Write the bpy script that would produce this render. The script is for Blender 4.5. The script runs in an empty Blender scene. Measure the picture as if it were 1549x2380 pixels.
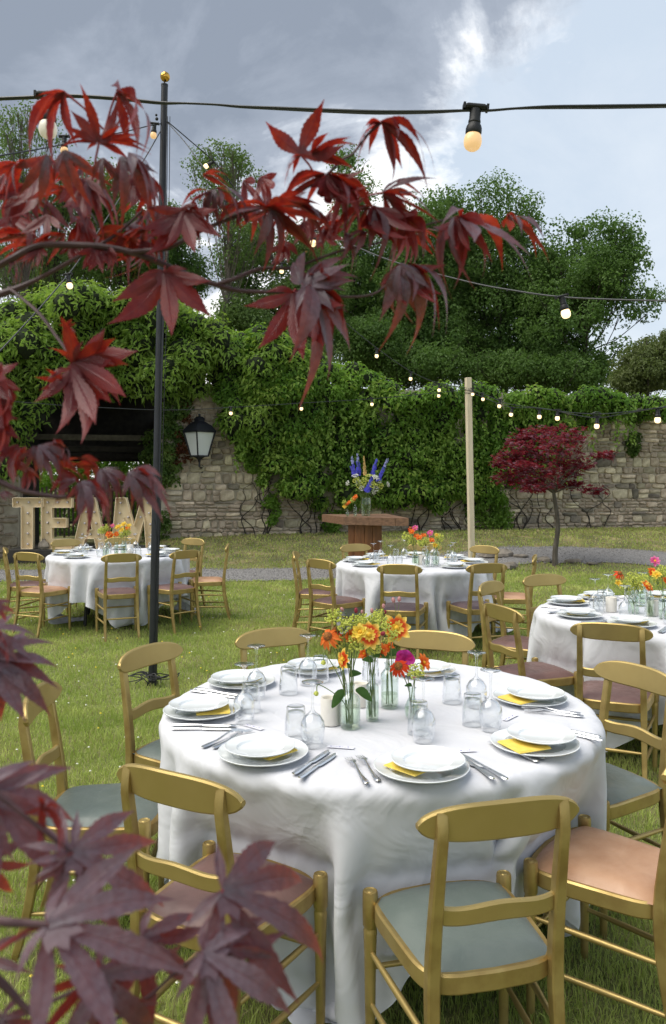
import bpy, bmesh, math, random
import numpy as np
from mathutils import Vector, Matrix, Euler
R = math.radians
random.seed(7)
rng = np.random.default_rng(7)
scene = bpy.context.scene
col = scene.collection

# ------------------------------------------------------------------ camera
EYE = 1.59                      # metres above the lawn
F, CX, HY = 1834.0, 774.5, 1118.0   # focal length, centre and horizon measured on a 1549 x 2380 copy of the photo
cam_data = bpy.data.cameras.new('camera')
cam = bpy.data.objects.new('camera', cam_data)
col.objects.link(cam)
cam.location = (0, 0, EYE)
cam.rotation_euler = (R(90), 0, 0)
cam_data.sensor_fit = 'VERTICAL'
cam_data.sensor_height = 24.0
cam_data.lens = F / 2380.0 * 24.0
cam_data.shift_y = (HY - 1190.0) / 2380.0
cam_data.clip_start = 0.02
cam_data.clip_end = 2000
cam_data.dof.use_dof = True
cam_data.dof.focus_distance = 4.2
cam_data.dof.aperture_fstop = (cam_data.lens / 1000) / 0.0021
scene.camera = cam

# ------------------------------------------------------------------ world: broken cloud over a pale sky
SUN_EL, SUN_AZ = R(60), R(-110)    # bright veil of cloud high on the left
world = bpy.data.worlds.new('World')
scene.world = world
world.use_nodes = True
wn, wl = world.node_tree.nodes, world.node_tree.links
wn.clear()
def W(t, **k):
    n = wn.new(t)
    for a, b in k.items():
        if a.startswith('i_'):
            n.inputs[int(a[2:])].default_value = b
        else:
            setattr(n, a, b)
    return n
def WM(op, a=None, b=None, c=None):
    n = wn.new('ShaderNodeMath'); n.operation = op
    for i, v in enumerate((a, b, c)):
        if v is None: continue
        if isinstance(v, (int, float)): n.inputs[i].default_value = v
        else: wl.new(v, n.inputs[i])
    return n.outputs[0]
sky = W('ShaderNodeTexSky', sky_type='NISHITA', sun_disc=False, sun_elevation=SUN_EL, sun_rotation=SUN_AZ,
        air_density=1.3, dust_density=2.5, ozone_density=1.5)
tc = W('ShaderNodeTexCoord')
sep = W('ShaderNodeSeparateXYZ'); wl.new(tc.outputs['Generated'], sep.inputs[0])
dx, dy, dz = sep.outputs
# cloud deck: project the view direction on a flat layer
zz = WM('ADD', WM('MAXIMUM', dz, 0.0), 0.36)
cmb = W('ShaderNodeCombineXYZ')
wl.new(WM('DIVIDE', dx, zz), cmb.inputs[0]); wl.new(WM('DIVIDE', dy, zz), cmb.inputs[1])
def fbm(scale, detail, rough, off, dist=0.0):
    mp = W('ShaderNodeMapping'); mp.inputs['Location'].default_value = off
    wl.new(cmb.outputs[0], mp.inputs[0])
    n = W('ShaderNodeTexNoise'); n.inputs['Scale'].default_value = scale; n.inputs['Detail'].default_value = detail
    n.inputs['Roughness'].default_value = rough; n.inputs['Distortion'].default_value = dist
    wl.new(mp.outputs[0], n.inputs['Vector'])
    return n.outputs[0]
nA = fbm(1.5, 10, .60, (2.3, 1.1, .4), .35)      # cloud masses
nB = fbm(2.6, 10, .62, (7.1, 3.2, 1.4), .5)       # light and dark inside them
nC = fbm(8.5, 7, .62, (1.7, 9.2, 2.4), .3)
# the big cloud bank lies up and to the left of a slanting edge
g = WM('ADD', WM('ADD', dz, WM('MULTIPLY', dx, -1.2)), WM('MULTIPLY', dy, -0.215))
cov = WM('ADD', WM('MULTIPLY', g, 1.5), WM('ADD', WM('MULTIPLY', WM('SUBTRACT', nA, .5), 1.3), WM('MULTIPLY', WM('SUBTRACT', nC, .5), .45)))
def ramp(fac, stops):
    n = W('ShaderNodeValToRGB'); cr = n.color_ramp
    while len(cr.elements) < len(stops): cr.elements.new(.5)
    for e, (p, c) in zip(cr.elements, stops):
        e.position = p; e.color = c if len(c) == 4 else (*c, 1)
    wl.new(fac, n.inputs[0]); return n.outputs[0]
covr = ramp(WM('ADD', cov, .5), [(.43, (0, 0, 0)), (.58, (1, 1, 1))])
# thickness of the cloud, thin near its rim and low in the sky where the light comes through
thick = WM('ADD', WM('ADD', WM('MULTIPLY', cov, .50), WM('MULTIPLY', WM('SUBTRACT', nB, .5), 2.1)),
           WM('ADD', WM('MULTIPLY', WM('SUBTRACT', nC, .5), .35), WM('MULTIPLY', WM('SUBTRACT', dz, .43), 1.35)))
ccol = ramp(WM('ADD', thick, .30), [(.03, (.36, .357, .350)), (.20, (.285, .29, .298)), (.32, (.17, .184, .206)), (.47, (.105, .119, .143)), (.80, (.078, .091, .113))])
mixv = W('ShaderNodeMixRGB'); mixv.inputs[0].default_value = .86    # thin veil over the clear part
skm = W('ShaderNodeMixRGB', blend_type='MULTIPLY'); skm.inputs[0].default_value = 1
wl.new(sky.outputs[0], skm.inputs[1]); skm.inputs[2].default_value = (.05, .05, .05, 1)
veil = ramp(WM('ADD', WM('MULTIPLY', nB, .55), WM('MULTIPLY', dz, -.55)), [(.02, (.172, .196, .224)), (.42, (.25, .259, .268))])
wl.new(skm.outputs[0], mixv.inputs[1]); wl.new(veil, mixv.inputs[2])
mixc = W('ShaderNodeMixRGB'); wl.new(covr, mixc.inputs[0]); wl.new(mixv.outputs[0], mixc.inputs[1]); wl.new(ccol, mixc.inputs[2])
bg = W('ShaderNodeBackground'); bg.inputs[1].default_value = 1.4
wl.new(mixc.outputs[0], bg.inputs[0])
wo = W('ShaderNodeOutputWorld'); wl.new(bg.outputs[0], wo.inputs[0])

# ------------------------------------------------------------------ sun through cloud
sun_d = bpy.data.lights.new('sun', 'SUN')
sun_d.energy = 1.5; sun_d.angle = R(60); sun_d.color = (1, .95, .86)
sun = bpy.data.objects.new('sun', sun_d); col.objects.link(sun)
sv = Vector((math.sin(SUN_AZ) * math.cos(SUN_EL), math.cos(SUN_AZ) * math.cos(SUN_EL), math.sin(SUN_EL)))
sun.rotation_euler = sv.to_track_quat('Z', 'Y').to_euler()

scene.view_settings.view_transform = 'Standard'
scene.view_settings.look = 'None'
scene.view_settings.exposure = 1.52
scene.view_settings.gamma = 1
scene.view_settings.use_curve_mapping = False
scene.render.engine = 'CYCLES'
scene.cycles.use_denoising = True
scene.cycles.max_bounces = 8
scene.cycles.transparent_max_bounces = 24
scene.cycles.caustics_reflective = False
scene.cycles.caustics_refractive = False

# ------------------------------------------------------------------ helpers
def at(x, y, Y):
    """point seen at photo position (x, y) at distance Y"""
    return Vector(((x - CX) / F * Y, Y, EYE + (HY - y) / F * Y))
def on_z(x, y, z=0.0):
    Y = F * (EYE - z) / (y - HY)
    return Vector(((x - CX) / F * Y, Y, z))

class MB:
    def __init__(s): s.v = []; s.f = []; s.m = []
    def add(s, vs, fs, mi=0, M=None):
        b = len(s.v)
        if M is not None: vs = [M @ Vector(v) for v in vs]
        s.v.extend([tuple(v) for v in vs]); s.f.extend([tuple(b + i for i in f) for f in fs]); s.m.extend([mi] * len(fs))
    def box(s, c, d, M=None, mi=0, bev=0.0):
        x, y, z = d[0] / 2, d[1] / 2, d[2] / 2
        if bev <= 0:
            vs = [(sx * x, sy * y, sz * z) for sz in (-1, 1) for sy in (-1, 1) for sx in (-1, 1)]
            fs = [(0, 2, 3, 1), (4, 5, 7, 6), (0, 1, 5, 4), (2, 6, 7, 3), (0, 4, 6, 2), (1, 3, 7, 5)]
        else:
            b = min(bev, x * .9, y * .9, z * .9)
            prof = [(x - b, y), (x, y - b), (x, -y + b), (x - b, -y), (-x + b, -y), (-x, -y + b), (-x, y - b), (-x + b, y)]
            inn = [(px * (x - b) / x, py * (y - b) / y) for px, py in prof]
            rings = [(inn, -z), (prof, -z + b), (prof, z - b), (inn, z)]
            vs = [(px, py, zz) for rr, zz in rings for px, py in rr]
            fs = [tuple(range(8)), tuple(range(31, 23, -1))]
            for k in range(3):
                for i in range(8):
                    j = (i + 1) % 8
                    fs.append((k * 8 + i, (k + 1) * 8 + i, (k + 1) * 8 + j, k * 8 + j))
        T = Matrix.Translation(c)
        s.add(vs, fs, mi, T if M is None else M @ T)
    def lathe(s, prof, n=24, M=None, mi=0, close=False):
        vs = []; fs = []
        for r, z in prof:
            for i in range(n):
                a = 2 * math.pi * i / n
                vs.append((r * math.cos(a), r * math.sin(a), z))
        for k in range(len(prof) - 1):
            for i in range(n):
                j = (i + 1) % n
                fs.append((k * n + i, k * n + j, (k + 1) * n + j, (k + 1) * n + i))
        if prof[0][0] > 1e-4 and close: fs.append(tuple(range(n - 1, -1, -1)))
        if prof[-1][0] > 1e-4 and close: fs.append(tuple(range((len(prof) - 1) * n, len(prof) * n)))
        s.add(vs, fs, mi, M)
    def tube(s, pts, rad, n=8, mi=0, M=None, cap=True, flat=None):
        pts = [Vector(p) for p in pts]
        if isinstance(rad, (int, float)): rad = [rad] * len(pts)
        vs = []; fs = []; up = None
        for i, p in enumerate(pts):
            t = (pts[min(i + 1, len(pts) - 1)] - pts[max(i - 1, 0)]).normalized()
            if up is None:
                up = Vector((0, 0, 1)) if abs(t.z) < .9 else Vector((0, 1, 0))
            a = t.cross(up)
            if a.length < 1e-5: a = t.cross(Vector((1, .3, 0)))
            a.normalize(); b = a.cross(t).normalized(); up = b
            for k in range(n):
                w = 2 * math.pi * k / n
                fx = 1 if flat is None else flat
                vs.append(p + a * (rad[i] * math.cos(w)) + b * (rad[i] * fx * math.sin(w)))
        for i in range(len(pts) - 1):
            for k in range(n):
                j = (k + 1) % n
                fs.append((i * n + k, i * n + j, (i + 1) * n + j, (i + 1) * n + k))
        if cap:
            fs.append(tuple(range(n - 1, -1, -1))); fs.append(tuple(range((len(pts) - 1) * n, len(pts) * n)))
        s.add(vs, fs, mi, M)
    def prism(s, poly, y0, y1, M=None, mi=0):
        """outline in x,z extruded along y"""
        n = len(poly)
        vs = [(x, y0, z) for x, z in poly] + [(x, y1, z) for x, z in poly]
        fs = [tuple(range(n)), tuple(range(2 * n - 1, n - 1, -1))]
        for i in range(n):
            j = (i + 1) % n
            fs.append((i, i + n, j + n, j))
        s.add(vs, fs, mi, M)
    def ball(s, c, r, n=10, k=6, mi=0, sz=1.0, M=None):
        prof = [(max(1e-5, r * math.sin(math.pi * i / k)), -r * sz * math.cos(math.pi * i / k)) for i in range(k + 1)]
        T = Matrix.Translation(c)
        s.lathe(prof, n, T if M is None else M @ T, mi)
    def mesh(s, name, mats, smooth=True, sharp=40):
        me = bpy.data.meshes.new(name)
        me.from_pydata(s.v, [], s.f)
        if not isinstance(mats, (list, tuple)): mats = [mats]
        for m in mats: me.materials.append(m)
        if len(mats) > 1: me.polygons.foreach_set('material_index', s.m)
        me.polygons.foreach_set('use_smooth', [smooth] * len(me.polygons))
        me.update()
        if smooth and sharp: me.set_sharp_from_angle(angle=R(sharp))
        return me

def np_mesh(name, V, Fq, mat, smooth=False, k=4):
    """mesh from numpy arrays, faces of k corners each"""
    me = bpy.data.meshes.new(name)
    V = np.asarray(V, dtype=np.float32); Fq = np.asarray(Fq, dtype=np.int32)
    me.vertices.add(len(V)); me.vertices.foreach_set('co', V.ravel())
    me.loops.add(Fq.size); me.loops.foreach_set('vertex_index', Fq.ravel())
    me.polygons.add(len(Fq))
    me.polygons.foreach_set('loop_start', np.arange(0, Fq.size, k, dtype=np.int32))
    me.polygons.foreach_set('loop_total', np.full(len(Fq), k, dtype=np.int32))
    me.polygons.foreach_set('use_smooth', np.full(len(Fq), smooth))
    me.update(calc_edges=True)
    me.materials.append(mat)
    return me

def obj(name, me, parent=None, M=None):
    o = bpy.data.objects.new(name, me); col.objects.link(o)
    if parent is not None: o.parent = parent
    if M is not None: o.matrix_local = M
    return o
def tag(o, label, cat, group=None):
    o['label'] = label; o['category'] = cat
    if group: o['group'] = group
    return o
def thing(name, label, cat, M=None, group=None):
    o = bpy.data.objects.new(name, None); col.objects.link(o)
    o.empty_display_size = .05
    if M is not None: o.matrix_local = M
    return tag(o, label, cat, group)
def structure(o): o['kind'] = 'structure'; return o
def TR(x, y, z, rz=0.0): return Matrix.Translation((x, y, z)) @ Matrix.Rotation(rz, 4, 'Z')
def inst(tpl, name, label, cat, M, group=None):
    """a thing made of shared part meshes: tpl is a list of (part name, mesh, index of parent part or None)"""
    if len(tpl) == 1:
        return tag(obj(name, tpl[0][1], None, M), label, cat, group)
    t = thing(name, label, cat, M, group); made = []
    for pn, me, pi in tpl:
        made.append(obj(pn, me, t if pi is None else made[pi]))
    return t
def smoothstep(a, b, x):
    t = np.clip((x - a) / (b - a), 0, 1); return t * t * (3 - 2 * t)
def spline(pts, n=8):
    """Catmull-Rom through points"""
    P = [Vector(p) for p in pts]; out = []
    for i in range(len(P) - 1):
        p0 = P[max(i - 1, 0)]; p1 = P[i]; p2 = P[i + 1]; p3 = P[min(i + 2, len(P) - 1)]
        for k in range(n):
            t = k / n
            out.append(.5 * ((2 * p1) + (p2 - p0) * t + (2 * p0 - 5 * p1 + 4 * p2 - p3) * t * t + (3 * p1 - p0 - 3 * p2 + p3) * t ** 3))
    out.append(P[-1]); return out
# ------------------------------------------------------------------ materials
def pm(name, c1, c2=None, rough=.5, metal=0.0, scale=8.0, bump=0.0, bscale=60.0, detail=5, coords='Object', spec=.5,
       lo=.35, hi=.65, stretch=None, sheen=0.0, coat=0.0, c3=None):
    m = bpy.data.materials.new(name); m.use_nodes = True
    n, l = m.node_tree.nodes, m.node_tree.links
    p = n['Principled BSDF']
    p.inputs['Roughness'].default_value = rough; p.inputs['Metallic'].default_value = metal
    p.inputs['Specular IOR Level'].default_value = spec
    if sheen: p.inputs['Sheen Weight'].default_value = sheen
    if coat: p.inputs['Coat Weight'].default_value = coat; p.inputs['Coat Roughness'].default_value = .15
    p.inputs['Base Color'].default_value = (*c1, 1)
    t = n.new('ShaderNodeTexCoord'); src = t.outputs[coords]
    if stretch:
        mp = n.new('ShaderNodeMapping'); mp.inputs['Scale'].default_value = stretch
        l.new(src, mp.inputs[0]); src = mp.outputs[0]
    if c2 is not None:
        no = n.new('ShaderNodeTexNoise'); no.inputs['Scale'].default_value = scale; no.inputs['Detail'].default_value = detail
        l.new(src, no.inputs['Vector'])
        r = n.new('ShaderNodeValToRGB'); r.color_ramp.elements[0].position = lo; r.color_ramp.elements[1].position = hi
        r.color_ramp.elements[0].color = (*c1, 1); r.color_ramp.elements[1].color = (*c2, 1)
        if c3 is not None:
            e = r.color_ramp.elements.new((lo + hi) / 2); e.color = (*c3, 1)
        l.new(no.outputs[0], r.inputs[0]); l.new(r.outputs[0], p.inputs['Base Color'])
    if bump:
        nb = n.new('ShaderNodeTexNoise'); nb.inputs['Scale'].default_value = bscale; nb.inputs['Detail'].default_value = 6
        l.new(src, nb.inputs['Vector'])
        b = n.new('ShaderNodeBump'); b.inputs['Strength'].default_value = bump; b.inputs['Distance'].default_value = .01
        l.new(nb.outputs[0], b.inputs['Height']); l.new(b.outputs[0], p.inputs['Normal'])
    return m
def per_object(m, amount=.35, hue=.03):
    """small brightness and hue shift from object to object"""
    n, l = m.node_tree.nodes, m.node_tree.links
    p = n['Principled BSDF']; bc = p.inputs['Base Color']
    oi = n.new('ShaderNodeObjectInfo'); hs = n.new('ShaderNodeHueSaturation')
    mr = n.new('ShaderNodeMapRange'); mr.inputs[3].default_value = 1 - amount; mr.inputs[4].default_value = 1 + amount
    l.new(oi.outputs['Random'], mr.inputs[0]); l.new(mr.outputs[0], hs.inputs['Value'])
    mh = n.new('ShaderNodeMath'); mh.operation = 'MULTIPLY_ADD'; mh.inputs[1].default_value = 7.31
    fr = n.new('ShaderNodeMath'); fr.operation = 'FRACT'
    l.new(oi.outputs['Random'], mh.inputs[0]); l.new(mh.outputs[0], fr.inputs[0])
    m2 = n.new('ShaderNodeMapRange'); m2.inputs[3].default_value = .5 - hue; m2.inputs[4].default_value = .5 + hue
    l.new(fr.outputs[0], m2.inputs[0]); l.new(m2.outputs[0], hs.inputs['Hue'])
    if bc.links:
        l.new(bc.links[0].from_socket, hs.inputs['Color'])
    else: hs.inputs['Color'].default_value = bc.default_value
    l.new(hs.outputs[0], bc); return m
def leafmat(name, c1, c2, trans, tw=.4, rough=.5, scale=1.5, spec=.3, detail=3, per_obj=False, lo=.3, hi=.7, vein=False):
    """thin leaf: reflects one colour, lets another through"""
    m = bpy.data.materials.new(name); m.use_nodes = True
    n, l = m.node_tree.nodes, m.node_tree.links
    p = n['Principled BSDF']; out = n['Material Output']
    p.inputs['Roughness'].default_value = rough; p.inputs['Specular IOR Level'].default_value = spec
    t = n.new('ShaderNodeTexCoord'); no = n.new('ShaderNodeTexNoise')
    no.inputs['Scale'].default_value = scale; no.inputs['Detail'].default_value = detail
    l.new(t.outputs['Object'], no.inputs['Vector'])
    r = n.new('ShaderNodeValToRGB'); r.color_ramp.elements[0].position = lo; r.color_ramp.elements[1].position = hi
    r.color_ramp.elements[0].color = (*c1, 1); r.color_ramp.elements[1].color = (*c2, 1)
    l.new(no.outputs[0], r.inputs[0])
    tr = n.new('ShaderNodeBsdfTranslucent'); tr.inputs[0].default_value = (*trans, 1)
    mx = n.new('ShaderNodeMixShader'); mx.inputs[0].default_value = tw
    csrc = r.outputs[0]
    l.new(csrc, p.inputs['Base Color'])
    l.new(p.outputs[0], mx.inputs[1]); l.new(tr.outputs[0], mx.inputs[2]); l.new(mx.outputs[0], out.inputs[0])
    if per_obj: per_object(m, .3, .015)
    return m
def glassmat(name, tint=(.97, .985, .98), ior=1.45, gain=1.0):
    """thin clear glass: sees straight through, mirrors more at a glancing angle"""
    m = bpy.data.materials.new(name); m.use_nodes = True
    n, l = m.node_tree.nodes, m.node_tree.links
    n.remove(n['Principled BSDF']); out = n['Material Output']
    tr = n.new('ShaderNodeBsdfTransparent'); tr.inputs[0].default_value = (*tint, 1)
    gl = n.new('ShaderNodeBsdfGlossy'); gl.inputs['Roughness'].default_value = .02; gl.inputs[0].default_value = (.97, .98, 1, 1)
    lw = n.new('ShaderNodeLayerWeight'); lw.inputs[0].default_value = .5
    pw = n.new('ShaderNodeMath'); pw.operation = 'POWER'; pw.inputs[1].default_value = 2.0
    mu = n.new('ShaderNodeMath'); mu.operation = 'MULTIPLY_ADD'; mu.inputs[1].default_value = .62 * gain; mu.inputs[2].default_value = .035; mu.use_clamp = True
    mx = n.new('ShaderNodeMixShader')
    l.new(lw.outputs['Facing'], pw.inputs[0]); l.new(pw.outputs[0], mu.inputs[0]); l.new(mu.outputs[0], mx.inputs[0]); l.new(tr.outputs[0], mx.inputs[1]); l.new(gl.outputs[0], mx.inputs[2])
    l.new(mx.outputs[0], out.inputs[0]); return m
def emit(name, c, s, base=(.9, .8, .6)):
    m = pm(name, base, rough=.3)
    p = m.node_tree.nodes['Principled BSDF']
    p.inputs['Emission Color'].default_value = (*c, 1); p.inputs['Emission Strength'].default_value = s
    return m

M = {}
M['gold'] = pm('gold paint', (.51, .385, .15), (.455, .335, .125), rough=.47, metal=.70, scale=5, bump=.06, bscale=350)
def leather(name, c1, c2, rough=.4, scale=9, bump=.05, bscale=300, detail=5):
    m = pm(name, c1, c2, rough=rough, scale=scale, bump=bump, bscale=bscale, detail=8)
    n, l = m.node_tree.nodes, m.node_tree.links; p = n['Principled BSDF']
    t = n.new('ShaderNodeTexCoord'); no = n.new('ShaderNodeTexNoise'); no.inputs['Scale'].default_value = 16; no.inputs['Detail'].default_value = 6; no.inputs['Distortion'].default_value = 1.5; l.new(t.outputs['Object'], no.inputs['Vector'])
    b = n.new('ShaderNodeBump'); b.inputs['Strength'].default_value = .25; b.inputs['Distance'].default_value = .006; l.new(no.outputs[0], b.inputs['Height'])
    l.new(p.inputs['Normal'].links[0].from_socket, b.inputs['Normal']); l.new(b.outputs[0], p.inputs['Normal'])
    mr = n.new('ShaderNodeMapRange'); mr.inputs[1].default_value = .3; mr.inputs[2].default_value = .7; mr.inputs[3].default_value = rough - .08; mr.inputs[4].default_value = rough + .14; l.new(no.outputs[0], mr.inputs[0]); l.new(mr.outputs[0], p.inputs['Roughness'])
    return m
def worn(m):
    n, l = m.node_tree.nodes, m.node_tree.links; p = n['Principled BSDF']; bc = p.inputs['Base Color']; src = bc.links[0].from_socket
    t = n.new('ShaderNodeTexCoord'); g = n.new('ShaderNodeNewGeometry')
    no = n.new('ShaderNodeTexNoise'); no.inputs['Scale'].default_value = 14; no.inputs['Detail'].default_value = 8; l.new(t.outputs['Object'], no.inputs['Vector'])
    a = n.new('ShaderNodeMath'); a.operation = 'MULTIPLY_ADD'; a.inputs[1].default_value = .22; l.new(no.outputs[0], a.inputs[0]); l.new(g.outputs['Pointiness'], a.inputs[2])
    r = n.new('ShaderNodeValToRGB'); r.color_ramp.elements[0].position = .655; r.color_ramp.elements[1].position = .72; l.new(a.outputs[0], r.inputs[0])
    mx = n.new('ShaderNodeMixRGB'); l.new(r.outputs[0], mx.inputs[0]); l.new(src, mx.inputs[1]); mx.inputs[2].default_value = (.33, .22, .075, 1); l.new(mx.outputs[0], bc)
    n2 = n.new('ShaderNodeTexNoise'); n2.inputs['Scale'].default_value = 6; n2.inputs['Detail'].default_value = 7; l.new(t.outputs['Object'], n2.inputs['Vector'])
    mr = n.new('ShaderNodeMapRange'); mr.inputs[1].default_value = .3; mr.inputs[2].default_value = .7; mr.inputs[3].default_value = .33; mr.inputs[4].default_value = .58; l.new(n2.outputs[0], mr.inputs[0]); l.new(mr.outputs[0], p.inputs['Roughness'])
    return m
M['gold'] = worn(M['gold'])
M['grey_seat'] = leather('grey green vinyl', (.115, .142, .128), (.145, .172, .155), rough=.36, scale=9, bump=.05, bscale=500)
M['tan_seat'] = leather('tan leather', (.40, .215, .12), (.52, .31, .19), rough=.38, scale=9, bump=.06, bscale=300, detail=8)
M['brown_seat'] = leather('brown leather', (.135, .075, .066), (.19, .108, .095), rough=.36, scale=9, bump=.06, bscale=300)
M['dark_seat'] = leather('dark plum leather', (.075, .05, .055), (.10, .065, .07), rough=.4, scale=9, bump=.06, bscale=300)
M['porcelain'] = pm('white porcelain', (.79, .82, .83), rough=.12, coat=.4)
M['napkin'] = pm('yellow paper napkin', (.82, .60, .10), (.85, .66, .15), rough=.85, scale=40)
M['steel'] = pm('cutlery steel', (.85, .85, .86), rough=.28, metal=1.0)
M['glass'] = glassmat('clear glass', (.978, .985, .987), gain=1.6)
M['bottle_glass'] = glassmat('bottle glass', (.93, .965, .945), gain=1.2)
M['water'] = glassmat('flower water', (.90, .94, .86), ior=1.33, gain=.7)
M['wax'] = pm('candle wax', (.80, .77, .70), (.76, .73, .66), rough=.55, scale=20)
M['paper'] = pm('name card paper', (.78, .78, .84), rough=.8)
M['ink'] = pm('blue ink', (.15, .15, .42), rough=.8)
M['black'] = pm('black painted steel', (.012, .014, .017), (.018, .02, .024), rough=.45, scale=20)
M['rubber'] = pm('black rubber', (.010, .011, .012), rough=.55)
M['blackcord'] = pm('black festoon cable', (.014, .017, .019), (.02, .024, .027), rough=.42, scale=50)
M['bulb'] = emit('frosted lit bulb', (1, .62, .28), .22, (.62, .42, .22))
M['bulb_white'] = emit('white lit bulb', (1, .88, .70), .08, (.66, .63, .55))
M['bulb_far'] = emit('bright small bulb', (1, .70, .36), .75, (.75, .58, .36))
M['letter_bulb'] = pm('unlit frosted bulb', (.60, .56, .58), rough=.3)
M['brass'] = pm('polished brass', (.70, .40, .075), rough=.22, metal=1.0)
M['pale_wood'] = pm('pale planed pine', (.63, .53, .375), (.70, .61, .45), rough=.6, scale=4, stretch=(12, 12, 1.2))
M['letter'] = pm('cream painted letter', (.74, .60, .38), (.78, .64, .42), rough=.6, scale=6)
M['letter_edge'] = pm('cream letter rim', (.80, .66, .44), rough=.55)
M['oak'] = pm('weathered timber', (.13, .07, .04), (.235, .13, .075), rough=.6, scale=4, stretch=(1.2, 9, 9), bump=.15, bscale=18)
M['oak2'] = pm('warm brown timber', (.145, .055, .02), (.25, .10, .035), rough=.5, scale=3, stretch=(7, 7, .8), bump=.12, bscale=14)
M['lamp_glass'] = pm('milk glass', (.74, .78, .78), rough=.28)
M['lamp_iron'] = pm('lantern iron', (.012, .013, .02), rough=.5)
M['bark'] = pm('grey bark', (.085, .072, .058), (.16, .14, .115), rough=.9, scale=6, stretch=(4, 4, .8), bump=.6, bscale=25)
M['bark_dark'] = pm('dark bark', (.032, .027, .022), (.06, .05, .04), rough=.95, scale=4, bump=.5, bscale=12)
M['twig_pale'] = pm('pale dead twig', (.33, .28, .22), rough=.9)
M['twig_red'] = pm('dark red twig', (.045, .018, .022), (.075, .032, .035), rough=.5, scale=90)
M['petiole'] = pm('red leaf stalk', (.26, .025, .025), rough=.5)
M['stem'] = pm('flower stem green', (.10, .16, .035), (.16, .22, .05), rough=.55, scale=30)
M['leaf_green'] = leafmat('flower leaf', (.035, .085, .02), (.06, .13, .03), (.10, .24, .03), .3, scale=25)
M['lime'] = leafmat('lime green blossom', (.58, .63, .10), (.72, .74, .20), (.6, .7, .1), .3, scale=60)
M['yellowc'] = pm('yellow flower heart', (.75, .40, .02), (.85, .55, .05), rough=.8, scale=150)
M['cone'] = pm('coneflower cone', (.14, .045, .012), (.42, .15, .02), rough=.8, scale=220, bump=.6, bscale=300)
M['orange_p'] = leafmat('orange petal', (.80, .15, .025), (.88, .25, .05), (.9, .25, .03), .35, scale=45)
M['deep_orange_p'] = leafmat('red orange petal', (.72, .045, .012), (.82, .10, .02), (.85, .10, .01), .35, scale=45)
M['yellow_p'] = leafmat('yellow petal', (.86, .62, .06), (.90, .72, .15), (.9, .7, .1), .35, scale=45)
M['magenta_p'] = leafmat('magenta petal', (.62, .02, .20), (.45, .05, .38), (.7, .04, .3), .4, scale=30)
M['pink_p'] = leafmat('pink petal', (.72, .10, .33), (.80, .22, .45), (.8, .2, .4), .4, scale=45)
M['bud'] = pm('dusky pink bud', (.42, .17, .19), (.52, .28, .25), rough=.7, scale=100)
M['crimson_bud'] = pm('crimson bud', (.22, .012, .03), rough=.7)
M['blue_p'] = leafmat('blue delphinium petal', (.075, .075, .62), (.16, .15, .72), (.12, .12, .8), .3, scale=30)
M['lilac_p'] = leafmat('pale blue bud petal', (.36, .38, .78), (.5, .53, .82), (.4, .4, .8), .3, scale=30)
M['white_p'] = leafmat('white blossom', (.78, .80, .68), (.80, .82, .76), (.8, .8, .7), .3, scale=30)
M['peach_p'] = leafmat('peach flower spike', (.74, .44, .18), (.66, .56, .20), (.7, .5, .2), .3, scale=14)

def two_tone():
    """dahlia petal: red heart running out to a yellow tip along the petal (vertex colour holds the distance from the heart)"""
    m = bpy.data.materials.new('red petal with yellow tip'); m.use_nodes = True
    n, l = m.node_tree.nodes, m.node_tree.links; p = n['Principled BSDF']; out = n['Material Output']
    a = n.new('ShaderNodeAttribute'); a.attribute_name = 'along'
    no = n.new('ShaderNodeTexNoise'); no.inputs['Scale'].default_value = 120
    ad = n.new('ShaderNodeMath'); ad.operation = 'MULTIPLY_ADD'; ad.inputs[1].default_value = .22; l.new(no.outputs[0], ad.inputs[0]); l.new(a.outputs['Fac'], ad.inputs[2])
    r = n.new('ShaderNodeValToRGB'); e = r.color_ramp.elements
    e[0].position = .12; e[0].color = (.86, .48, .03, 1); e[1].position = 1.05 - .05; e[1].color = (.92, .68, .14, 1)
    for po, c in ((.35, (.72, .075, .012)), (.72, (.80, .11, .02)), (.90, (.88, .50, .06))):
        q = e.new(po); q.color = (*c, 1)
    l.new(ad.outputs[0], r.inputs[0]); l.new(r.outputs[0], p.inputs['Base Color']); p.inputs['Roughness'].default_value = .6
    tr = n.new('ShaderNodeBsdfTranslucent'); l.new(r.outputs[0], tr.inputs[0])
    mx = n.new('ShaderNodeMixShader'); mx.inputs[0].default_value = .3
    l.new(p.outputs[0], mx.inputs[1]); l.new(tr.outputs[0], mx.inputs[2]); l.new(mx.outputs[0], out.inputs[0]); return m
M['two_tone'] = two_tone()

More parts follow.
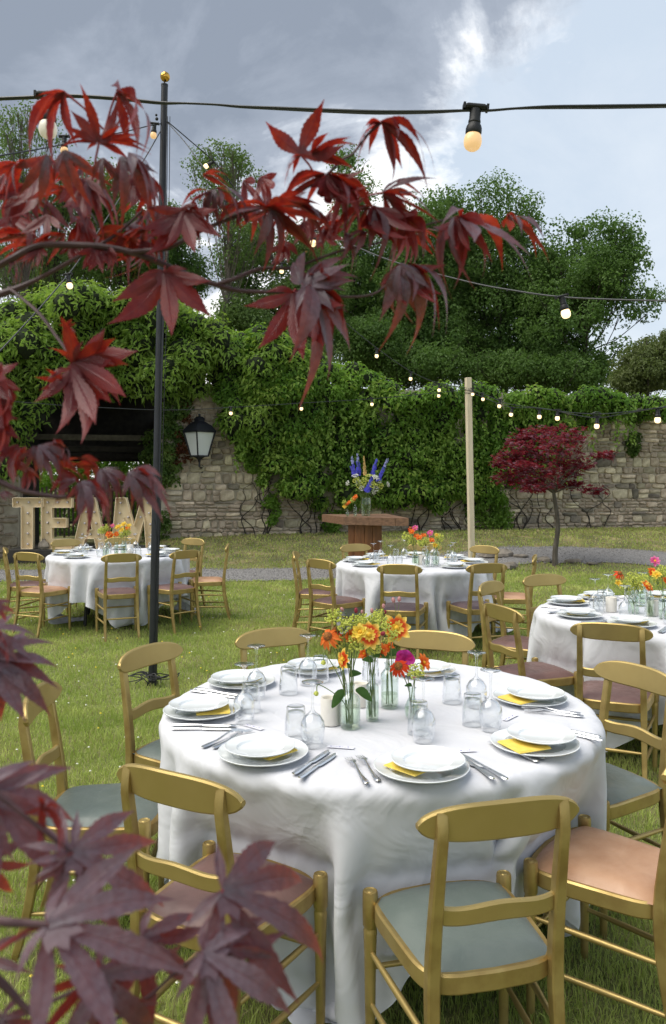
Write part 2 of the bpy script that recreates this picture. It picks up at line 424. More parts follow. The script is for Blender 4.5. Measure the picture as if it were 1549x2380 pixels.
# white linen with ironed creases
def linen():
    m = pm('white linen', (.75, .757, .80), (.78, .787, .825), rough=.75, scale=3, spec=.25)
    n, l = m.node_tree.nodes, m.node_tree.links; p = n['Principled BSDF']
    t = n.new('ShaderNodeTexCoord')
    w = n.new('ShaderNodeTexNoise'); w.inputs['Scale'].default_value = 420; w.inputs['Detail'].default_value = 2
    f = n.new('ShaderNodeTexNoise'); f.inputs['Scale'].default_value = 4.2; f.inputs['Detail'].default_value = 3; f.inputs['Distortion'].default_value = 1.2
    l.new(t.outputs['Object'], w.inputs['Vector']); l.new(t.outputs['Object'], f.inputs['Vector'])
    b1 = n.new('ShaderNodeBump'); b1.inputs['Strength'].default_value = .05; b1.inputs['Distance'].default_value = .002
    b2 = n.new('ShaderNodeBump'); b2.inputs['Strength'].default_value = .42; b2.inputs['Distance'].default_value = .035
    l.new(f.outputs[0], b2.inputs['Height']); l.new(w.outputs[0], b1.inputs['Height']); l.new(b2.outputs[0], b1.inputs['Normal'])
    # pressed fold lines kept in the cloth's own coordinates
    su = n.new('ShaderNodeSeparateXYZ'); l.new(t.outputs['UV'], su.inputs[0])
    def mth(op, a_, b_=None):
        q = n.new('ShaderNodeMath'); q.operation = op
        for i, v in enumerate((a_, b_)):
            if v is None: continue
            if isinstance(v, (int, float)): q.inputs[i].default_value = v
            else: l.new(v, q.inputs[i])
        return q.outputs[0]
    def fold(c, k): return mth('SMOOTH_MAX', mth('SUBTRACT', mth('ABSOLUTE', mth('SUBTRACT', mth('FRACT', mth('MULTIPLY', c, k)), .5)), .484), 0.0)
    crease = mth('ADD', fold(su.outputs[0], 4.0), fold(su.outputs[1], 3.0))
    b3 = n.new('ShaderNodeBump'); b3.inputs['Strength'].default_value = .9; b3.inputs['Distance'].default_value = .10
    l.new(crease, b3.inputs['Height']); l.new(b1.outputs[0], b3.inputs['Normal'])
    l.new(b3.outputs[0], p.inputs['Normal'])
    tr = n.new('ShaderNodeBsdfTranslucent'); tr.inputs[0].default_value = (.78, .79, .82, 1)
    mx = n.new('ShaderNodeMixShader'); mx.inputs[0].default_value = .12; out = n['Material Output']
    l.new(p.outputs[0], mx.inputs[1]); l.new(tr.outputs[0], mx.inputs[2]); l.new(mx.outputs[0], out.inputs[0])
    return m
M['linen'] = linen()

# ground
def lawn_mat():
    m = pm('lawn soil and thatch', (.11, .135, .035), (.21, .22, .075), rough=.95, scale=26, detail=8, bump=.8, bscale=90)
    n, l = m.node_tree.nodes, m.node_tree.links; p = n['Principled BSDF']
    src = p.inputs['Base Color'].links[0].from_socket
    t = n.new('ShaderNodeTexCoord')
    no = n.new('ShaderNodeTexNoise'); no.inputs['Scale'].default_value = .8; no.inputs['Detail'].default_value = 6
    l.new(t.outputs['Object'], no.inputs['Vector'])
    r = n.new('ShaderNodeValToRGB'); r.color_ramp.elements[0].position = .48; r.color_ramp.elements[1].position = .68
    r.color_ramp.elements[0].color = (0, 0, 0, 1); r.color_ramp.elements[1].color = (1, 1, 1, 1)
    l.new(no.outputs[0], r.inputs[0])
    mx = n.new('ShaderNodeMixRGB'); l.new(r.outputs[0], mx.inputs[0]); l.new(src, mx.inputs[1]); mx.inputs[2].default_value = (.17, .145, .065, 1)
    # the strip behind the path is thin, dry grass with leaf litter
    sx = n.new('ShaderNodeSeparateXYZ'); l.new(t.outputs['Object'], sx.inputs[0])
    mr = n.new('ShaderNodeMapRange'); mr.inputs[1].default_value = 13.6; mr.inputs[2].default_value = 15.0; l.new(sx.outputs[1], mr.inputs[0])
    m2 = n.new('ShaderNodeMixRGB'); l.new(mr.outputs[0], m2.inputs[0]); l.new(mx.outputs[0], m2.inputs[1])
    no2 = n.new('ShaderNodeTexNoise'); no2.inputs['Scale'].default_value = 2.2; no2.inputs['Detail'].default_value = 9; l.new(t.outputs['Object'], no2.inputs['Vector'])
    r2 = n.new('ShaderNodeValToRGB'); e = r2.color_ramp.elements; e[0].position = .34; e[0].color = (.085, .090, .034, 1); e[1].position = .70; e[1].color = (.27, .215, .11, 1)
    q = e.new(.52); q.color = (.145, .145, .055, 1)
    l.new(no2.outputs[0], r2.inputs[0]); l.new(r2.outputs[0], m2.inputs[2]); l.new(m2.outputs[0], p.inputs['Base Color'])
    return m
M['lawn'] = lawn_mat()
M['gravel'] = pm('grey gravel', (.10, .097, .093), (.30, .29, .285), rough=.95, scale=55, detail=10, bump=1.0, bscale=70, lo=.3, hi=.7)
M['mortar'] = pm('lime mortar', (.36, .315, .24), (.50, .45, .355), rough=.95, scale=7, detail=8, bump=.6, bscale=40)
M['stone'] = per_object(pm('sandstone', (.37, .31, .215), (.60, .525, .39), rough=.92, scale=9, detail=8, bump=.7, bscale=38, c3=(.48, .41, .295)), .38, .018)
M['stone_dark'] = per_object(pm('weathered dark stone', (0.135, 0.119, 0.097), (0.257, 0.223, 0.176), rough=.92, scale=9, detail=8, bump=.7, bscale=38), .3, .02)
M['rock'] = pm('edging rock', (.12, .105, .085), (.26, .23, .19), rough=.95, scale=7, detail=8, bump=.8, bscale=25)
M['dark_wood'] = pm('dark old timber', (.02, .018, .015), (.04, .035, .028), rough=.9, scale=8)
M['shed_dark'] = pm('darkened passage wall', (.03, .028, .025), (.05, .046, .04), rough=.95, scale=5)  # near-black all over: the gateway's darkness is put into the colour
M['fence_wood'] = pm('weathered paling', (.05, .043, .03), (.09, .08, .055), rough=.9, scale=9)
M['ivy_core'] = pm('ivy shade core', (.008, .014, .005), (.018, .028, .009), rough=1, scale=12)  # near-black: the shade deep inside the foliage, put into the colour
def foliage(name, c1, c2, trans, tw=.35, scale=.9):
    return leafmat(name, c1, c2, trans, tw, rough=.55, scale=scale, spec=.25, detail=5, lo=.32, hi=.68)
M['creeper'] = foliage('creeper leaves', (0.076, 0.171, 0.027), (0.199, 0.333, 0.057), (0.324, 0.571, 0.057), .38)
M['creeper2'] = foliage('shrub leaves', (0.101, 0.191, 0.032), (0.271, 0.392, 0.081), (0.383, 0.604, 0.081), .38)
M['ivy'] = foliage('ivy leaves', (0.045, 0.098, 0.021), (0.135, 0.195, 0.045), (0.150, 0.300, 0.045), .3, 3.0)
M['ivy_red'] = foliage('reddening ivy leaves', (.10, .035, .018), (.16, .075, .03), (.2, .06, .02), .3, 3.0)
M['tree'] = foliage('tree leaves', (0.053, 0.109, 0.027), (0.117, 0.198, 0.046), (0.170, 0.321, 0.057), .34, .35)
M['tree2'] = foliage('paler tree leaves', (0.082, 0.138, 0.038), (0.145, 0.218, 0.065), (0.194, 0.324, 0.065), .34, .35)
M['hedge'] = foliage('shrub leaves beyond the wall', (0.065, 0.098, 0.026), (0.143, 0.169, 0.065), (0.182, 0.260, 0.052), .3, .8)
M['small_maple'] = foliage('crimson maple leaves', (0.088, 0.004, 0.011), (0.191, 0.011, 0.021), (0.335, 0.016, 0.024), .35, 4.0)
M['young_creeper'] = foliage('young creeper leaves', (.14, .235, .036), (.27, .37, .075), (.34, .50, .06), .40)
M['small_maple2'] = foliage('plum maple leaves', (0.120, 0.042, 0.066), (0.204, 0.084, 0.114), (0.360, 0.036, 0.060), .25, 4.0)
def grassmat(name, a, b, c):
    m = leafmat(name, a, b, c, .3, rough=.6, scale=1.6, spec=.25, detail=6, lo=.36, hi=.66); return m
M['grass'] = grassmat('grass blades', (0.271, 0.356, 0.075), (0.570, 0.621, 0.194), (0.470, 0.621, 0.116))
M['grass_dry'] = grassmat('dry grass blades', (0.324, 0.282, 0.126), (0.432, 0.372, 0.192), (0.360, 0.324, 0.144))
M['clover'] = pm('daisy and clover', (.75, .75, .65), rough=.8)
M['buttercup'] = pm('small yellow flower', (.75, .6, .05), rough=.8)
# foreground maple: purple above, glowing red when lit from behind
def maple_mat():
    """upper side plum grey and glossy, underside dull red, red light shines through"""
    m = leafmat('purple maple leaf', (.088, .066, .084), (.160, .128, .155), (.66, .032, .016), .31, rough=.38, scale=22, spec=.55, per_obj=True, detail=6)
    n, l = m.node_tree.nodes, m.node_tree.links; p = n['Principled BSDF']; bc = p.inputs['Base Color']
    g = n.new('ShaderNodeNewGeometry'); mx = n.new('ShaderNodeMixRGB'); l.new(g.outputs['Backfacing'], mx.inputs[0])
    l.new(bc.links[0].from_socket, mx.inputs[1]); mx.inputs[2].default_value = (.13, .016, .020, 1); l.new(mx.outputs[0], bc)
    ac = n.new('ShaderNodeAttribute'); ac.attribute_name = 'across'; al = n.new('ShaderNodeAttribute'); al.attribute_name = 'along'
    def mth(op, a_, b_=None, c_=None):
        q = n.new('ShaderNodeMath'); q.operation = op
        for i, v in enumerate((a_, b_, c_)):
            if v is None: continue
            if isinstance(v, (int, float)): q.inputs[i].default_value = v
            else: l.new(v, q.inputs[i])
        return q.outputs[0]
    ab = mth('ABSOLUTE', ac.outputs['Fac'])
    rib = mth('SUBTRACT', 1.0, mth('SMOOTH_MIN', mth('MULTIPLY', ab, 9.0), 1.0, .2))
    side = mth('PINGPONG', mth('SUBTRACT', mth('MULTIPLY', al.outputs['Fac'], 13.0), mth('MULTIPLY', ab, 2.6)), .5)
    side = mth('MULTIPLY', mth('SUBTRACT', 1.0, mth('MINIMUM', mth('MULTIPLY', side, 7.0), 1.0)), .45)
    vein = mth('MAXIMUM', rib, side)
    vm = n.new('ShaderNodeMixRGB'); l.new(mth('MULTIPLY', vein, .32), vm.inputs[0]); l.new(mx.outputs[0], vm.inputs[1]); vm.inputs[2].default_value = (.30, .10, .12, 1); l.new(vm.outputs[0], bc)
    bp = n.new('ShaderNodeBump'); bp.inputs['Strength'].default_value = .5; bp.inputs['Distance'].default_value = .001; bp.invert = True; l.new(vein, bp.inputs['Height']); l.new(bp.outputs[0], p.inputs['Normal'])
    # blotches: the blade is unevenly thin
    no = n.new('ShaderNodeTexNoise'); no.inputs['Scale'].default_value = 9; no.inputs['Detail'].default_value = 6
    rr = n.new('ShaderNodeValToRGB'); rr.color_ramp.elements[0].position = .35; rr.color_ramp.elements[1].position = .7; rr.color_ramp.elements[0].color = (.42, .012, .012, 1); rr.color_ramp.elements[1].color = (.85, .075, .02, 1)
    tcn = n.new('ShaderNodeTexCoord'); l.new(tcn.outputs['Object'], no.inputs['Vector']); l.new(no.outputs[0], rr.inputs[0])
    for q in n:
        if q.type == 'BSDF_TRANSLUCENT':
            tv = n.new('ShaderNodeMixRGB'); l.new(mth('MULTIPLY', vein, .6), tv.inputs[0]); l.new(rr.outputs[0], tv.inputs[1]); tv.inputs[2].default_value = (.25, .01, .01, 1); l.new(tv.outputs[0], q.inputs[0])
    return m
M['maple'] = maple_mat()
# ------------------------------------------------------------------ ground
def gz(x, y):
    x = np.asarray(x, dtype=float); y = np.asarray(y, dtype=float)
    up = .40 * smoothstep(13.4, 18.5, y) * smoothstep(-5.0, -3.6, x)
    far = 1.2 * smoothstep(22, 60, y)
    wob = .012 * np.sin(x * 1.3 + .4) * np.cos(y * .9) * smoothstep(3.5, 7, y)
    return up + far + wob * smoothstep(30, 20, y)
xs = np.unique(np.concatenate([np.linspace(-400, -16, 14), np.linspace(-16, 16, 90), np.linspace(16, 400, 14)]))
ys = np.unique(np.concatenate([np.linspace(-60, -2, 8), np.linspace(-2, 24, 90), np.linspace(24, 700, 22)]))
GX, GY = np.meshgrid(xs, ys)
V = np.stack([GX, GY, gz(GX, GY)], -1).reshape(-1, 3)
nx = len(xs); idx = np.arange(len(V)).reshape(len(ys), nx)
Fq = np.stack([idx[:-1, :-1], idx[:-1, 1:], idx[1:, 1:], idx[1:, :-1]], -1).reshape(-1, 4)
structure(obj('ground', np_mesh('ground', V, Fq, M['lawn'], True)))

# gravel path sweeping from the left behind the tables to the right
PATH = [(-12, 12.2, 13.8), (-5.5, 12.45, 14.05), (-1, 12.5, 14.1), (.8, 12.9, 14.7), (2.2, 13.7, 15.5), (3.6, 14.7, 16.2), (5.2, 14.6, 16.2), (7.2, 13.9, 15.5), (12, 12.4, 14.0)]
def path_edges(x):
    a = np.array(PATH); return np.interp(x, a[:, 0], a[:, 1]), np.interp(x, a[:, 0], a[:, 2])
px_ = np.linspace(-12, 12, 121); rows = 9; V = []
for x in px_:
    y0, y1 = path_edges(x)
    y0 += .07 * math.sin(x * 5.1) + .05 * math.sin(x * 11.7); y1 += .06 * math.sin(x * 4.3 + 1) + .05 * math.sin(x * 13.1)
    for k in range(rows):
        y = y0 + (y1 - y0) * k / (rows - 1)
        V.append((x, y, float(gz(x, y)) + .012 + .006 * math.sin(math.pi * k / (rows - 1))))
idx = np.arange(len(V)).reshape(len(px_), rows)
Fq = np.stack([idx[:-1, :-1], idx[1:, :-1], idx[1:, 1:], idx[:-1, 1:]], -1).reshape(-1, 4)
structure(obj('gravel_path', np_mesh('gravel_path', V, Fq, M['gravel'], True)))
# loose pebbles, one mass of gravel
n = 9000
pxs = rng.uniform(-7.5, 8.5, n); e0, e1 = path_edges(pxs); pys = e0 + (e1 - e0) * rng.uniform(-.03, 1.03, n)
pr = rng.uniform(.008, .022, n); pz = gz(pxs, pys) + .014
oct_ = np.array([(1, 0, 0), (0, 1, 0), (-1, 0, 0), (0, -1, 0), (0, 0, 1)], float)
V = (np.stack([pxs, pys, pz], -1)[:, None] + oct_[None] * pr[:, None, None] * rng.uniform(.6, 1.3, (n, 5, 1))).reshape(-1, 3)
tri = np.array([(0, 1, 4), (1, 2, 4), (2, 3, 4), (3, 0, 4)]); Fq = (np.arange(n)[:, None, None] * 5 + tri[None]).reshape(-1, 3)
gv = obj('pebbles', np_mesh('pebbles', V, Fq, M['gravel'], False, 3)); gv['kind'] = 'stuff'
gv['label'] = 'loose grey pebbles scattered over the garden path'; gv['category'] = 'gravel'

# rough edging stones where the path turns by the post
def rock_mesh(name, mat, seed, sx, sy, sz):
    r = random.Random(seed); b = MB(); b.ball((0, 0, 0), 1, 9, 6)
    me_v = []
    for v in b.v:
        k = 1 + .28 * math.sin(v[0] * 3.1 + seed) * math.cos(v[1] * 2.7 + seed * 2) + r.uniform(-.1, .1)
        me_v.append((v[0] * sx * k, v[1] * sy * k, max(-.3 * sz, v[2] * sz * k)))
    b.v = me_v; return b.mesh(name, mat, True, 30)
rk = [rock_mesh('edging_stone', M['rock'], i, *s) for i, s in enumerate([(.30, .2, .10), (.22, .16, .07), (.17, .13, .06)])]
for i, (x, y, sc, lb) in enumerate([(1150, 1299, 1.2, 'dark flat edging stone beside the foot of the pale post'), (1182, 1312, 1.1, 'grey edging stone at the turn of the gravel path'),
        (1212, 1300, .9, 'low stone edging the gravel left of the red maple'), (1262, 1304, .7, 'small stone just left of the red maple trunk'),
        (1335, 1306, .8, 'small stone just right of the red maple trunk'), (1376, 1309, .6, 'last flat stone of the path edging to the right')]):
    p = on_z(x, y, .08); z = float(gz(p.x, p.y)) + .02
    tag(obj('edging_stone', rk[i % 3], None, TR(p.x, p.y, z, i * 1.7) @ Matrix.Scale(sc, 4)), lb, 'stone', 'stones edging the path')

# ------------------------------------------------------------------ old garden wall
WS = .2625; WL = math.sqrt(1 + WS * WS); WO = Vector((-3.53, 17.3, 0))
WMAT = Matrix(((1 / WL, -WS / WL, 0, WO.x), (WS / WL, 1 / WL, 0, WO.y), (0, 0, 1, 0), (0, 0, 0, 1)))
def wall_sz(x, y):
    a = (x - CX) / F; b = (HY - y) / F
    t = (WO.y - WS * WO.x) / (1 - WS * a)
    return ((a * t - WO.x) + (t - WO.y) * WS) / WL, EYE + b * t
def wall_px(s, z, out=0.0):
    P = WMAT @ Vector((s, -out, z)); return CX + P.x / P.y * F, HY - (P.z - EYE) / P.y * F
def in_poly(x, y, poly):
    c = False; j = len(poly) - 1
    for i in range(len(poly)):
        xi, yi = poly[i]; xj, yj = poly[j]
        if (yi > y) != (yj > y) and x < (xj - xi) * (y - yi) / (yj - yi) + xi: c = not c
        j = i
    return c
S_OPEN0 = wall_sz(46, 1200)[0]; S_OPEN1 = wall_sz(372, 1200)[0]; Z_OPEN = wall_sz(200, 880)[1]
S_L = wall_sz(-560, 1200)[0]; S_R = wall_sz(2100, 1200)[0]
wall_me = MB(); TH = .55
wall_me.box(((S_L + S_OPEN0) / 2, TH / 2, 2.1), (S_OPEN0 - S_L, TH, 4.6))
wall_me.box(((S_OPEN0 + S_OPEN1) / 2, TH / 2 + .02, (Z_OPEN + 4.6) / 2), (S_OPEN1 - S_OPEN0 - .01, TH - .05, 4.6 - Z_OPEN))
wall_me.box(((S_OPEN1 + S_R) / 2, TH / 2, 1.8), (S_R - S_OPEN1, TH, 3.9))
wall = obj('garden_wall', wall_me.mesh('garden_wall', M['mortar'], False), None, WMAT)
tag(wall, 'old sandstone rubble wall overgrown with creeper behind the lawn', 'wall')
EXPO = [[(366, 1275), (372, 1180), (402, 1130), (425, 1090), (432, 1000), (430, 945), (470, 930), (520, 955), (515, 1005), (560, 1030), (610, 1060), (660, 1085), (700, 1150), (760, 1170), (900, 1165), (1000, 1165), (1100, 1185), (1190, 1170), (1190, 1245), (900, 1250), (600, 1258)],
        [(1160, 1240), (1160, 1110), (1270, 1080), (1340, 985), (1390, 960), (1470, 945), (1640, 930), (1640, 1235)],
        [(-60, 1310), (-60, 1120), (44, 1120), (44, 1310)]]
def stone_mesh(name, w, h, mat, rnd):
    """a quarried block with a proud uneven face and worn corners; face towards -y"""
    d = .022 + rnd.random() * .034; b = .014
    j = lambda a: rnd.uniform(-a, a)
    x, z = w / 2, h / 2
    cc = [(-x + j(.024), -z + j(.02)), (x + j(.024), -z + j(.02)), (x + j(.024), z + j(.02)), (-x + j(.024), z + j(.02))]
    outer = []
    for i in range(4):
        p, q = cc[i], cc[(i + 1) % 4]
        for t in (.16, .84): outer.append((p[0] + (q[0] - p[0]) * t, p[1] + (q[1] - p[1]) * t))
    outer = [(ox * (1 if abs(oz) < z * .8 else .985), oz) for ox, oz in outer]
    inner = [(ox * (1 - 2 * b / w), oz * (1 - 2 * b / h)) for ox, oz in outer]
    vs = [(ox, .012, oz) for ox, oz in outer] + [(ox, -d * .55, oz) for ox, oz in outer] + [(ix, -d + j(.006), iz) for ix, iz in inner] + [(j(.1) * w, -d - rnd.random() * .010, j(.1) * h)]
    fs = []
    for r_ in range(2):
        for i in range(8):
            k = (i + 1) % 8; fs.append((r_ * 8 + i, r_ * 8 + k, r_ * 8 + 8 + k, r_ * 8 + 8 + i))
    for i in range(8): fs.append((16 + i, 16 + (i + 1) % 8, 24))
    return vs, fs
rnd = random.Random(3); stones = []
z = -.05
while z < 3.3:
    h = rnd.choice((.08, .10, .12, .14, .16, .19, .22, .25)); s = wall_sz(-60, 1200)[0] - rnd.random() * .3
    while s < wall_sz(1640, 1200)[0]:
        w = rnd.uniform(.11, .22) if rnd.random() < .5 else rnd.uniform(.20, .44)
        cells = [(s + w / 2, z + h / 2, w - .018, h - .016)]
        if h > .15 and rnd.random() < .45: cells = [(s + w / 2, z + h * .25, w - .018, h / 2 - .014), (s + w / 2, z + h * .75, w - .018, h / 2 - .014)]
        for cs, cz, cw, ch in cells:
            x, y = wall_px(cs, cz)
            if any(in_poly(x, y, p) for p in EXPO) and not (S_OPEN0 - .02 < cs + cw / 2 and cs - cw / 2 < S_OPEN1 + .02):
                stones.append((cs, cz, cw, ch, 0.0, x, y))
        s += w
    z += h
stones.sort(key=lambda q: -(q[2] * q[3]) * (1.0 if q[5] < 1549 and q[5] > 0 else .01))
rest = MB()
for i, (cs, cz, cw, ch, off, x, y) in enumerate(stones):
    vs, fs = stone_mesh('stone', cw, ch, None, rnd)
    T = Matrix.Translation((cs, off - .004 * rnd.random(), cz)) @ Matrix.Rotation(rnd.uniform(-.06, .06), 4, 'Y')
    dark = rnd.random() < (.24 if x > 1100 else .10) or (x > 640 and x < 1100 and rnd.random() < .18)
    if i < 300:
        b = MB(); b.add(vs, fs); obj('stone', b.mesh('stone', M['stone_dark' if dark else 'stone'], True, 35), wall, T)
    else: rest.add(vs, fs, 0, T)
if rest.v:
    o = obj('small_stones', rest.mesh('small_stones', M['stone'], True, 35), wall); o['kind'] = 'stuff'

# dark gateway behind the opening: side walls, roof boards, a far fence with daylight foliage
sm = (S_OPEN0 + S_OPEN1) / 2; sw = S_OPEN1 - S_OPEN0
gate = thing('gate_passage', 'dark roofed passage seen through the opening in the wall', 'passage', WMAT)
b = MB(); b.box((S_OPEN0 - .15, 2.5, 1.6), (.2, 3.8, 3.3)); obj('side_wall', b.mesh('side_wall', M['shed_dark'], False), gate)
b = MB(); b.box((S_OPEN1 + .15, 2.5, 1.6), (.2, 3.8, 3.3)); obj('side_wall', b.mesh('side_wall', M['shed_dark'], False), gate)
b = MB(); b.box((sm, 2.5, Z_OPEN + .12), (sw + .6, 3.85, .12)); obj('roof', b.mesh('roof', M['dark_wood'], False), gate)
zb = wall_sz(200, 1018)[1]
b = MB(); b.box((sm, 4.35, (zb - .25 + Z_OPEN + .2) / 2), (sw + .6, .05, Z_OPEN + .2 - zb + .25)); obj('added_end_boards', b.mesh('added_end_boards', M['dark_wood'], False), gate)  # dark panel added to shut out bright sky so the gateway stays black
for k, (yy, zz) in enumerate([(.95, zb + .06), (1.9, zb - .16), (2.9, zb - .30), (3.9, zb - .34)]):
    b = MB(); b.box((sm, yy, zz), (sw + .3, .12, .13), bev=.01); obj('beam', b.mesh('beam', M['fence_wood'] if k == 0 else M['dark_wood'], False), gate)
fence = thing('paling_fence', 'weathered paling fence seen through the dark gateway', 'fence', WMAT @ Matrix.Translation((0, 5.2, 0)))
b = MB(); b.box((0, -.02, .06), (.055, .018, 1.35)); pal = b.mesh('pale', M['fence_wood'], False)
fs0 = S_OPEN0 - .4; k = 0
while fs0 + k * .115 < S_OPEN1 + 1.3:
    obj('pale', pal, fence, Matrix.Translation((fs0 + k * .115, 0, .68 + .03 * math.sin(k * 2.1)))); k += 1
for zz in (.45, 1.05):
    b = MB(); b.box(((fs0 + S_OPEN1 + 1.3) / 2, .025, zz), (sw + 1.7, .03, .07)); obj('rail', b.mesh('rail', M['fence_wood'], False), fence)

# ------------------------------------------------------------------ foliage makers
def unit(a): return a / np.maximum(np.linalg.norm(a, axis=-1, keepdims=True), 1e-9)
def leaf_geo(P, N, T, ln, wd, fold=.22):
    """one folded rhombus per leaf"""
    N = unit(N); T = unit(T - (T * N).sum(-1, keepdims=True) * N); S = np.cross(N, T)
    ln = ln[:, None]; wd = wd[:, None]
    v0 = P; v2 = P + T * ln - N * ln * .12
    v1 = P + T * ln * .42 + S * wd * .5 + N * wd * fold; v3 = P + T * ln * .42 - S * wd * .5 + N * wd * fold
    V = np.stack([v0, v1, v2, v3], 1).reshape(-1, 3)
    return V, np.arange(len(V)).reshape(-1, 4)
def clump_leaves(C, rad, per, rg, up=.5, out=1.0, down=.6, ln=(.10, .16), ratio=.5, squash=.8, front=None):
    """leaves over clumps: C centres, rad radii, per leaves each"""
    n = len(C) * per
    D = unit(rg.normal(size=(n, 3)))
    if front is not None:
        flip = (D @ np.array(front)) < -.35; D[flip] *= -1
    rr = np.repeat(rad, per)[:, None]; cc = np.repeat(C, per, axis=0)
    P = cc + D * rr * (rg.uniform(.45, 1.08, (n, 1)) ** .6) * np.array([1, 1, squash])
    N = D * out + np.array([0, 0, up]) + rg.normal(size=(n, 3)) * .55
    T = np.array([0, 0, -down]) + D * .5 + rg.normal(size=(n, 3)) * .6
    L = rg.uniform(ln[0], ln[1], n)
    return leaf_geo(P, N, T, L, L * ratio * rg.uniform(.8, 1.2, n))

# ------------------------------------------------------------------ trees beyond the wall
def make_tree(blobs, Y, x_base, label, mat, seed, clumps, per, ln, crad, *a, **k):
    return make_tree_(blobs, Y, x_base, label, mat, seed, int(clumps * 1.6), int(per * .95), (ln[0] * .82, ln[1] * .84), crad, *a, **k)
def make_tree_(blobs, Y, x_base, label, mat, seed, clumps, per, ln, crad, trunk_r=.22, depth=2.6, y_base=1225, limb_share=.22, bark='bark_dark', trunk_top=None):
    rg = np.random.default_rng(seed); r = random.Random(seed)
    base = at(x_base, y_base, Y); base.z = float(gz(base.x, base.y)) - .3
    t = thing('tree', label, 'tree', Matrix.Translation(base), 'trees beyond the wall')
    A = np.array([b[2] * b[3] for b in blobs], float); A /= A.sum()
    C = []
    for i in rg.choice(len(blobs), clumps, p=A):
        x, y, rx, ry = blobs[i]
        while True:
            q = rg.uniform(-1, 1, 3)
            if (q ** 2).sum() < 1: break
        q *= .55 + .45 * rg.random() ** .4
        p = at(x + q[0] * rx, y - q[2] * ry, Y); C.append((p.x, p.y + q[1] * depth, p.z))
    C = np.array(C) - np.array(base)
    rad = rg.uniform(crad[0] * .85, crad[1] * .95, len(C))
    V, Fq = clump_leaves(C, rad, per, rg, up=.35, ln=ln, ratio=.62)
    obj('crown', np_mesh('crown', V, Fq, M[mat]), t)
    topz = (trunk_top if trunk_top is not None else np.percentile(C[:, 2], 82))
    mean = C.mean(0); b = MB(); pts = []
    for k in range(9):
        f = k / 8; pts.append((mean[0] * f * .9 + .25 * math.sin(f * 5 + seed), mean[1] * f * .3, topz * f))
    b.tube(pts, [trunk_r * (1 - .85 * k / 8) for k in range(9)], 8)
    obj('trunk', b.mesh('trunk', M[bark]), t)
    b = MB()
    for i in range(len(C)):
        if r.random() > limb_share: continue
        c = Vector(C[i]); f = min(.95, max(.30, (c.z / topz) * .80 + r.uniform(-.12, .05))); k = f * 8; i0 = int(k)
        s = Vector(pts[i0]).lerp(Vector(pts[min(8, i0 + 1)]), k - i0)
        mid = s.lerp(c, .5) + Vector((0, 0, -.25 + r.uniform(-.2, .3)))
        r0 = trunk_r * (.07 + .16 * (1 - f))
        b.tube([s, mid, c], [r0, r0 * .6, .012], 5, cap=False)
        for q in range(2):
            e = c + Vector((r.uniform(-1, 1), r.uniform(-.6, .6), r.uniform(-.2, .9))) * rad[i]
            b.tube([mid.lerp(c, .6), c.lerp(e, .5), e], [r0 * .4, .012, .006], 4, cap=False)
    obj('limbs', b.mesh('limbs', M[bark]), t)
    return t
make_tree([(1370, 600, 130, 100), (1420, 680, 110, 80), (1300, 760, 120, 110), (1330, 680, 120, 90), (1440, 590, 55, 60), (1470, 720, 55, 30), (1390, 830, 50, 40)], 36, 1335,
          'broad rounded tree at the right, standing clear against the sky', 'tree', 11, 190, 120, (.13, .22), (.42, .85), .30, 3.2)
make_tree([(1145, 520, 95, 90), (1130, 620, 110, 100), (1100, 740, 110, 110), (1200, 660, 80, 110), (1190, 800, 80, 70), (1215, 500, 45, 40)], 38, 1165,
          'tall tree with a domed top between the string light bulb and the broad tree', 'tree', 12, 210, 130, (.13, .22), (.45, .9), .26, 2.8)
make_tree([(985, 560, 90, 90), (960, 690, 100, 110), (1020, 790, 90, 80), (1040, 500, 50, 50)], 37, 1000,
          'dark tree behind the middle of the creeper hedge', 'tree', 13, 170, 130, (.13, .22), (.45, .9), .24, 2.6)
make_tree([(825, 470, 50, 90), (820, 620, 85, 110), (850, 750, 90, 90), (800, 400, 28, 30)], 39, 840,
          'narrow dark tree half hidden by the red foreground leaves', 'tree', 14, 130, 120, (.13, .22), (.42, .8), .22, 2.4)
make_tree([(690, 620, 80, 90), (670, 720, 90, 80), (740, 700, 70, 80)], 36, 700,
          'mid green tree above the dip of the creeper hedge', 'tree2', 15, 140, 120, (.12, .2), (.42, .8), .22, 2.4)
make_tree([(515, 375, 80, 38), (470, 400, 45, 30), (560, 400, 45, 36), (515, 460, 60, 50), (560, 560, 70, 60)], 33, 512,
          'slender open tree with a thin feathery top right of the black pole', 'tree2', 16, 95, 46, (.11, .18), (.32, .6), .19, 1.8, limb_share=.6, bark='bark')
make_tree([(560, 640, 60, 70), (600, 560, 50, 60)], 37, 585,
          'small tree behind the slender feathery one', 'tree', 21, 60, 110, (.12, .2), (.42, .8), .16, 2.0)
make_tree([(40, 330, 75, 85), (100, 300, 40, 40), (60, 450, 80, 70), (20, 560, 70, 90), (130, 380, 40, 60)], 31, 52,
          'thin branched tree at the left edge against bright cloud', 'tree2', 17, 120, 40, (.10, .17), (.28, .55), .15, 1.8, limb_share=.65, bark='bark')
make_tree([(250, 470, 70, 80), (270, 590, 90, 80), (330, 560, 60, 80)], 34, 280,
          'dark green tree just left of the black pole', 'tree', 18, 130, 105, (.12, .2), (.42, .8), .22, 2.4)
make_tree([(150, 480, 60, 90), (130, 610, 80, 60)], 33, 140,
          'open tree between the left edge and the dark tree', 'tree2', 19, 80, 55, (.11, .18), (.35, .65), .16, 2.0, limb_share=.5)
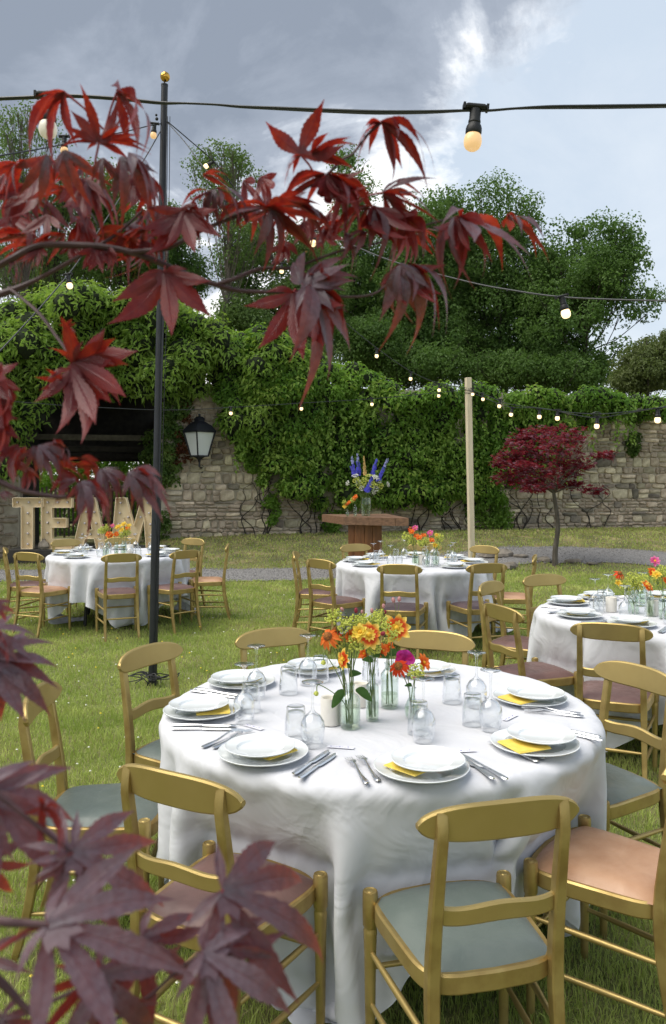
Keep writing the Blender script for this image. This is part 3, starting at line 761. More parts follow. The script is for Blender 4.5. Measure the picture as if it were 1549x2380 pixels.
make_tree([(400, 560, 60, 80), (430, 640, 60, 60)], 38, 415,
          'small dark tree right behind the black pole', 'tree', 22, 75, 110, (.12, .2), (.42, .8), .2, 2.0)
make_tree([(900, 640, 75, 110), (930, 770, 90, 90), (880, 830, 70, 50)], 42, 905,
          'dark tree standing farther back in the middle of the wood', 'tree', 23, 150, 120, (.14, .23), (.5, .95), .24, 2.6)
make_tree([(1060, 660, 70, 120), (1075, 800, 80, 80), (1140, 850, 90, 40)], 44, 1068,
          'dark tree filling the gap behind the tall domed tree', 'tree', 24, 150, 120, (.14, .23), (.5, .95), .24, 2.6)
make_tree([(740, 600, 60, 70), (770, 700, 80, 90), (720, 780, 70, 50)], 43, 752,
          'dark tree behind the hanging orange maple leaf', 'tree', 25, 130, 120, (.14, .23), (.5, .95), .24, 2.4)
make_tree([(1260, 690, 60, 110), (1255, 820, 80, 70), (1330, 860, 70, 30)], 43, 1262,
          'dark tree between the domed tree and the broad tree at the right', 'tree', 26, 130, 120, (.14, .23), (.5, .95), .24, 2.4)
make_tree([(200, 600, 70, 60), (60, 640, 80, 60), (330, 640, 70, 40)], 40, 190,
          'dark tree low behind the shrub mound at the left', 'tree', 27, 110, 110, (.13, .22), (.45, .9), .2, 2.4)
make_tree([(620, 790, 80, 50), (700, 830, 90, 40), (560, 740, 60, 40)], 34, 650,
          'low leafy tree just above the dip of the creeper hedge', 'tree2', 28, 110, 120, (.12, .2), (.4, .75), .16, 2.0)
make_tree([(980, 850, 120, 45), (860, 800, 80, 60)], 35, 940,
          'low dark growth under the trees behind the middle of the hedge', 'tree', 29, 130, 120, (.12, .2), (.4, .75), .16, 2.0)
make_tree([(1180, 860, 120, 40), (1320, 870, 110, 35)], 35, 1230,
          'low dark growth under the trees right of the pale post', 'tree', 30, 130, 120, (.12, .2), (.4, .75), .16, 2.0)
make_tree([(1510, 850, 80, 62), (1560, 810, 70, 50), (1465, 880, 45, 40)], 27, 1520,
          'dense olive green bush rising behind the wall at the right edge', 'hedge', 20, 110, 150, (.09, .15), (.28, .5), .14, 1.6)

# ------------------------------------------------------------------ creeper and shrubs on the wall
def wall_clumps(poly, n, seed, out_fn, rad, hole=None):
    rg = np.random.default_rng(seed); xs_ = [p[0] for p in poly]; ys_ = [p[1] for p in poly]; C = []; Rr = []
    while len(C) < n:
        x = rg.uniform(min(xs_), max(xs_)); y = rg.uniform(min(ys_), max(ys_))
        if not in_poly(x, y, poly) or (hole and in_poly(x, y, hole)): continue
        s, z = wall_sz(x, y); d = out_fn(x, y, rg)
        p = WMAT @ Vector((s, -d, z)); k = (18.0 / p.y)
        # keep the place in the picture while standing nearer or farther than the wall face
        q = at(x, y, p.y); C.append((q.x, p.y, q.z)); Rr.append(rg.uniform(*rad))
    return np.array(C), np.array(Rr), rg
def core_mesh(C, Rr, k=.72):  # dark balls filling the clumps, standing in for shade between the leaves
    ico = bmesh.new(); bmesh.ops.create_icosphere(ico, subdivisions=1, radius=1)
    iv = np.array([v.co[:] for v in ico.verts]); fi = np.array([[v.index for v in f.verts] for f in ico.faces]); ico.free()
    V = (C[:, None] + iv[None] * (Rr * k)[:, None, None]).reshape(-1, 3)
    return np_mesh('shade_core', V, (np.arange(len(C))[:, None, None] * len(iv) + fi[None]).reshape(-1, 3), M['ivy_core'], True, 3)
# hanging creeper curtain along the long wall
P_CREEP = [(560, 760), (640, 775), (700, 812), (770, 848), (830, 858), (880, 885), (950, 905), (1090, 908), (1190, 912), (1290, 918), (1390, 912), (1440, 925), (1549, 932), (1640, 930), (1900, 925),
           (1900, 985), (1640, 955), (1549, 962), (1450, 970), (1395, 975), (1350, 1000), (1300, 1090), (1180, 1120), (1165, 1175), (1000, 1170), (860, 1172), (720, 1170), (668, 1140), (640, 1085), (570, 1030), (520, 1000), (500, 940), (520, 850)]
def out_creep(x, y, rg): return rg.uniform(.05, .45) + .35 * math.exp(-((y - 915) / 45.0) ** 2) + .15 * math.sin(x * .021)
C, Rr, rg = wall_clumps(P_CREEP, 680, 31, out_creep, (.17, .34))
creep = thing('wall_creeper', 'green creeper hanging like a curtain over the long garden wall', 'creeper', Matrix.Identity(4))
V, Fq = clump_leaves(C, Rr, 98, rg, up=.35, ln=(.075, .135), ratio=.48, down=.9, front=(0, -1, .35))
obj('leaves', np_mesh('leaves', V, Fq, M['creeper']), creep)
# lighter trailing shoots
sh = []
for k in range(160):
    x = rg.uniform(540, 1560); y0 = rg.uniform(870, 1060)
    if not in_poly(x, y0, P_CREEP): continue
    s, z = wall_sz(x, y0)
    for q in range(26):
        sh.append(WMAT @ Vector((s + .05 * math.sin(q * .7 + k), -.62 - .1 * rg.random(), z - q * .035 + rg.uniform(-.03, .03))))
sh = np.array([p[:] for p in sh]); nn = len(sh)
V, Fq = leaf_geo(sh, np.array([0, -.7, .6]) + rg.normal(size=(nn, 3)) * .5, np.array([0, -.2, -1.]) + rg.normal(size=(nn, 3)) * .6, rg.uniform(.07, .13, nn), rg.uniform(.04, .07, nn))
obj('shoots', np_mesh('shoots', V, Fq, M['creeper2']), creep)
obj('shade_core', core_mesh(C, Rr), creep)
pick = rg.choice(len(C), 130, replace=False)
V, Fq = clump_leaves(C[pick] + np.array([0, -.08, .05]), Rr[pick] * 1.05, 40, rg, up=.5, ln=(.09, .145), ratio=.5, down=.8, front=(0, -1, .35))
obj('young_leaves', np_mesh('young_leaves', V, Fq, M['young_creeper']), creep)
rw = random.Random(8)
for k in range(30):
    wd = MB(); x = rw.choice((rw.uniform(560, 760), rw.uniform(900, 1180), rw.uniform(1180, 1420))); s0, z0 = wall_sz(x, 1238); pts = []
    for q in range(7): pts.append(WMAT @ Vector((s0 + .10 * math.sin(q * 1.1 + k) + q * rw.uniform(-.06, .06), -.05, z0 - .1 + q * .22)))
    wd.tube(spline(pts, 3), [.016 - .0006 * i for i in range(19)], 5); obj('woody_stem', wd.mesh('woody_stem', M['bark_dark']), creep)
# high mound of shrub over the gateway
P_MOUND = [(-480, 800), (-300, 770), (-140, 745), (0, 735), (40, 725), (120, 700), (180, 690), (240, 690), (290, 676), (340, 680), (430, 715), (500, 770), (570, 772), (625, 775), (690, 815), (720, 860), (660, 930), (600, 985), (545, 985), (480, 915), (430, 905), (380, 912), (345, 905), (325, 940), (300, 882), (262, 912), (225, 868), (172, 905), (130, 872), (98, 940), (55, 990), (50, 1110), (-140, 1120), (-480, 1180)]
def out_mound(x, y, rg): return rg.uniform(-.5, .75) + .25 * math.sin(x * .03) * math.cos(y * .04)
C, Rr, rg = wall_clumps(P_MOUND, 600, 32, out_mound, (.26, .46))
shrub = thing('climbing_shrub', 'high mound of leafy climbing shrub arching over the dark gateway', 'shrub', Matrix.Identity(4))
V, Fq = clump_leaves(C, Rr, 118, rg, up=.5, ln=(.10, .19), ratio=.34, down=.55, front=(0, -1, .5))
obj('leaves', np_mesh('leaves', V, Fq, M['creeper2']), shrub)
obj('shade_core', core_mesh(C, Rr), shrub)
pick = rg.choice(len(C), 165, replace=False)
V, Fq = clump_leaves(C[pick] + np.array([0, -.10, .10]), Rr[pick] * 1.08, 46, rg, up=.7, ln=(.10, .17), ratio=.34, down=.4, front=(0, -1, .5))
obj('young_leaves', np_mesh('young_leaves', V, Fq, M['young_creeper']), shrub)
# ivy climbing the gate pier beside the lantern, partly reddening
for poly, n, seed, lb, mats in (([(368, 905), (440, 905), (432, 965), (425, 1010), (425, 1080), (405, 1120), (385, 1135), (366, 1140)], 70, 41, 'ivy with small pale leaves climbing the pier beside the lantern', 'ivy'),
                          ([(366, 1195), (392, 1195), (385, 1262), (366, 1262)], 8, 42, 'small tuft of ivy at the foot of the gate pier', 'ivy'),
                          ([(560, 1030), (600, 1060), (625, 1110), (640, 1180), (648, 1215), (625, 1215), (610, 1140), (580, 1085), (555, 1055)], 34, 43, 'thin tongue of creeper trailing down the bare stones', 'creeper'),
                          ([(1120, 1170), (1185, 1160), (1182, 1222), (1100, 1222)], 26, 44, 'low leafy bush at the wall foot behind the pale post', 'creeper2'),
                          ([(1452, 960), (1490, 960), (1480, 1060), (1460, 1050)], 20, 45, 'strand of creeper hanging on the bare wall at the right', 'ivy'),
                          ([(748, 1195), (800, 1195), (800, 1235), (760, 1240)], 14, 46, 'small bush at the wall foot behind the timber table', 'creeper')):
    C, Rr, rg = wall_clumps(poly, n, seed, lambda x, y, g_: g_.uniform(.02, .12), (.08, .17) if seed != 44 else (.16, .3))
    t = thing('ivy' if mats == 'ivy' else 'creeper', lb, 'ivy' if mats == 'ivy' else 'creeper', Matrix.Identity(4))
    V, Fq = clump_leaves(C, Rr, 42, rg, up=.2, ln=(.06, .10), ratio=.8, down=.7, front=(0, -1, .3))
    obj('leaves', np_mesh('leaves', V, Fq, M[mats]), t)
    if seed == 41:
        C, Rr, rg = wall_clumps([(415, 920), (470, 930), (445, 1010), (440, 1075), (415, 1100), (395, 1050)], 22, 47, lambda x, y, g_: g_.uniform(.02, .1), (.07, .13))
        V, Fq = clump_leaves(C, Rr, 36, rg, up=.2, ln=(.05, .09), ratio=.8, down=.7, front=(0, -1, .3))
        obj('red_leaves', np_mesh('red_leaves', V, Fq, M['ivy_red']), t)
# foliage in daylight beyond the passage
C = np.array([(WMAT @ Vector((S_OPEN0 - .8 + rng.random() * (sw + 2.2), 6.4 + rng.random() * 2, -.1 + rng.random() * 4.2)))[:] for k in range(420)])
V, Fq = clump_leaves(C, rng.uniform(.3, .5, 420), 60, rng, ln=(.10, .18), ratio=.5)
tag(obj('bush', np_mesh('bush', V, Fq, M['creeper'])), 'sunlit bushes beyond the dark gateway and its fence', 'bush')
C = np.array([(WMAT @ Vector((S_OPEN1 - .28 + rng.random() * .3, .35 + rng.random() * .8, .3 + rng.random() * 2.4)))[:] for k in range(45)])
V, Fq = clump_leaves(C, rng.uniform(.12, .26, 45), 40, rng, ln=(.07, .12), ratio=.6)
tag(obj('ivy', np_mesh('ivy', V, Fq, M['ivy'])), 'dark ivy hanging inside the right side of the gateway', 'ivy')
# ------------------------------------------------------------------ chairs
def rect_sweep(b, pts, wx, wy):
    """pts: (x, y, z); rectangular section with chamfered corners, widths along x and y"""
    vs = []; fs = []
    for (x, y, z), a, c in zip(pts, wx, wy):
        a /= 2; c /= 2; k = .28
        for ux, uy in ((1, 1 - k), (1 - k, 1), (-1 + k, 1), (-1, 1 - k), (-1, -1 + k), (-1 + k, -1), (1 - k, -1), (1, -1 + k)):
            vs.append((x + a * ux, y + c * uy, z))
    n = 8
    for i in range(len(pts) - 1):
        for q in range(n):
            j = (q + 1) % n; fs.append((i * n + q, i * n + j, (i + 1) * n + j, (i + 1) * n + q))
    fs.append(tuple(range(n - 1, -1, -1))); fs.append(tuple(range((len(pts) - 1) * n, len(pts) * n)))
    b.add(vs, fs)
def board(b, cols, th):
    """curved board: cols = (x, y, z_low, z_high, lean) ; rounded edges"""
    vs = []; fs = []; t = th / 2; n = 8
    for x, y, z0, z1, lean in cols:
        e = min(.005, (z1 - z0) * .2)
        for yy, zz in ((-t, z0 + e), (-t * .5, z0), (t * .5, z0), (t, z0 + e), (t, z1 - e), (t * .5, z1), (-t * .5, z1), (-t, z1 - e)):
            vs.append((x, y + yy - lean * (zz - cols[len(cols) // 2][2]), zz))
    for i in range(len(cols) - 1):
        for q in range(n):
            j = (q + 1) % n; fs.append((i * n + q, (i + 1) * n + q, (i + 1) * n + j, i * n + j))
    fs.append(tuple(range(n))); fs.append(tuple(range(len(cols) * n - 1, (len(cols) - 1) * n - 1, -1)))
    b.add(vs, fs)
def chair_template(seatmat):
    T = []; G = M['gold']
    # cushion
    b = MB(); nu, nv = 14, 12; vs = []
    def seat_xy(u, v):
        hw = .165 + (.195 - .165) * v; y = -.175 + .375 * v
        x = u * hw
        y += -.022 * (u * u) * (v) + .012 * (1 - u * u) * v - .012 * (1 - u * u) * (1 - v)
        return x, y
    for iv in range(nv + 1):
        for iu in range(nu + 1):
            u = -1 + 2 * iu / nu; v = iv / nv; x, y = seat_xy(u * .985, .012 + v * .976)
            e = (1 - abs(u) ** 5) * (1 - abs(2 * v - 1) ** 5)
            vs.append((x, y, .450 + .030 * e ** .6))
    fs = [(j * (nu + 1) + i, j * (nu + 1) + i + 1, (j + 1) * (nu + 1) + i + 1, (j + 1) * (nu + 1) + i) for j in range(nv) for i in range(nu)]
    b.add(vs, fs); T.append(('seat', b.mesh('seat', seatmat, True, 0), None))
    # seat frame: rails round the cushion
    b = MB(); ring = []
    for k in range(44):
        a = 2 * math.pi * k / 44; cu, su = math.cos(a), math.sin(a)
        u = math.copysign(abs(cu) ** .35, cu); v = .5 + .5 * math.copysign(abs(su) ** .35, su); ring.append(seat_xy(u, v))
    vs = []
    for f, zz in ((1.035, .405), (1.055, .41), (1.055, .448), (1.03, .4535), (.97, .452), (.94, .405)):
        for x, y in ring: vs.append((x * f, (y - .01) * f + .01, zz))
    n = 44; fs = []
    for r_ in range(6):
        for i in range(n):
            j = (i + 1) % n; r2 = (r_ + 1) % 6; fs.append((r_ * n + i, r_ * n + j, r2 * n + j, r2 * n + i))
    b.add(vs, fs); T.append(('seat_frame', b.mesh('seat_frame', G, True, 35), None))
    # front legs, turned, with the ringed top standing beside the cushion
    prof = [(.0001, 0), (.0105, 0), (.0125, .03), (.0165, .30), (.0185, .362), (.0188, .372), (.0172, .377), (.0172, .381), (.0205, .388), (.0215, .43), (.0212, .472), (.0195, .479), (.0165, .480), (.0150, .4775), (.0100, .4772), (.0085, .4795), (.0001, .4795)]
    for sx in (-1, 1):
        b = MB(); b.lathe(prof, 14, Matrix.Translation((sx * .198, .172, 0))); T.append(('front_leg', b.mesh('front_leg', G, True, 35), None))
    # back posts, swept back below and above
    zs = [0, .06, .14, .22, .30, .38, .44, .50, .58, .66, .73, .785, .815, .838, .850]
    def post_y(z):
        low = -.075 * max(0, (.40 - z) / .40) ** 1.7; hi = -.062 * max(0, (z - .46) / .42) ** 1.25; return -.185 + low + hi
    for sx in (-1, 1):
        b = MB(); pts = []; wx = []; wy = []
        for z in zs:
            x = sx * (.157 + .008 * max(0, (.4 - z) / .4) - .006 * max(0, (z - .45) / .4)); y = post_y(z)
            w = .022 + .010 * min(1, z / .4) - .006 * max(0, (z - .45) / .4); d = .024 + .011 * min(1, z / .42) - .008 * max(0, (z - .45) / .4)
            if z > .785:
                cut = (z - .785) / .065; back = y - d / 2 + cut ** 1.5 * d * .80; front = y + d / 2 - .004; d = front - back; y = (front + back) / 2
            pts.append((x, y, z)); wx.append(w); wy.append(d)
        rect_sweep(b, pts, wx, wy); T.append(('back_post', b.mesh('back_post', G, True, 30), None))
    # crest rail
    b = MB(); cols = []; hw = .202
    for i in range(33):
        a = -math.cos(math.pi * i / 32); x = a * hw
        h = .046 * max(.02, (1 - abs(a) ** 3.4)) ** .48; zc = .815 + .008 * (1 - a * a) ; y = post_y(.815) + .0185 - .028 * (1 - a * a) + .014
        cols.append((x, y, zc - h, zc + h, .13))
    board(b, cols, .018); T.append(('crest_rail', b.mesh('crest_rail', G, True, 35), None))
    # middle rail with its cupid's-bow edge
    b = MB(); cols = []
    for i in range(23):
        a = -1 + 2 * i / 22; x = a * .146; w = .010 * math.cos(a * math.pi * 1.0) + .016 * a * a
        z0 = .575 + w * .75 ; z1 = .618 + w * 1.15
        cols.append((x, post_y(.6) + .004 - .018 * (1 - a * a), z0, z1, .1))
    board(b, cols, .016); T.append(('middle_rail', b.mesh('middle_rail', G, True, 35), None))
    def rod(p, q, r=.0088):
        b = MB(); p, q = Vector(p), Vector(q); m1 = p.lerp(q, .5)
        b.tube([p, p.lerp(q, .06), p.lerp(q, .3), m1, p.lerp(q, .7), p.lerp(q, .94), q], [r * .7, r * .8, r * 1.02, r * 1.1, r * 1.02, r * .8, r * .7], 8)
        T.append(('stretcher', b.mesh('stretcher', G, True, 50), None))
    for sx in (-1, 1):
        rod((sx * .198, .172, .315), (sx * .158, post_y(.30), .295)); rod((sx * .198, .172, .175), (sx * .161, post_y(.16), .165))
    rod((-.198, .172, .27), (.198, .172, .27)); rod((-.160, post_y(.2), .21), (.160, post_y(.2), .21))
    return T
CH = {k: chair_template(M[k + '_seat']) for k in ('grey', 'tan', 'brown', 'dark')}
def place_chair(x, y, face, seat, label, group, z=0.0):
    return inst(CH[seat], 'dining_chair', label, 'chair', TR(x, y, z - .004, R(face) - math.pi / 2), group)

# ------------------------------------------------------------------ tables and draped cloths
TOP = .757
def drape(center, rot, side, chairs, seed, N=63, steps=210, Rt=.80):
    """let a square cloth fall over the round top: positions solved step by step"""
    rg = np.random.default_rng(seed)
    u = np.linspace(-side / 2, side / 2, N); U, Vv = np.meshgrid(u, u, indexing='ij')
    c, s = math.cos(rot), math.sin(rot)
    P = np.stack([U * c - Vv * s, U * s + Vv * c, np.full_like(U, TOP)], -1)
    rho = np.hypot(P[..., 0], P[..., 1]); pin = rho < Rt - .012
    P[..., 2] += np.where(pin, 0, .002); P[~pin] += rg.normal(size=(int((~pin).sum()), 3)) * .006
    w = np.where(pin, 0., 1.)[..., None]; prev = P.copy(); d0 = side / (N - 1)
    sl = slice
    G = []
    def grp(a, b, L, k): G.append((a, b, L, k))
    for o in (0, 1):
        e = N - 1 - o; m = e // 2
        i0 = [sl(o, o + 2 * m, 2), sl(o + 1, o + 1 + 2 * m, 2)]
        grp((sl(None), i0[0]), (sl(None), i0[1]), d0, 1.); grp((i0[0], sl(None)), (i0[1], sl(None)), d0, 1.)
        grp((i0[0], sl(0, N - 1)), (i0[1], sl(1, N)), d0 * 1.41421, .45); grp((i0[0], sl(1, N)), (i0[1], sl(0, N - 1)), d0 * 1.41421, .45)
    for o in range(4):
        m = (N - 2 - o + 3) // 4
        a_, b_ = sl(o, o + 4 * m, 4), sl(o + 2, o + 2 + 4 * m, 4)
        if len(range(N)[a_]) != len(range(N)[b_]): a_ = sl(o, o + 4 * (m - 1), 4) if len(range(N)[a_]) > len(range(N)[b_]) else a_
        k_ = min(len(range(N)[a_]), len(range(N)[b_])); a_ = sl(o, o + 4 * (k_ - 1) + 1, 4); b_ = sl(o + 2, o + 2 + 4 * (k_ - 1) + 1, 4)
        grp((sl(None), a_), (sl(None), b_), 2 * d0, .22); grp((a_, sl(None)), (b_, sl(None)), 2 * d0, .22)
    chs = [(cx - center[0], cy - center[1], math.cos(R(f)), math.sin(R(f))) for cx, cy, f in chairs]
    for st in range(steps):
        vel = (P - prev) * (.975 if st < steps * .7 else .93); prev = P.copy()
        P = P + w * (vel + np.array([0, 0, -9.8 * (1 / 55.) ** 2]))
        for it in range(7):
            for a, b, L, k in G:
                A = P[a]; B = P[b]; D = B - A; ln = np.sqrt((D * D).sum(-1, keepdims=True)) + 1e-9
                wa = w[a]; wb = w[b]; ws = wa + wb; ws = np.where(ws == 0, 1, ws)
                q = D * ((ln - L) / ln * k) / ws
                P[a] = A + q * wa; P[b] = B - q * wb
            # table rim
            rho = np.hypot(P[..., 0], P[..., 1]); ins = (rho < Rt + .004) & (P[..., 2] < TOP) & (P[..., 2] > TOP - .05) & ~pin
            dz = TOP - P[..., 2]; dr = Rt + .004 - rho; up = ins & (dz < dr); P[..., 2] = np.where(up, TOP, P[..., 2])
            k = np.where(ins & ~up, (Rt + .004) / np.maximum(rho, 1e-6), 1); P[..., 0] *= k; P[..., 1] *= k
            # chair seats push the cloth inwards
            for cx, cy, fx, fy in chs:
                rx = P[..., 0] - cx; ry = P[..., 1] - cy; ly = rx * fx + ry * fy; lx = -rx * fy + ry * fx
                hit = (np.abs(lx) < .235) & (ly > -.15) & (ly < .218) & (P[..., 2] < .50) & (P[..., 2] > .36) & ~pin
                push = np.where(hit, np.minimum(.218 - ly, .05), 0); P[..., 0] += push * fx; P[..., 1] += push * fy; prev[..., 0] += push * fx; prev[..., 1] += push * fy
            fl = P[..., 2] < .035
            if fl.any():
                P[..., 2] = np.where(fl, .035, P[..., 2])
                P[..., 0] = np.where(fl, prev[..., 0] * .7 + P[..., 0] * .3, P[..., 0]); P[..., 1] = np.where(fl, prev[..., 1] * .7 + P[..., 1] * .3, P[..., 1])
    return P.reshape(-1, 3), N
def cloth(center, rot, side, chairs, seed, label, N=63):
    P, N = drape(center, rot, side, chairs, seed, N)
    idx = np.arange(N * N).reshape(N, N)
    Fq = np.stack([idx[:-1, :-1], idx[1:, :-1], idx[1:, 1:], idx[:-1, 1:]], -1).reshape(-1, 4)
    me = np_mesh('tablecloth', P, Fq, M['linen'], True)
    uv = me.uv_layers.new(name='UVMap'); g_ = np.stack(np.meshgrid(np.linspace(0, 1, N), np.linspace(0, 1, N), indexing='ij'), -1).reshape(-1, 2)
    uv.data.foreach_set('uv', g_[Fq.ravel()].astype(np.float32).ravel())
    o = obj('tablecloth', me, None, TR(center[0], center[1], 0)); tag(o, label, 'tablecloth', 'white tablecloths')
    md = o.modifiers.new('smooth', 'SUBSURF'); md.levels = 1; md.render_levels = 2
    return o
b = MB(); b.lathe([(.0001, .725), (.765, .725), (.770, .729), (.770, .742), (.766, .746), (.0001, .746)], 64); T_TOP = b.mesh('table_top', M['dark_wood'], True, 30)
T_LEG = []
for k in range(4):
    a = math.pi / 4 + k * math.pi / 2; c_, s_ = math.cos(a), math.sin(a); b = MB()
    b.tube([(c_ * .44, s_ * .44, .72), (c_ * .47, s_ * .47, .35), (c_ * .50, s_ * .50, 0)], [.019, .019, .018], 10); T_LEG.append(b.mesh('table_leg', M['black']))
def round_table(c, rot, label):
    t = thing('round_table', label, 'table', TR(c[0], c[1], 0, rot), 'round dining tables')
    obj('table_top', T_TOP, t)
    for m_ in T_LEG: obj('leg', m_, t)

NEAR, MID, LEFT, RIGHT = (.17, 2.944), (.823, 8.05), (-2.455, 9.05), (2.10, 5.0)
near_chairs = [(.335, 2.03, 104, 'grey', 'grey seated gold chair at the front, back towards the camera'),
               (-.292, 2.185, 61, 'brown', 'brown seated gold chair at the front left behind the purple leaves'),
               (-.806, 2.78, 4, 'grey', 'grey seated gold chair at the left end of the nearest table'),
               (-.616, 3.374, -29, 'grey', 'gold chair by the foot of the black pole, grey seat half under the nearest table'),
               (-.196, 3.68, -64, 'grey', 'gold chair behind the nearest table, left of its flowers'),
               (.41, 3.60, -110, 'grey', 'gold chair behind the nearest table, right of its flowers'),
               (1.0, 3.0, 208, 'grey', 'grey seated gold chair at the right end of the nearest table'),
               (.84, 2.36, 140, 'tan', 'tan leather seated gold chair cut by the right edge of the picture')]
for x, y, f, s, lb in near_chairs: place_chair(x, y, f, s, lb, 'chairs round the nearest table')
def ring_chairs(c, spec, tname, group, dist=.95):
    out = []
    for i, (a, seat, lb, dd, tw) in enumerate(spec):
        d = dist + dd; x = c[0] + d * math.cos(R(a)); y = c[1] + d * math.sin(R(a)); f = a + 180 + tw
        place_chair(x, y, f, seat, lb, group); out.append((x, y, f))
    return out
left_ch = ring_chairs(LEFT, [(-75, 'brown', 'gold chair in the front middle of the far left table', .0, 8), (-127, 'tan', 'gold chair with pinkish tan seat at the front left of the far left table', .02, 14),
    (-160, 'brown', 'leftmost gold chair of the far left table, seen edge on', .03, 0), (138, 'brown', 'gold chair behind the far left table before the letter E', .02, 0),
    (104, 'brown', 'gold chair half hidden behind the flowers of the far left table', .02, 0), (55, 'brown', 'gold chair behind the far left table right of the black pole', .02, 0),
    (3, 'tan', 'rightmost gold chair of the far left table, seen edge on', .06, 4), (-38, 'brown', 'gold chair at the front right of the far left table beside the pole', .0, -6)], 'far left', 'chairs round the far left table')
mid_ch = ring_chairs(MID, [(-102, 'dark', 'gold chair in the front middle of the middle table', .0, 0), (-146, 'brown', 'gold chair at the front left of the middle table', .0, 10),
    (176, 'brown', 'leftmost gold chair of the middle table, seen edge on', .04, 0), (118, 'brown', 'gold chair behind the middle table before the timber pedestal', .04, 0),
    (78, 'brown', 'gold chair behind the flowers of the middle table', .04, 0), (43, 'brown', 'gold chair behind the middle table at the foot of the pale post', .04, 0),
    (-14, 'tan', 'rightmost gold chair of the middle table, seen edge on', .02, 0), (-60, 'dark', 'dark seated gold chair at the front right of the middle table', .02, -14)], 'middle', 'chairs round the middle table')
right_ch = ring_chairs(RIGHT, [(-128, 'brown', 'gold chair at the near side of the right hand table, back to the camera', .0, 14), (-163, 'brown', 'brown seated gold chair at the left side of the right hand table', .0, 6),
    (144, 'brown', 'gold chair at the far left of the right hand table, behind the brown seated one', .02, 0), (112, 'brown', 'gold chair facing the camera behind the right hand table', .06, 0)], 'right', 'chairs round the right hand table')
round_table(NEAR, .3, 'round table under the large white cloth nearest the camera')
round_table(MID, .6, 'round table under white cloth in the middle of the lawn')
round_table(LEFT, .25, 'round table with black legs under white cloth at the far left')
round_table(RIGHT, .4, 'round table under white cloth at the right edge')
cloth(NEAR, R(-106 + 45), 2.36, [q[:3] for i, q in enumerate(near_chairs) if i not in (4, 5)], 5, 'large white cloth draped over the nearest round table', 79)
cloth(MID, R(-77 + 45), 2.46, mid_ch, 6, 'white cloth draped over the middle table on the lawn')
cloth(LEFT, R(-62 + 45), 2.42, left_ch, 7, 'white cloth draped over the far left table before the letters')
cloth(RIGHT, R(-150 + 45), 2.5, right_ch, 8, 'white cloth draped over the table at the right edge')

# ------------------------------------------------------------------ tableware
def lathe_mesh(name, prof, mat, n=32, sharp=40):
    b = MB(); b.lathe(prof, n); return b.mesh(name, mat, True, sharp)
PLATE_L = lathe_mesh('dinner_plate', [(.0001, .0035), (.084, .0035), (.088, .0048), (.0935, .0122), (.097, .0135), (.128, .0175), (.1345, .0205), (.137, .0195), (.1355, .0165), (.100, .0085), (.090, .0), (.0001, .0)], M['porcelain'], 56, 22)
PLATE_S = lathe_mesh('side_plate', [(.0001, .0032), (.062, .0032), (.066, .0045), (.0705, .0112), (.074, .0125), (.098, .0152), (.1035, .018), (.106, .017), (.105, .0145), (.076, .0075), (.067, .0), (.0001, .0)], M['porcelain'], 56, 22)
WINE = lathe_mesh('wine_glass', [(.0300, 0), (.0315, 0), (.0365, .030), (.0390, .056), (.0365, .076), (.0255, .094), (.0105, .105), (.0050, .113), (.0040, .130), (.0040, .165), (.0050, .186), (.0105, .1935), (.030, .1975), (.0345, .199), (.0345, .2008), (.020, .2025), (.0001, .203)], M['glass'], 28, 0)
b = MB(); b.lathe([(.0300, 0), (.0350, .030), (.0375, .056), (.0350, .075), (.0240, .0922), (.0060, .1005), (.0001, .101)], 28); WINE_IN = b.mesh('bowl', M['glass'], True, 0)
WINE_T = [('bowl', WINE_IN, None), ('stem_and_foot', WINE, None)]
TUMB = [('tumbler', lathe_mesh('tumbler', [(.0352, 0), (.0368, 0), (.0345, .055), (.0305, .098), (.0285, .1035), (.0265, .1045), (.0225, .1025), (.0001, .1025), (.0001, .089), (.0265, .087), (.0295, .078), (.0330, .05), (.0352, 0)], M['glass'], 26, 50), None)]
b = MB(); b.box((0, 0, .0022), (.116, .116, .0034), bev=.001); b.box((.003, .003, .0044), (.112, .110, .0014)); NAP = b.mesh('napkin', M['napkin'], False)
def flat_piece(b, outline, zf, th):
    """thin plan shape: outline of (x, half width) along x; zf(x) gives height"""
    vs = []; fs = []; n = len(outline)
    for x, h in outline:
        z = zf(x); vs += [(x, h, z), (x, h * .6, z + th), (x, -h * .6, z + th), (x, -h, z)]
    for i in range(n - 1):
        for k in range(4):
            j = (k + 1) % 4; fs.append((i * 4 + k, i * 4 + j, (i + 1) * 4 + j, (i + 1) * 4 + k))
    fs.append((3, 2, 1, 0)); fs.append(tuple((n - 1) * 4 + k for k in range(4))); b.add(vs, fs)
b = MB(); flat_piece(b, [(-.108, .004), (-.104, .0085), (-.085, .0095), (-.02, .0058), (-.004, .005), (.0, .006), (.01, .009), (.06, .0105), (.085, .0098), (.105, .006), (.114, .001)], lambda x: .002 + .0015 * (x < 0), .0035)
KNIFE = b.mesh('knife', M['steel'], True, 40)
b = MB(); fz = lambda x: .003 + .010 * math.exp(-((x - .035) / .035) ** 2)
flat_piece(b, [(-.102, .004), (-.097, .0088), (-.08, .0092), (-.03, .0045), (.02, .0030), (.034, .0045), (.042, .0105), (.048, .0118)], fz, .0028)
for k in range(4):
    y = -.0100 + k * .00667; pts = [(x, y, fz(x) + .0014) for x in (.046, .062, .082, .104)]
    b.tube(pts, [.0019, .0018, .0016, .0009], 5)
FORK = b.mesh('fork', M['steel'], True, 40)
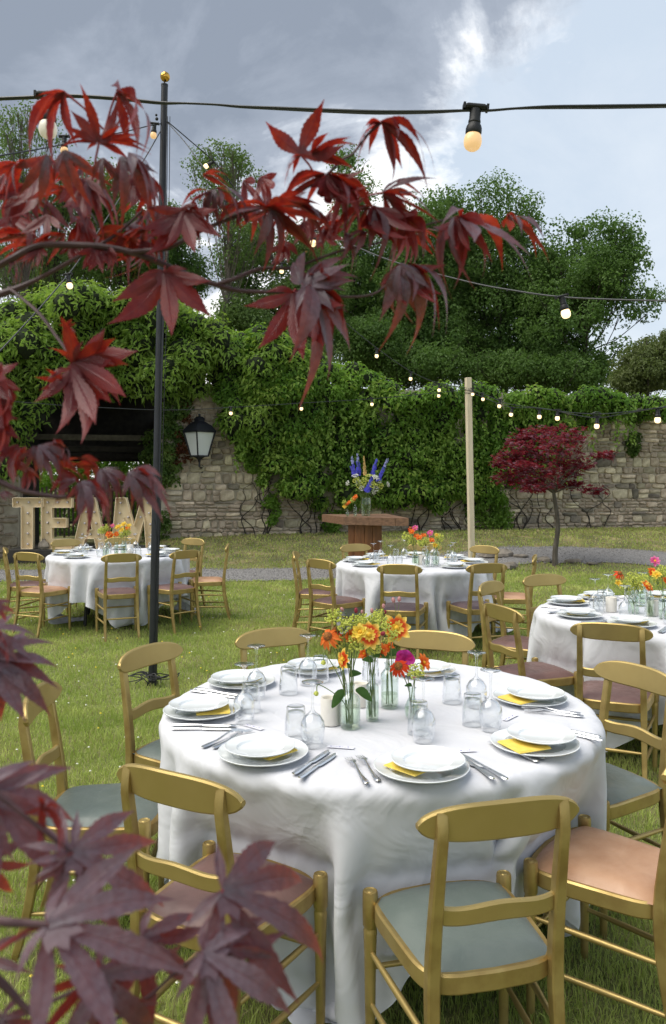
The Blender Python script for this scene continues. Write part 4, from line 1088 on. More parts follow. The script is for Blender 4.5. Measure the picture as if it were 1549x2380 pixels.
# hand-written name slip: a strip of paper with a few pen strokes
b = MB(); b.box((0, 0, .0011), (.085, .020, .0006)); CARD = b.mesh('paper', M['paper'], False)
b = MB()
for k in range(7): b.box((-.03 + k * .009, .001 + .002 * math.sin(k * 2.3), .0016), (.006, .0014 + .003 * (k % 3 == 0), .0003))
CARD_INK = b.mesh('handwriting', M['ink'], False)
def rest_on(px_, z): return on_z(px_[0], px_[1], z)
def setting_names():
    return {}
SEATN = {-131: 'near left', -80: 'near middle', -37: 'near right', 12: 'right end', 182: 'left end', 146: 'far left', 113: 'far middle', 65: 'far right'}
Z0 = TOP + .003
def put(me_or_t, name, label, cat, x, y, rz, z=Z0, group=None):
    if isinstance(me_or_t, list): return inst(me_or_t, name, label, cat, TR(x, y, z, rz), group)
    return tag(obj(name, me_or_t, None, TR(x, y, z, rz)), label, cat, group)
near_set = [((612, 1750), (605, 1741), 20, (28, -6), 'near left'), ((980, 1785), (995, 1772), -20, (-34, -6), 'near middle'), ((1243, 1729), (1258, 1713), 10, (-40, 8), 'near right'), ((1232, 1623), (1246, 1615), 15, (-38, 3), 'right end'),
            ((470, 1652), (463, 1641), 5, (40, -2), 'left end'), ((562, 1585), (552, 1578), 30, (10, -6), 'far left'), ((732, 1554), (725, 1548), 10, (20, -4), 'far middle'), ((985, 1559), (990, 1553), 40, (8, -3), 'far right')]
for (bx_, by_), (sx_, sy_), rz, (nx_, ny_), sn in near_set:
    p = on_z(bx_, by_, Z0 + .01); put(PLATE_L, 'dinner_plate', f'large white plate at the {sn} place of the nearest table', 'plate', p.x, p.y, rz, group='dinner plates')
    q = on_z(bx_ + nx_ * .62, by_ + ny_ * .6, Z0 + .02); put(NAP, 'napkin', f'yellow napkin between plates at the {sn} place of the nearest table', 'napkin', q.x, q.y, R(rz * 2.3), Z0 + .0205, 'yellow napkins')
    q = on_z(sx_, sy_, Z0 + .03); put(PLATE_S, 'side_plate', f'small white plate on top at the {sn} place of the nearest table', 'plate', q.x, q.y, rz, Z0 + .0270, 'small plates')
for (x, y), lb in (((727, 1733), 'left of the front flower bottle'), ((568, 1678), 'in front of the tumbler at the left'), ((596, 1622), 'behind the left pair of glasses'), ((716, 1590), 'just left of the flowers'),
                   ((985, 1722), 'in front of the bud vase'), ((1108, 1642), 'tallest at the right'), ((1141, 1696), 'at the right, nearest the camera')):
    p = on_z(x, y, Z0); put(WINE_T, 'wine_glass', f'upturned wine glass {lb}, nearest table', 'wine glass', p.x, p.y, 0, group='upturned wine glasses')
for (x, y), lb in (((688, 1716), 'beside the front left wine glass'), ((671, 1611), 'behind, left of the flowers'), ((583, 1652), 'between two wine glasses at the left'), ((745, 1583), 'just behind the coneflower'),
                   ((973, 1703), 'behind the wine glass before the bud vase'), ((1051, 1632), 'standing alone right of the flowers'), ((1099, 1683), 'between the two right hand wine glasses'), ((862, 1585), 'hidden behind the flower bottles')):
    p = on_z(x, y, Z0); put(TUMB, 'tumbler', f'upturned tumbler {lb}, nearest table', 'tumbler', p.x, p.y, 0, group='upturned tumblers')
def lay(me, name, lab, p0, p1, cat):
    a = on_z(*p0, Z0); c = on_z(*p1, Z0); m = (a + c) / 2; rz = math.atan2(c.y - a.y, c.x - a.x)
    put(me, name, lab, cat, m.x, m.y, rz, Z0 + .0005, 'cutlery on the nearest table')
# handle end first, then tip
for p0, p1, lb in (((684, 1801), (762, 1748), 'left knife of the pair in the front middle'), ((699, 1809), (776, 1757), 'right knife of the pair in the front middle'),
                   ((395, 1686), (552, 1688), 'upper knife of the pair at the left edge'), ((399, 1695), (548, 1696), 'lower knife of the pair at the left edge'),
                   ((445, 1606), (545, 1622), 'knife beyond the left end plates'), ((458, 1602), (557, 1617), 'far knife beyond the left end plates'),
                   ((1152, 1816), (1060, 1752), 'left knife beside the front middle plate'), ((1176, 1813), (1079, 1759), 'right knife beside the front middle plate'),
                   ((1366, 1716), (1290, 1700), 'knife sticking out past the near right plate'), ((1360, 1708), (1285, 1692), 'second knife past the near right plate')):
    lay(KNIFE, 'knife', lb + ' of the nearest table', p0, p1, 'knife')
for p0, p1, lb in (((858, 1829), (806, 1760), 'left fork of the pair in the front middle'), ((889, 1828), (828, 1751), 'right fork of the pair in the front middle'),
                   ((469, 1740), (565, 1697), 'left fork beside the near left plate'), ((484, 1747), (595, 1694), 'right fork beside the near left plate'),
                   ((1277, 1770), (1136, 1720), 'right fork of the pair at the near right'), ((1264, 1778), (1128, 1722), 'left fork of the pair at the near right'),
                   ((1344, 1666), (1232, 1655), 'near fork below the right end plate'), ((1336, 1659), (1228, 1648), 'far fork below the right end plate')):
    lay(FORK, 'fork', lb + ' of the nearest table', p0, p1, 'fork')
for (x, y), rz, lb in (((792, 1737), -12, 'white name slip behind the middle knives'), ((1075, 1746), 8, 'white name slip behind the front middle plate'), ((1186, 1668), 50, 'white name slip between the right hand plates'),
                       ((590, 1690), -40, 'white name slip behind the left hand forks')):
    p = on_z(x, y, Z0); t = thing('name_slip', lb, 'paper slip', TR(p.x, p.y, Z0, R(rz)), 'name slips'); obj('paper', CARD, t); obj('handwriting', CARD_INK, t)
def candle_t(r, h, name='candle'):
    b = MB(); b.lathe([(.0001, 0), (r * .96, 0), (r, .004), (r * 1.02, h * .96), (r * .98, h), (r * .80, h - .003), (r * .72, h - .020), (.0001, h - .026)], 24); a = b.mesh('wax', M['wax'], True, 45)
    b = MB(); b.tube([(0, 0, h - .027), (.001, 0, h - .02), (.003, .001, h - .012)], .0012, 5); return [('wax', a, None), ('wick', b.mesh('wick', M['rubber']), None)]
CND = candle_t(.034, .092); CND2 = candle_t(.031, .085)
for (x, y), lb, tpl in (((769, 1682), 'white pillar candle left of the front flower bottle', CND), ((838, 1640), 'white candle hidden behind the flower bottles of the nearest table', CND2)):
    p = on_z(x, y, Z0); put(tpl, 'candle', lb, 'candle', p.x, p.y, 0)

def far_settings(c, seats, tname, cut=True, skip_cut=()):
    rr = random.Random(tname)
    for a, sn in seats:
        ca, sa = math.cos(R(a)), math.sin(R(a)); lx, ly = sa, -ca      # to the sitter's right hand side when facing the table centre is -l
        j = lambda s: rr.uniform(-s, s)
        x, y = c[0] + ca * .61 + j(.02), c[1] + sa * .61 + j(.02)
        put(PLATE_L, 'dinner_plate', f'large white plate at the {sn} place of the {tname}', 'plate', x, y, 0, group='dinner plates')
        put(NAP, 'napkin', f'yellow napkin between plates at the {sn} place of the {tname}', 'napkin', x + j(.05) - ca * .03, y + j(.04), j(1.5), Z0 + .0205, 'yellow napkins')
        put(PLATE_S, 'side_plate', f'small white plate on top at the {sn} place of the {tname}', 'plate', x + j(.012), y + j(.012), 0, Z0 + .0270, 'small plates')
        gx, gy = c[0] + ca * .40 - lx * (.13 + j(.03)), c[1] + sa * .40 - ly * (.13 + j(.03))
        put(WINE_T, 'wine_glass', f'upturned wine glass of the {sn} place, {tname}', 'wine glass', gx, gy, 0, group='upturned wine glasses')
        put(TUMB, 'tumbler', f'upturned tumbler of the {sn} place, {tname}', 'tumbler', gx - ca * .04 - lx * .085, gy - sa * .04 - ly * .085, 0, group='upturned tumblers')
        if cut:
            for k in (0, 1):
                o = .165 + .022 * k
                put(KNIFE, 'knife', f'{"inner" if k == 0 else "outer"} knife at the {sn} place of the {tname}', 'knife', c[0] + ca * .63 - lx * o, c[1] + sa * .63 - ly * o, R(a + 180) + j(.08), Z0 + .0005, 'cutlery on the ' + tname)
                put(FORK, 'fork', f'{"inner" if k == 0 else "outer"} fork at the {sn} place of the {tname}', 'fork', c[0] + ca * .63 + lx * o, c[1] + sa * .63 + ly * o, R(a + 180) + j(.08), Z0 + .0005, 'cutlery on the ' + tname)
RING = lambda o: [(o, 'near middle'), (o + 45, 'near right'), (o + 90, 'right end'), (o + 135, 'far right'), (o + 180, 'far middle'), (o + 225, 'far left'), (o + 270, 'left end'), (o + 315, 'near left')]
far_settings(LEFT, RING(-78), 'far left table', False); far_settings(MID, RING(-100), 'middle table', False)
far_settings(RIGHT, [(-128, 'near left'), (-163, 'left end'), (150, 'far left'), (112, 'far middle'), (70, 'far right')], 'right hand table', True)
for c, lb, dx_, dy_ in ((MID, 'white candle among the bottles of the middle table', .06, -.2), (RIGHT, 'white pillar candle on the left of the right hand table', -.33, .02), (RIGHT, 'white candle half hidden by bottles on the right hand table', -.12, -.12), (LEFT, 'white candle on the far left table', .1, .1)):
    put(CND, 'candle', lb, 'candle', c[0] + dx_, c[1] + dy_, 0)
# ------------------------------------------------------------------ bottles and flowers
def bottle_t(prof, level, ribs=False):
    """glass outer and inner skin plus the water in it"""
    b = MB(); inner = [(max(.0001, r - .0022), z) for r, z in prof if z > .004]
    b.lathe(prof + inner[::-1] + [(.0001, .005)], 28); g_ = b.mesh('glass', M['bottle_glass'], True, 50)
    b = MB(); w = [(r - .0026, z) for r, z in prof if .006 < z <= level and r > .004]; rl = w[-1][0]
    b.lathe([(.0001, .0065)] + [(rl if not w else w[0][0], .0065)] + w + [(rl, level), (.0001, level)], 24); return [('glass', g_, None), ('water', b.mesh('water', M['water'], True, 50), None)]
B_WIDE = bottle_t([(.0001, 0), (.032, 0), (.0345, .004), (.0348, .020), (.0355, .024), (.0348, .028), (.0348, .088), (.0355, .092), (.0345, .096), (.029, .108), (.0165, .116), (.0150, .121), (.0150, .139), (.0172, .141), (.0172, .146)], .070)
B_SLIM = bottle_t([(.0001, 0), (.0215, 0), (.0235, .004), (.0235, .022), (.0242, .026), (.0235, .030), (.0235, .072), (.0242, .076), (.0235, .080), (.0235, .112), (.0205, .124), (.0120, .130), (.0110, .135), (.0110, .152), (.0132, .154), (.0132, .159)], .060)
B_TALL = bottle_t([(.0001, 0), (.031, 0), (.0335, .004), (.0335, .040), (.0342, .044), (.0335, .048), (.0335, .092), (.0342, .096), (.0335, .100), (.0330, .122), (.0235, .134), (.0175, .140), (.0175, .156), (.0195, .158), (.0195, .163)], .050)
B_BUD = bottle_t([(.0001, 0), (.018, 0), (.0245, .010), (.0275, .026), (.0255, .042), (.0180, .058), (.0120, .070), (.0105, .085), (.0125, .100), (.0150, .106)], .035)
B_BIG = bottle_t([(.0001, 0), (.060, 0), (.072, .006), (.084, .10), (.088, .17), (.085, .26), (.080, .31), (.0805, .315)], .16)
def along_attr(me, rmax):
    at_ = me.attributes.new('along', 'FLOAT', 'POINT'); n = len(me.vertices); co = np.empty(n * 3, np.float32); me.vertices.foreach_get('co', co); co = co.reshape(-1, 3)
    at_.data.foreach_set('value', (np.hypot(co[:, 0], co[:, 1]) / rmax).astype(np.float32)); return me
def petal(b, az, L, Wd, lift, curl, r0, z0=0.0, wave=0.0, ph=0.0, mi=0, tip=.25):
    nl, nw = 6, 4; vs = []; ca, sa = math.cos(az), math.sin(az)
    for i in range(nl + 1):
        t = i / nl; w = Wd * (math.sin(math.pi * min(1, t * .86 + .10)) ** .7) * (1 if t < .8 else 1 - (t - .8) / .2 * (1 - tip))
        th = lift - curl * t; r = r0 + L * (math.sin(lift) - math.sin(th)) / curl * 1 if False else r0 + L * t * math.cos(lift - curl * t * .5); z = z0 + L * t * math.sin(lift - curl * t * .5)
        for k in range(nw + 1):
            s_ = (k / nw - .5) * 2; x, y = r, s_ * w / 2; zz = z + (s_ * s_) * w * .16 + wave * math.sin(t * 9 + ph + s_ * 2) * w
            vs.append((x * ca - y * sa, x * sa + y * ca, zz))
    fs = [(i * (nw + 1) + k, i * (nw + 1) + k + 1, (i + 1) * (nw + 1) + k + 1, (i + 1) * (nw + 1) + k) for i in range(nl) for k in range(nw)]
    b.add(vs, fs, mi)
def head_parts(kind, seed):
    r = random.Random(seed); j = lambda a: r.uniform(-a, a); P = []
    if kind in ('coneflower', 'red_coneflower'):
        b = MB(); n = 14
        for k in range(n): petal(b, 2 * math.pi * k / n + j(.12), .034 + j(.005), .0105 + j(.002), -.25 + j(.15), .95 + j(.25), .009, 0, .05, k)
        P.append(('petals', b.mesh('petals', M['orange_p'] if kind == 'coneflower' else M['deep_orange_p'], True, 0)))
        b = MB(); b.ball((0, 0, .004), .0145, 14, 8, sz=.85); P.append(('cone', b.mesh('cone', M['cone'])))
    elif kind == 'dahlia':
        b = MB()
        for k in range(9): petal(b, 2 * math.pi * k / 9 + j(.1), .036 + j(.004), .023 + j(.003), .28 + j(.2), .35 + j(.3), .006, 0, .05, k, tip=.55)
        P.append(('petals', along_attr(b.mesh('petals', M['two_tone'], True, 0), .041)))
        b = MB()
        for k in range(11): petal(b, 2 * math.pi * k / 11 + j(.15), .018 + j(.003), .009, .75 + j(.2), .5, .004, .003, .06, k, tip=.5)
        P.append(('collar', b.mesh('collar', M['yellow_p'], True, 0)))
        b = MB(); b.ball((0, 0, .006), .008, 10, 6); P.append(('heart', b.mesh('heart', M['yellowc'])))
    elif kind in ('orange', 'yellow', 'pink'):
        b = MB(); mm = {'orange': 'orange_p', 'yellow': 'yellow_p', 'pink': 'pink_p'}[kind]
        for ring in range(2):
            for k in range(8): petal(b, 2 * math.pi * (k + .5 * ring) / 8 + j(.2), .024 - .005 * ring + j(.004), .015, .55 + .45 * ring + j(.25), .6 + j(.3), .003, .001 * ring, .08, k, tip=.6)
        P.append(('petals', b.mesh('petals', M[mm], True, 0)))
        b = MB(); b.ball((0, 0, .004), .006, 8, 6); P.append(('heart', b.mesh('heart', M['yellowc'])))
    elif kind == 'sweet_pea':
        b = MB()
        for k in range(5): petal(b, 2 * math.pi * k / 5 + j(.4), .036 + j(.006), .046, .7 + j(.5), 1.0 + j(.5), .001, 0, .10, k * 2, tip=.9)
        P.append(('petals', b.mesh('petals', M['magenta_p'], True, 0)))
    elif kind == 'lime':
        b = MB()
        for k in range(95):
            v = Vector((r.gauss(0, 1), r.gauss(0, 1), r.gauss(0, .8))); v = v.normalized() * (r.random() ** .45) * .034; v.z += .012
            q = r.uniform(.0030, .0055); b.ball(v, q, 5, 3, sz=.8)
        P.append(('blossoms', b.mesh('blossoms', M['lime'], False)))
        b = MB()
        for k in range(14):
            v = Vector((r.gauss(0, 1), r.gauss(0, 1), r.gauss(.3, .7))).normalized() * .024; b.tube([(0, 0, -.02), v * .5, v + Vector((0, 0, .01))], .0006, 4)
        P.append(('stalks', b.mesh('stalks', M['stem'])))
    elif kind in ('bud', 'crimson_bud'):
        b = MB(); b.ball((0, 0, .006), .0052, 8, 6, sz=1.5); P.append(('head', b.mesh('head', M[kind])))
    elif kind == 'green_bud':
        b = MB(); b.ball((0, 0, .006), .0085, 8, 6, sz=1.0)
        for k in range(7): petal(b, k * .9, .014, .006, .9, -.5, .004, 0)
        P.append(('head', b.mesh('head', M['lime'])))
    return P
HEADS = {}
def head(kind, v=0):
    if (kind, v) not in HEADS: HEADS[(kind, v)] = head_parts(kind, hash_(kind) + v)
    return HEADS[(kind, v)]
ORD = ['leftmost', 'second from left', 'third from left', 'fourth from left', 'fifth from left', 'sixth from left', 'seventh from left', 'eighth from left', 'ninth from left', 'tenth from left']
def nth(kind, x, heads):
    xs_ = sorted(h[1] for h in heads if h[0] == kind)
    return ORD[xs_.index(x)] if len(xs_) > 1 else 'the only one'
def hash_(s): return sum(ord(c) * (i + 3) for i, c in enumerate(s))
WORD = {'coneflower': ('coneflower', 'orange coneflower'), 'red_coneflower': ('coneflower', 'red orange coneflower'), 'dahlia': ('dahlia', 'red dahlia with yellow tips'), 'orange': ('flower', 'orange blossom'),
        'yellow': ('flower', 'yellow blossom'), 'pink': ('flower', 'pink blossom'), 'sweet_pea': ('sweet_pea', 'magenta sweet pea'), 'lime': ('lady_mantle', 'lime green blossom spray'), 'bud': ('flower_bud', 'dusky pink bud'),
        'crimson_bud': ('flower_bud', 'crimson bud'), 'green_bud': ('flower_bud', 'drooping green bud')}
def flower(kind, pos, facing, foot, label, group, sc=1.0, v=0, leafy=True, thick=.0016):
    nm, wd = WORD[kind]; pos = Vector(pos); foot = Vector(foot); d = Vector(facing).normalized()
    t = thing(nm, label, 'flower', Matrix.Translation(foot), group)
    p1 = pos - foot; neck = p1 - d * .025 * sc; up = Vector((foot.x * 0, 0, 0))
    mid = Vector((neck.x * .30, neck.y * .30, neck.z * .55))
    b = MB(); pts = spline([(0, 0, 0), mid, neck, p1], 6); b.tube(pts, thick if kind not in ('bud', 'crimson_bud') else .0008, 6); obj('stem', b.mesh('stem', M['stem']), t)
    rot = d.to_track_quat('Z', 'Y').to_matrix().to_4x4(); HM = Matrix.Translation(p1) @ rot @ Matrix.Scale(sc, 4)
    for pn, me in head(kind, v): obj(pn, me, t, HM)
    return t
def green_leaf(base, tipdir, L, Wd):
    b = MB(); nl = 6; vs = []; d = Vector(tipdir).normalized(); s_ = d.cross(Vector((0, 1, .3))).normalized(); n_ = s_.cross(d)
    for i in range(nl + 1):
        t = i / nl; w = Wd * math.sin(math.pi * min(1, t * .93 + .04)) ** .8; p = d * (L * t) - Vector((0, 0, 1)) * L * .35 * t * t
        vs += [p - s_ * w / 2 + n_ * w * .15, p, p + s_ * w / 2 + n_ * w * .15]
    fs = []
    for i in range(nl):
        a = i * 3; fs += [(a, a + 1, a + 4, a + 3), (a + 1, a + 2, a + 5, a + 4)]
    b.add(vs, fs, 0, Matrix.Translation(base)); return b.mesh('leaf', M['leaf_green'], True, 0)
def vase(tpl, name, px_, lb, z=Z0, Y=None):
    p = on_z(*px_, z); return inst(tpl, name, lb, 'bottle', TR(p.x, p.y, z), None), p
b1, P1 = vase(B_WIDE, 'glass_bottle', (814, 1690), 'wide clear bottle in front, full of flowers, nearest table')
b2, P2 = vase(B_SLIM, 'glass_bottle', (866, 1673), 'slim clear bottle in the middle of the nearest flowers')
b3, P3 = vase(B_TALL, 'glass_bottle', (906, 1643), 'clear bottle at the back right of the nearest flowers')
b4, P4 = vase(B_BUD, 'bud_vase', (958, 1668), 'small round bellied bud vase at the right of the nearest flowers')
grp = 'flowers on the nearest table'
FL = [('coneflower', 763, 1480, P1, -.02, (-.35, -.75, .55), 'orange coneflower with drooping petals at the left of the nearest flowers', 1.0),
      ('red_coneflower', 781, 1468, P1, .05, (.3, .1, .9), 'red orange coneflower just behind the leftmost one', .95),
      ('dahlia', 856, 1476, P2, -.06, (.35, -.8, .35), 'red and yellow dahlia in the middle of the nearest flowers', 1.12),
      ('dahlia', 921, 1460, P3, -.05, (.15, -.95, .25), 'largest red dahlia with yellow tips at the top right, nearest flowers', 1.2),
      ('dahlia', 800, 1532, P1, -.05, (-.75, -.4, .1), 'small orange and yellow dahlia turned sideways at the lower left', .8),
      ('orange', 818, 1480, P1, .02, (-.1, -.8, .5), 'orange and yellow blossom beneath the lime sprays at the left', .95),
      ('orange', 889, 1512, P2, .0, (.7, -.6, .2), 'orange blossom low between the two rear bottles', .85),
      ('orange', 848, 1520, P2, .03, (-.4, -.6, .3), 'orange blossom low above the slim bottle', .8),
      ('lime', 778, 1441, P1, .02, (-.3, 0, 1), 'lime green spray at the upper left of the nearest flowers', 1.1), ('lime', 800, 1457, P1, .0, (0, -.2, 1), 'lime green spray above the left dahlia', 1.1),
      ('lime', 822, 1456, P1, .04, (.1, 0, 1), 'lime green spray in the upper middle of the nearest flowers', 1.1), ('lime', 867, 1447, P2, .06, (0, 0, 1), 'lime green spray left of the largest dahlia', 1.0),
      ('lime', 881, 1434, P3, .02, (0, .1, 1), 'topmost lime green spray of the nearest flowers', .9), ('lime', 889, 1460, P2, .01, (.2, -.2, 1), 'lime green spray between the two big dahlias', 1.1),
      ('lime', 868, 1512, P2, -.02, (0, -.4, .9), 'low lime green spray over the slim bottle', 1.0), ('lime', 912, 1478, P3, -.075, (.2, -.5, .8), 'lime green spray in front of the largest dahlia', .8),
      ('lime', 786, 1500, P1, .03, (-.2, -.3, .9), 'lime green spray below the left coneflower', 1.0), ('lime', 826, 1502, P1, .0, (.1, -.5, .8), 'lime green spray low in the front bottle', 1.1), ('lime', 842, 1448, P2, .0, (0, 0, 1), 'lime green spray above the middle dahlia', 1.0),
      ('yellow', 838, 1470, P1, -.02, (-.2, -.8, .4), 'yellow blossom left of the middle dahlia', 1.1), ('orange', 905, 1505, P3, .0, (.3, -.7, .3), 'orange blossom low below the largest dahlia', .8), ('lime', 900, 1500, P3, .03, (0, -.2, 1), 'lime green spray low below the largest dahlia', .9),
      ('bud', 798, 1420, P1, .02, (-.5, 0, .8), '', 1.0), ('crimson_bud', 828, 1424, P1, .03, (0, 0, 1), '', 1.2), ('bud', 842, 1426, P2, .05, (0, 0, 1), '', .9), ('bud', 865, 1424, P2, .02, (0, 0, 1), '', 1.1),
      ('bud', 892, 1413, P3, .0, (0, 0, 1), '', 1.1), ('crimson_bud', 896, 1426, P3, .05, (0, 0, 1), '', .9), ('bud', 916, 1400, P3, .02, (-.2, 0, 1), '', 1.3), ('bud', 928, 1398, P3, .02, (.1, 0, 1), '', 1.3),
      ('crimson_bud', 887, 1474, P2, -.06, (.4, -.6, .3), '', 1.4),
      ('red_coneflower', 927, 1549, P4, -.03, (-.25, -.75, .5), 'red coneflower leaning left out of the bud vase', .95), ('sweet_pea', 942, 1535, P4, .03, (-.1, -.8, .4), 'ruffled magenta sweet pea above the bud vase', .95),
      ('orange', 983, 1541, P4, .02, (.6, -.5, .4), 'orange and yellow blossom at the right of the bud vase', 1.15), ('lime', 966, 1568, P4, -.02, (.1, -.5, .8), 'lime green spray low in the bud vase', 1.15),
      ('green_bud', 753, 1536, P1, -.03, (-.2, -.2, -1), 'drooping green bud hanging beside the left tumbler', .9), ('green_bud', 737, 1608, P1, -.06, (-.3, -.3, -.7), 'drooping green bud low beside the white candle', .9)]
kk = 0
for kind, x, y, P, dy_, fc, lb, sc in FL:
    kk += 1; sc *= .84 if kind == 'lime' else 1.08; pos = at(x, y, P.y + dy_); a = kk * 2.4; rr_ = .012 if P is not P4 else .006
    lb = lb or f'{WORD[kind][1]}, {nth(kind, x, FL)} above the nearest flowers'
    flower(kind, pos, fc, (P.x + rr_ * math.cos(a), P.y + rr_ * math.sin(a), Z0 + .012), lb, grp, sc, kk % 3)
LW = ['drooping left from the wide front bottle', 'drooping right from the wide front bottle', 'high above the wide front bottle, pointing right', 'right of the back bottle neck', 'left of the back bottle neck', 'left of the slim bottle neck', 'right of the slim bottle neck', 'high above the wide front bottle, pointing left', 'at the bud vase neck']
for iL, (P, base, d_, L, w) in enumerate(((P1, (-.015, -.012, .128), (-.7, -.3, -.5), .06, .04), (P1, (.018, -.015, .128), (.7, -.3, -.1), .06, .042), (P1, (0, .0, .17), (.6, -.3, .6), .055, .03), (P3, (.0, -.01, .19), (.5, -.3, .5), .06, .04), (P3, (0, 0, .18), (-.6, .1, .4), .055, .03), (P2, (0, 0, .20), (-.5, -.4, .5), .06, .028), (P2, (0, 0, .22), (.6, -.3, .3), .055, .026), (P1, (0, 0, .20), (-.6, -.4, .4), .06, .032), (P4, (0, 0, .11), (-.6, -.3, .4), .035, .02))):
    p = Vector((P.x, P.y, Z0)); tag(obj('sprig_leaf', green_leaf(base, d_, L, w), None, Matrix.Translation(p)), 'green leaf ' + LW[iL] + ', nearest table', 'leaf', 'leaves in the nearest bottles')
# bouquets of the other tables
def bouquet(bots, heads, tname):
    out = []
    words = ['left', 'middle', 'right', 'front']
    for i, (tpl, x, y) in enumerate(bots):
        p = on_z(x, y, Z0); inst(tpl, 'glass_bottle', f'{words[i]} clear flower bottle of the {tname}', 'bottle', TR(p.x, p.y, Z0)); out.append(p)
    r = random.Random(tname)
    for i, (kind, x, y, bi, sc) in enumerate(heads):
        P = out[bi]; a = i * 2.4
        flower(kind, at(x, y, P.y + r.uniform(-.06, .06)), (r.uniform(-.4, .4), -.7, .5 + .3 * r.random()) if kind != 'lime' else (0, 0, 1), (P.x + .01 * math.cos(a), P.y + .01 * math.sin(a), Z0 + .012),
               f'{WORD[kind][1]}, {nth(kind, x, heads)} in the bouquet of the {tname}', f'flowers on the {tname}', sc, i % 3)
bouquet([(B_WIDE, 1473, 1425), (B_SLIM, 1512, 1432), (B_TALL, 1545, 1438), (B_WIDE, 1490, 1408)],
        [('red_coneflower', 1441, 1333, 0, 1.0), ('yellow', 1437, 1357, 0, 1.1), ('lime', 1470, 1350, 0, 1.3), ('lime', 1484, 1366, 0, 1.3), ('orange', 1508, 1368, 1, 1.1), ('lime', 1456, 1366, 0, 1.2), ('pink', 1523, 1305, 1, 1.3),
         ('orange', 1516, 1330, 1, 1.2), ('yellow', 1527, 1337, 2, 1.2), ('lime', 1540, 1335, 2, 1.3), ('lime', 1530, 1352, 2, 1.2), ('orange', 1548, 1350, 2, 1.1), ('lime', 1494, 1350, 3, 1.2), ('dahlia', 1503, 1360, 1, .9)], 'right hand table')
bouquet([(B_WIDE, 966, 1312), (B_SLIM, 994, 1316), (B_TALL, 1014, 1313)],
        [('pink', 966, 1228, 0, 1.3), ('orange', 958, 1236, 0, 1.2), ('lime', 946, 1252, 0, 1.6), ('lime', 960, 1262, 0, 1.6), ('orange', 975, 1250, 1, 1.3), ('orange', 985, 1245, 1, 1.2), ('pink', 1001, 1240, 1, 1.4), ('orange', 1004, 1256, 1, 1.2),
         ('yellow', 1016, 1246, 2, 1.3), ('lime', 1022, 1255, 2, 1.5), ('lime', 1016, 1272, 2, 1.4), ('yellow', 1012, 1268, 2, 1.2), ('red_coneflower', 955, 1228, 0, 1.0), ('lime', 980, 1266, 1, 1.4), ('orange', 968, 1246, 0, 1.2), ('lime', 990, 1262, 1, 1.4)], 'middle table')
bouquet([(B_WIDE, 247, 1292), (B_SLIM, 271, 1294), (B_TALL, 288, 1290)],
        [('lime', 238, 1237, 0, 1.5), ('orange', 253, 1242, 0, 1.5), ('dahlia', 257, 1245, 0, 1.2), ('lime', 250, 1230, 0, 1.4), ('pink', 262, 1222, 1, 1.1), ('yellow', 276, 1226, 1, 1.6), ('orange', 271, 1242, 1, 1.3), ('yellow', 284, 1232, 1, 1.4),
         ('orange', 297, 1229, 2, 1.4), ('yellow', 288, 1220, 2, 1.5), ('lime', 296, 1240, 2, 1.5), ('lime', 282, 1246, 2, 1.3), ('bud', 240, 1222, 0, 2.0), ('yellow', 300, 1222, 2, 1.2)], 'far left table')
# ------------------------------------------------------------------ poles
PB = on_z(355, 1592, 0.0); PT = at(383, 200, PB.y)
t = thing('light_pole', 'tall black pole with a golden ball on top left of the nearest table', 'pole', Matrix.Translation(PB))
b = MB(); b.tube([(0, 0, 0), (PT - PB) * .33, (PT - PB) * .335, PT - PB], [.034, .0335, .029, .0265], 14); obj('shaft', b.mesh('shaft', M['black']), t)
b = MB(); b.box((0, 0, .012), (.07, .07, .024)); obj('foot', b.mesh('foot', M['black'], False), t)
tp = PT - PB; b = MB(); b.tube([tp, tp + Vector((0, 0, .03))], .006, 8); b.lathe([(.0001, 0), (.028, 0), (.028, .012), (.0001, .012)], 14, Matrix.Translation(tp)); obj('cap', b.mesh('cap', M['black']), t)
b = MB(); b.ball(tp + Vector((.004, 0, .072)), .038, 20, 12); obj('ball_finial', b.mesh('ball_finial', M['brass'], True, 0), t)
b = MB(); lat = Vector((1, 0, 0))
for k, (o0, o1) in enumerate(((.030, .052), (.048, .060), (.030, .044))):
    p0 = tp + Vector((o0 if k else .02, -.03, -.25 if k else -.10)); p1 = Vector((o1, -.03, .75 + .3 * k))
    b.tube(spline([p0, p0.lerp(p1, .3) + Vector((.012, 0, 0)), p0.lerp(p1, .7) + Vector((.008 * math.sin(k * 2), 0, 0)), p1], 6), .0028, 5)
b.tube(spline([(.02, -.03, 1.3), (.06, -.04, 1.1), (.03, -.04, .9), (.055, -.04, .6), (.028, -.04, .3), (.03, -.05, .03)], 6), .004, 6)
b.ball((.04, -.03, tp.z - .27), .013, 8, 6); b.ball((.036, -.03, tp.z - .24), .010, 8, 6)
obj('halyard', b.mesh('halyard', M['rubber']), t)
# coil of lead at the pole foot
b = MB(); r = random.Random(4)
for k in range(5):
    pts = [(.02, -.03, .05)] + [(.11 * math.cos(q * 1.3 + k * 1.9) + (-.18 + .09 * k) * .6, -.04 + .07 * math.sin(q * 1.3 + k), .05 + .05 * abs(math.sin(q * 1.7 + k))) for q in range(5)] + [(-.22 + .1 * k, -.06, .03)]
    b.tube(spline(pts, 5), .004, 5)
tag(obj('power_lead', b.mesh('power_lead', M['rubber']), None, Matrix.Translation(PB)), 'tangle of thin black lead on the grass at the black pole foot', 'cable')

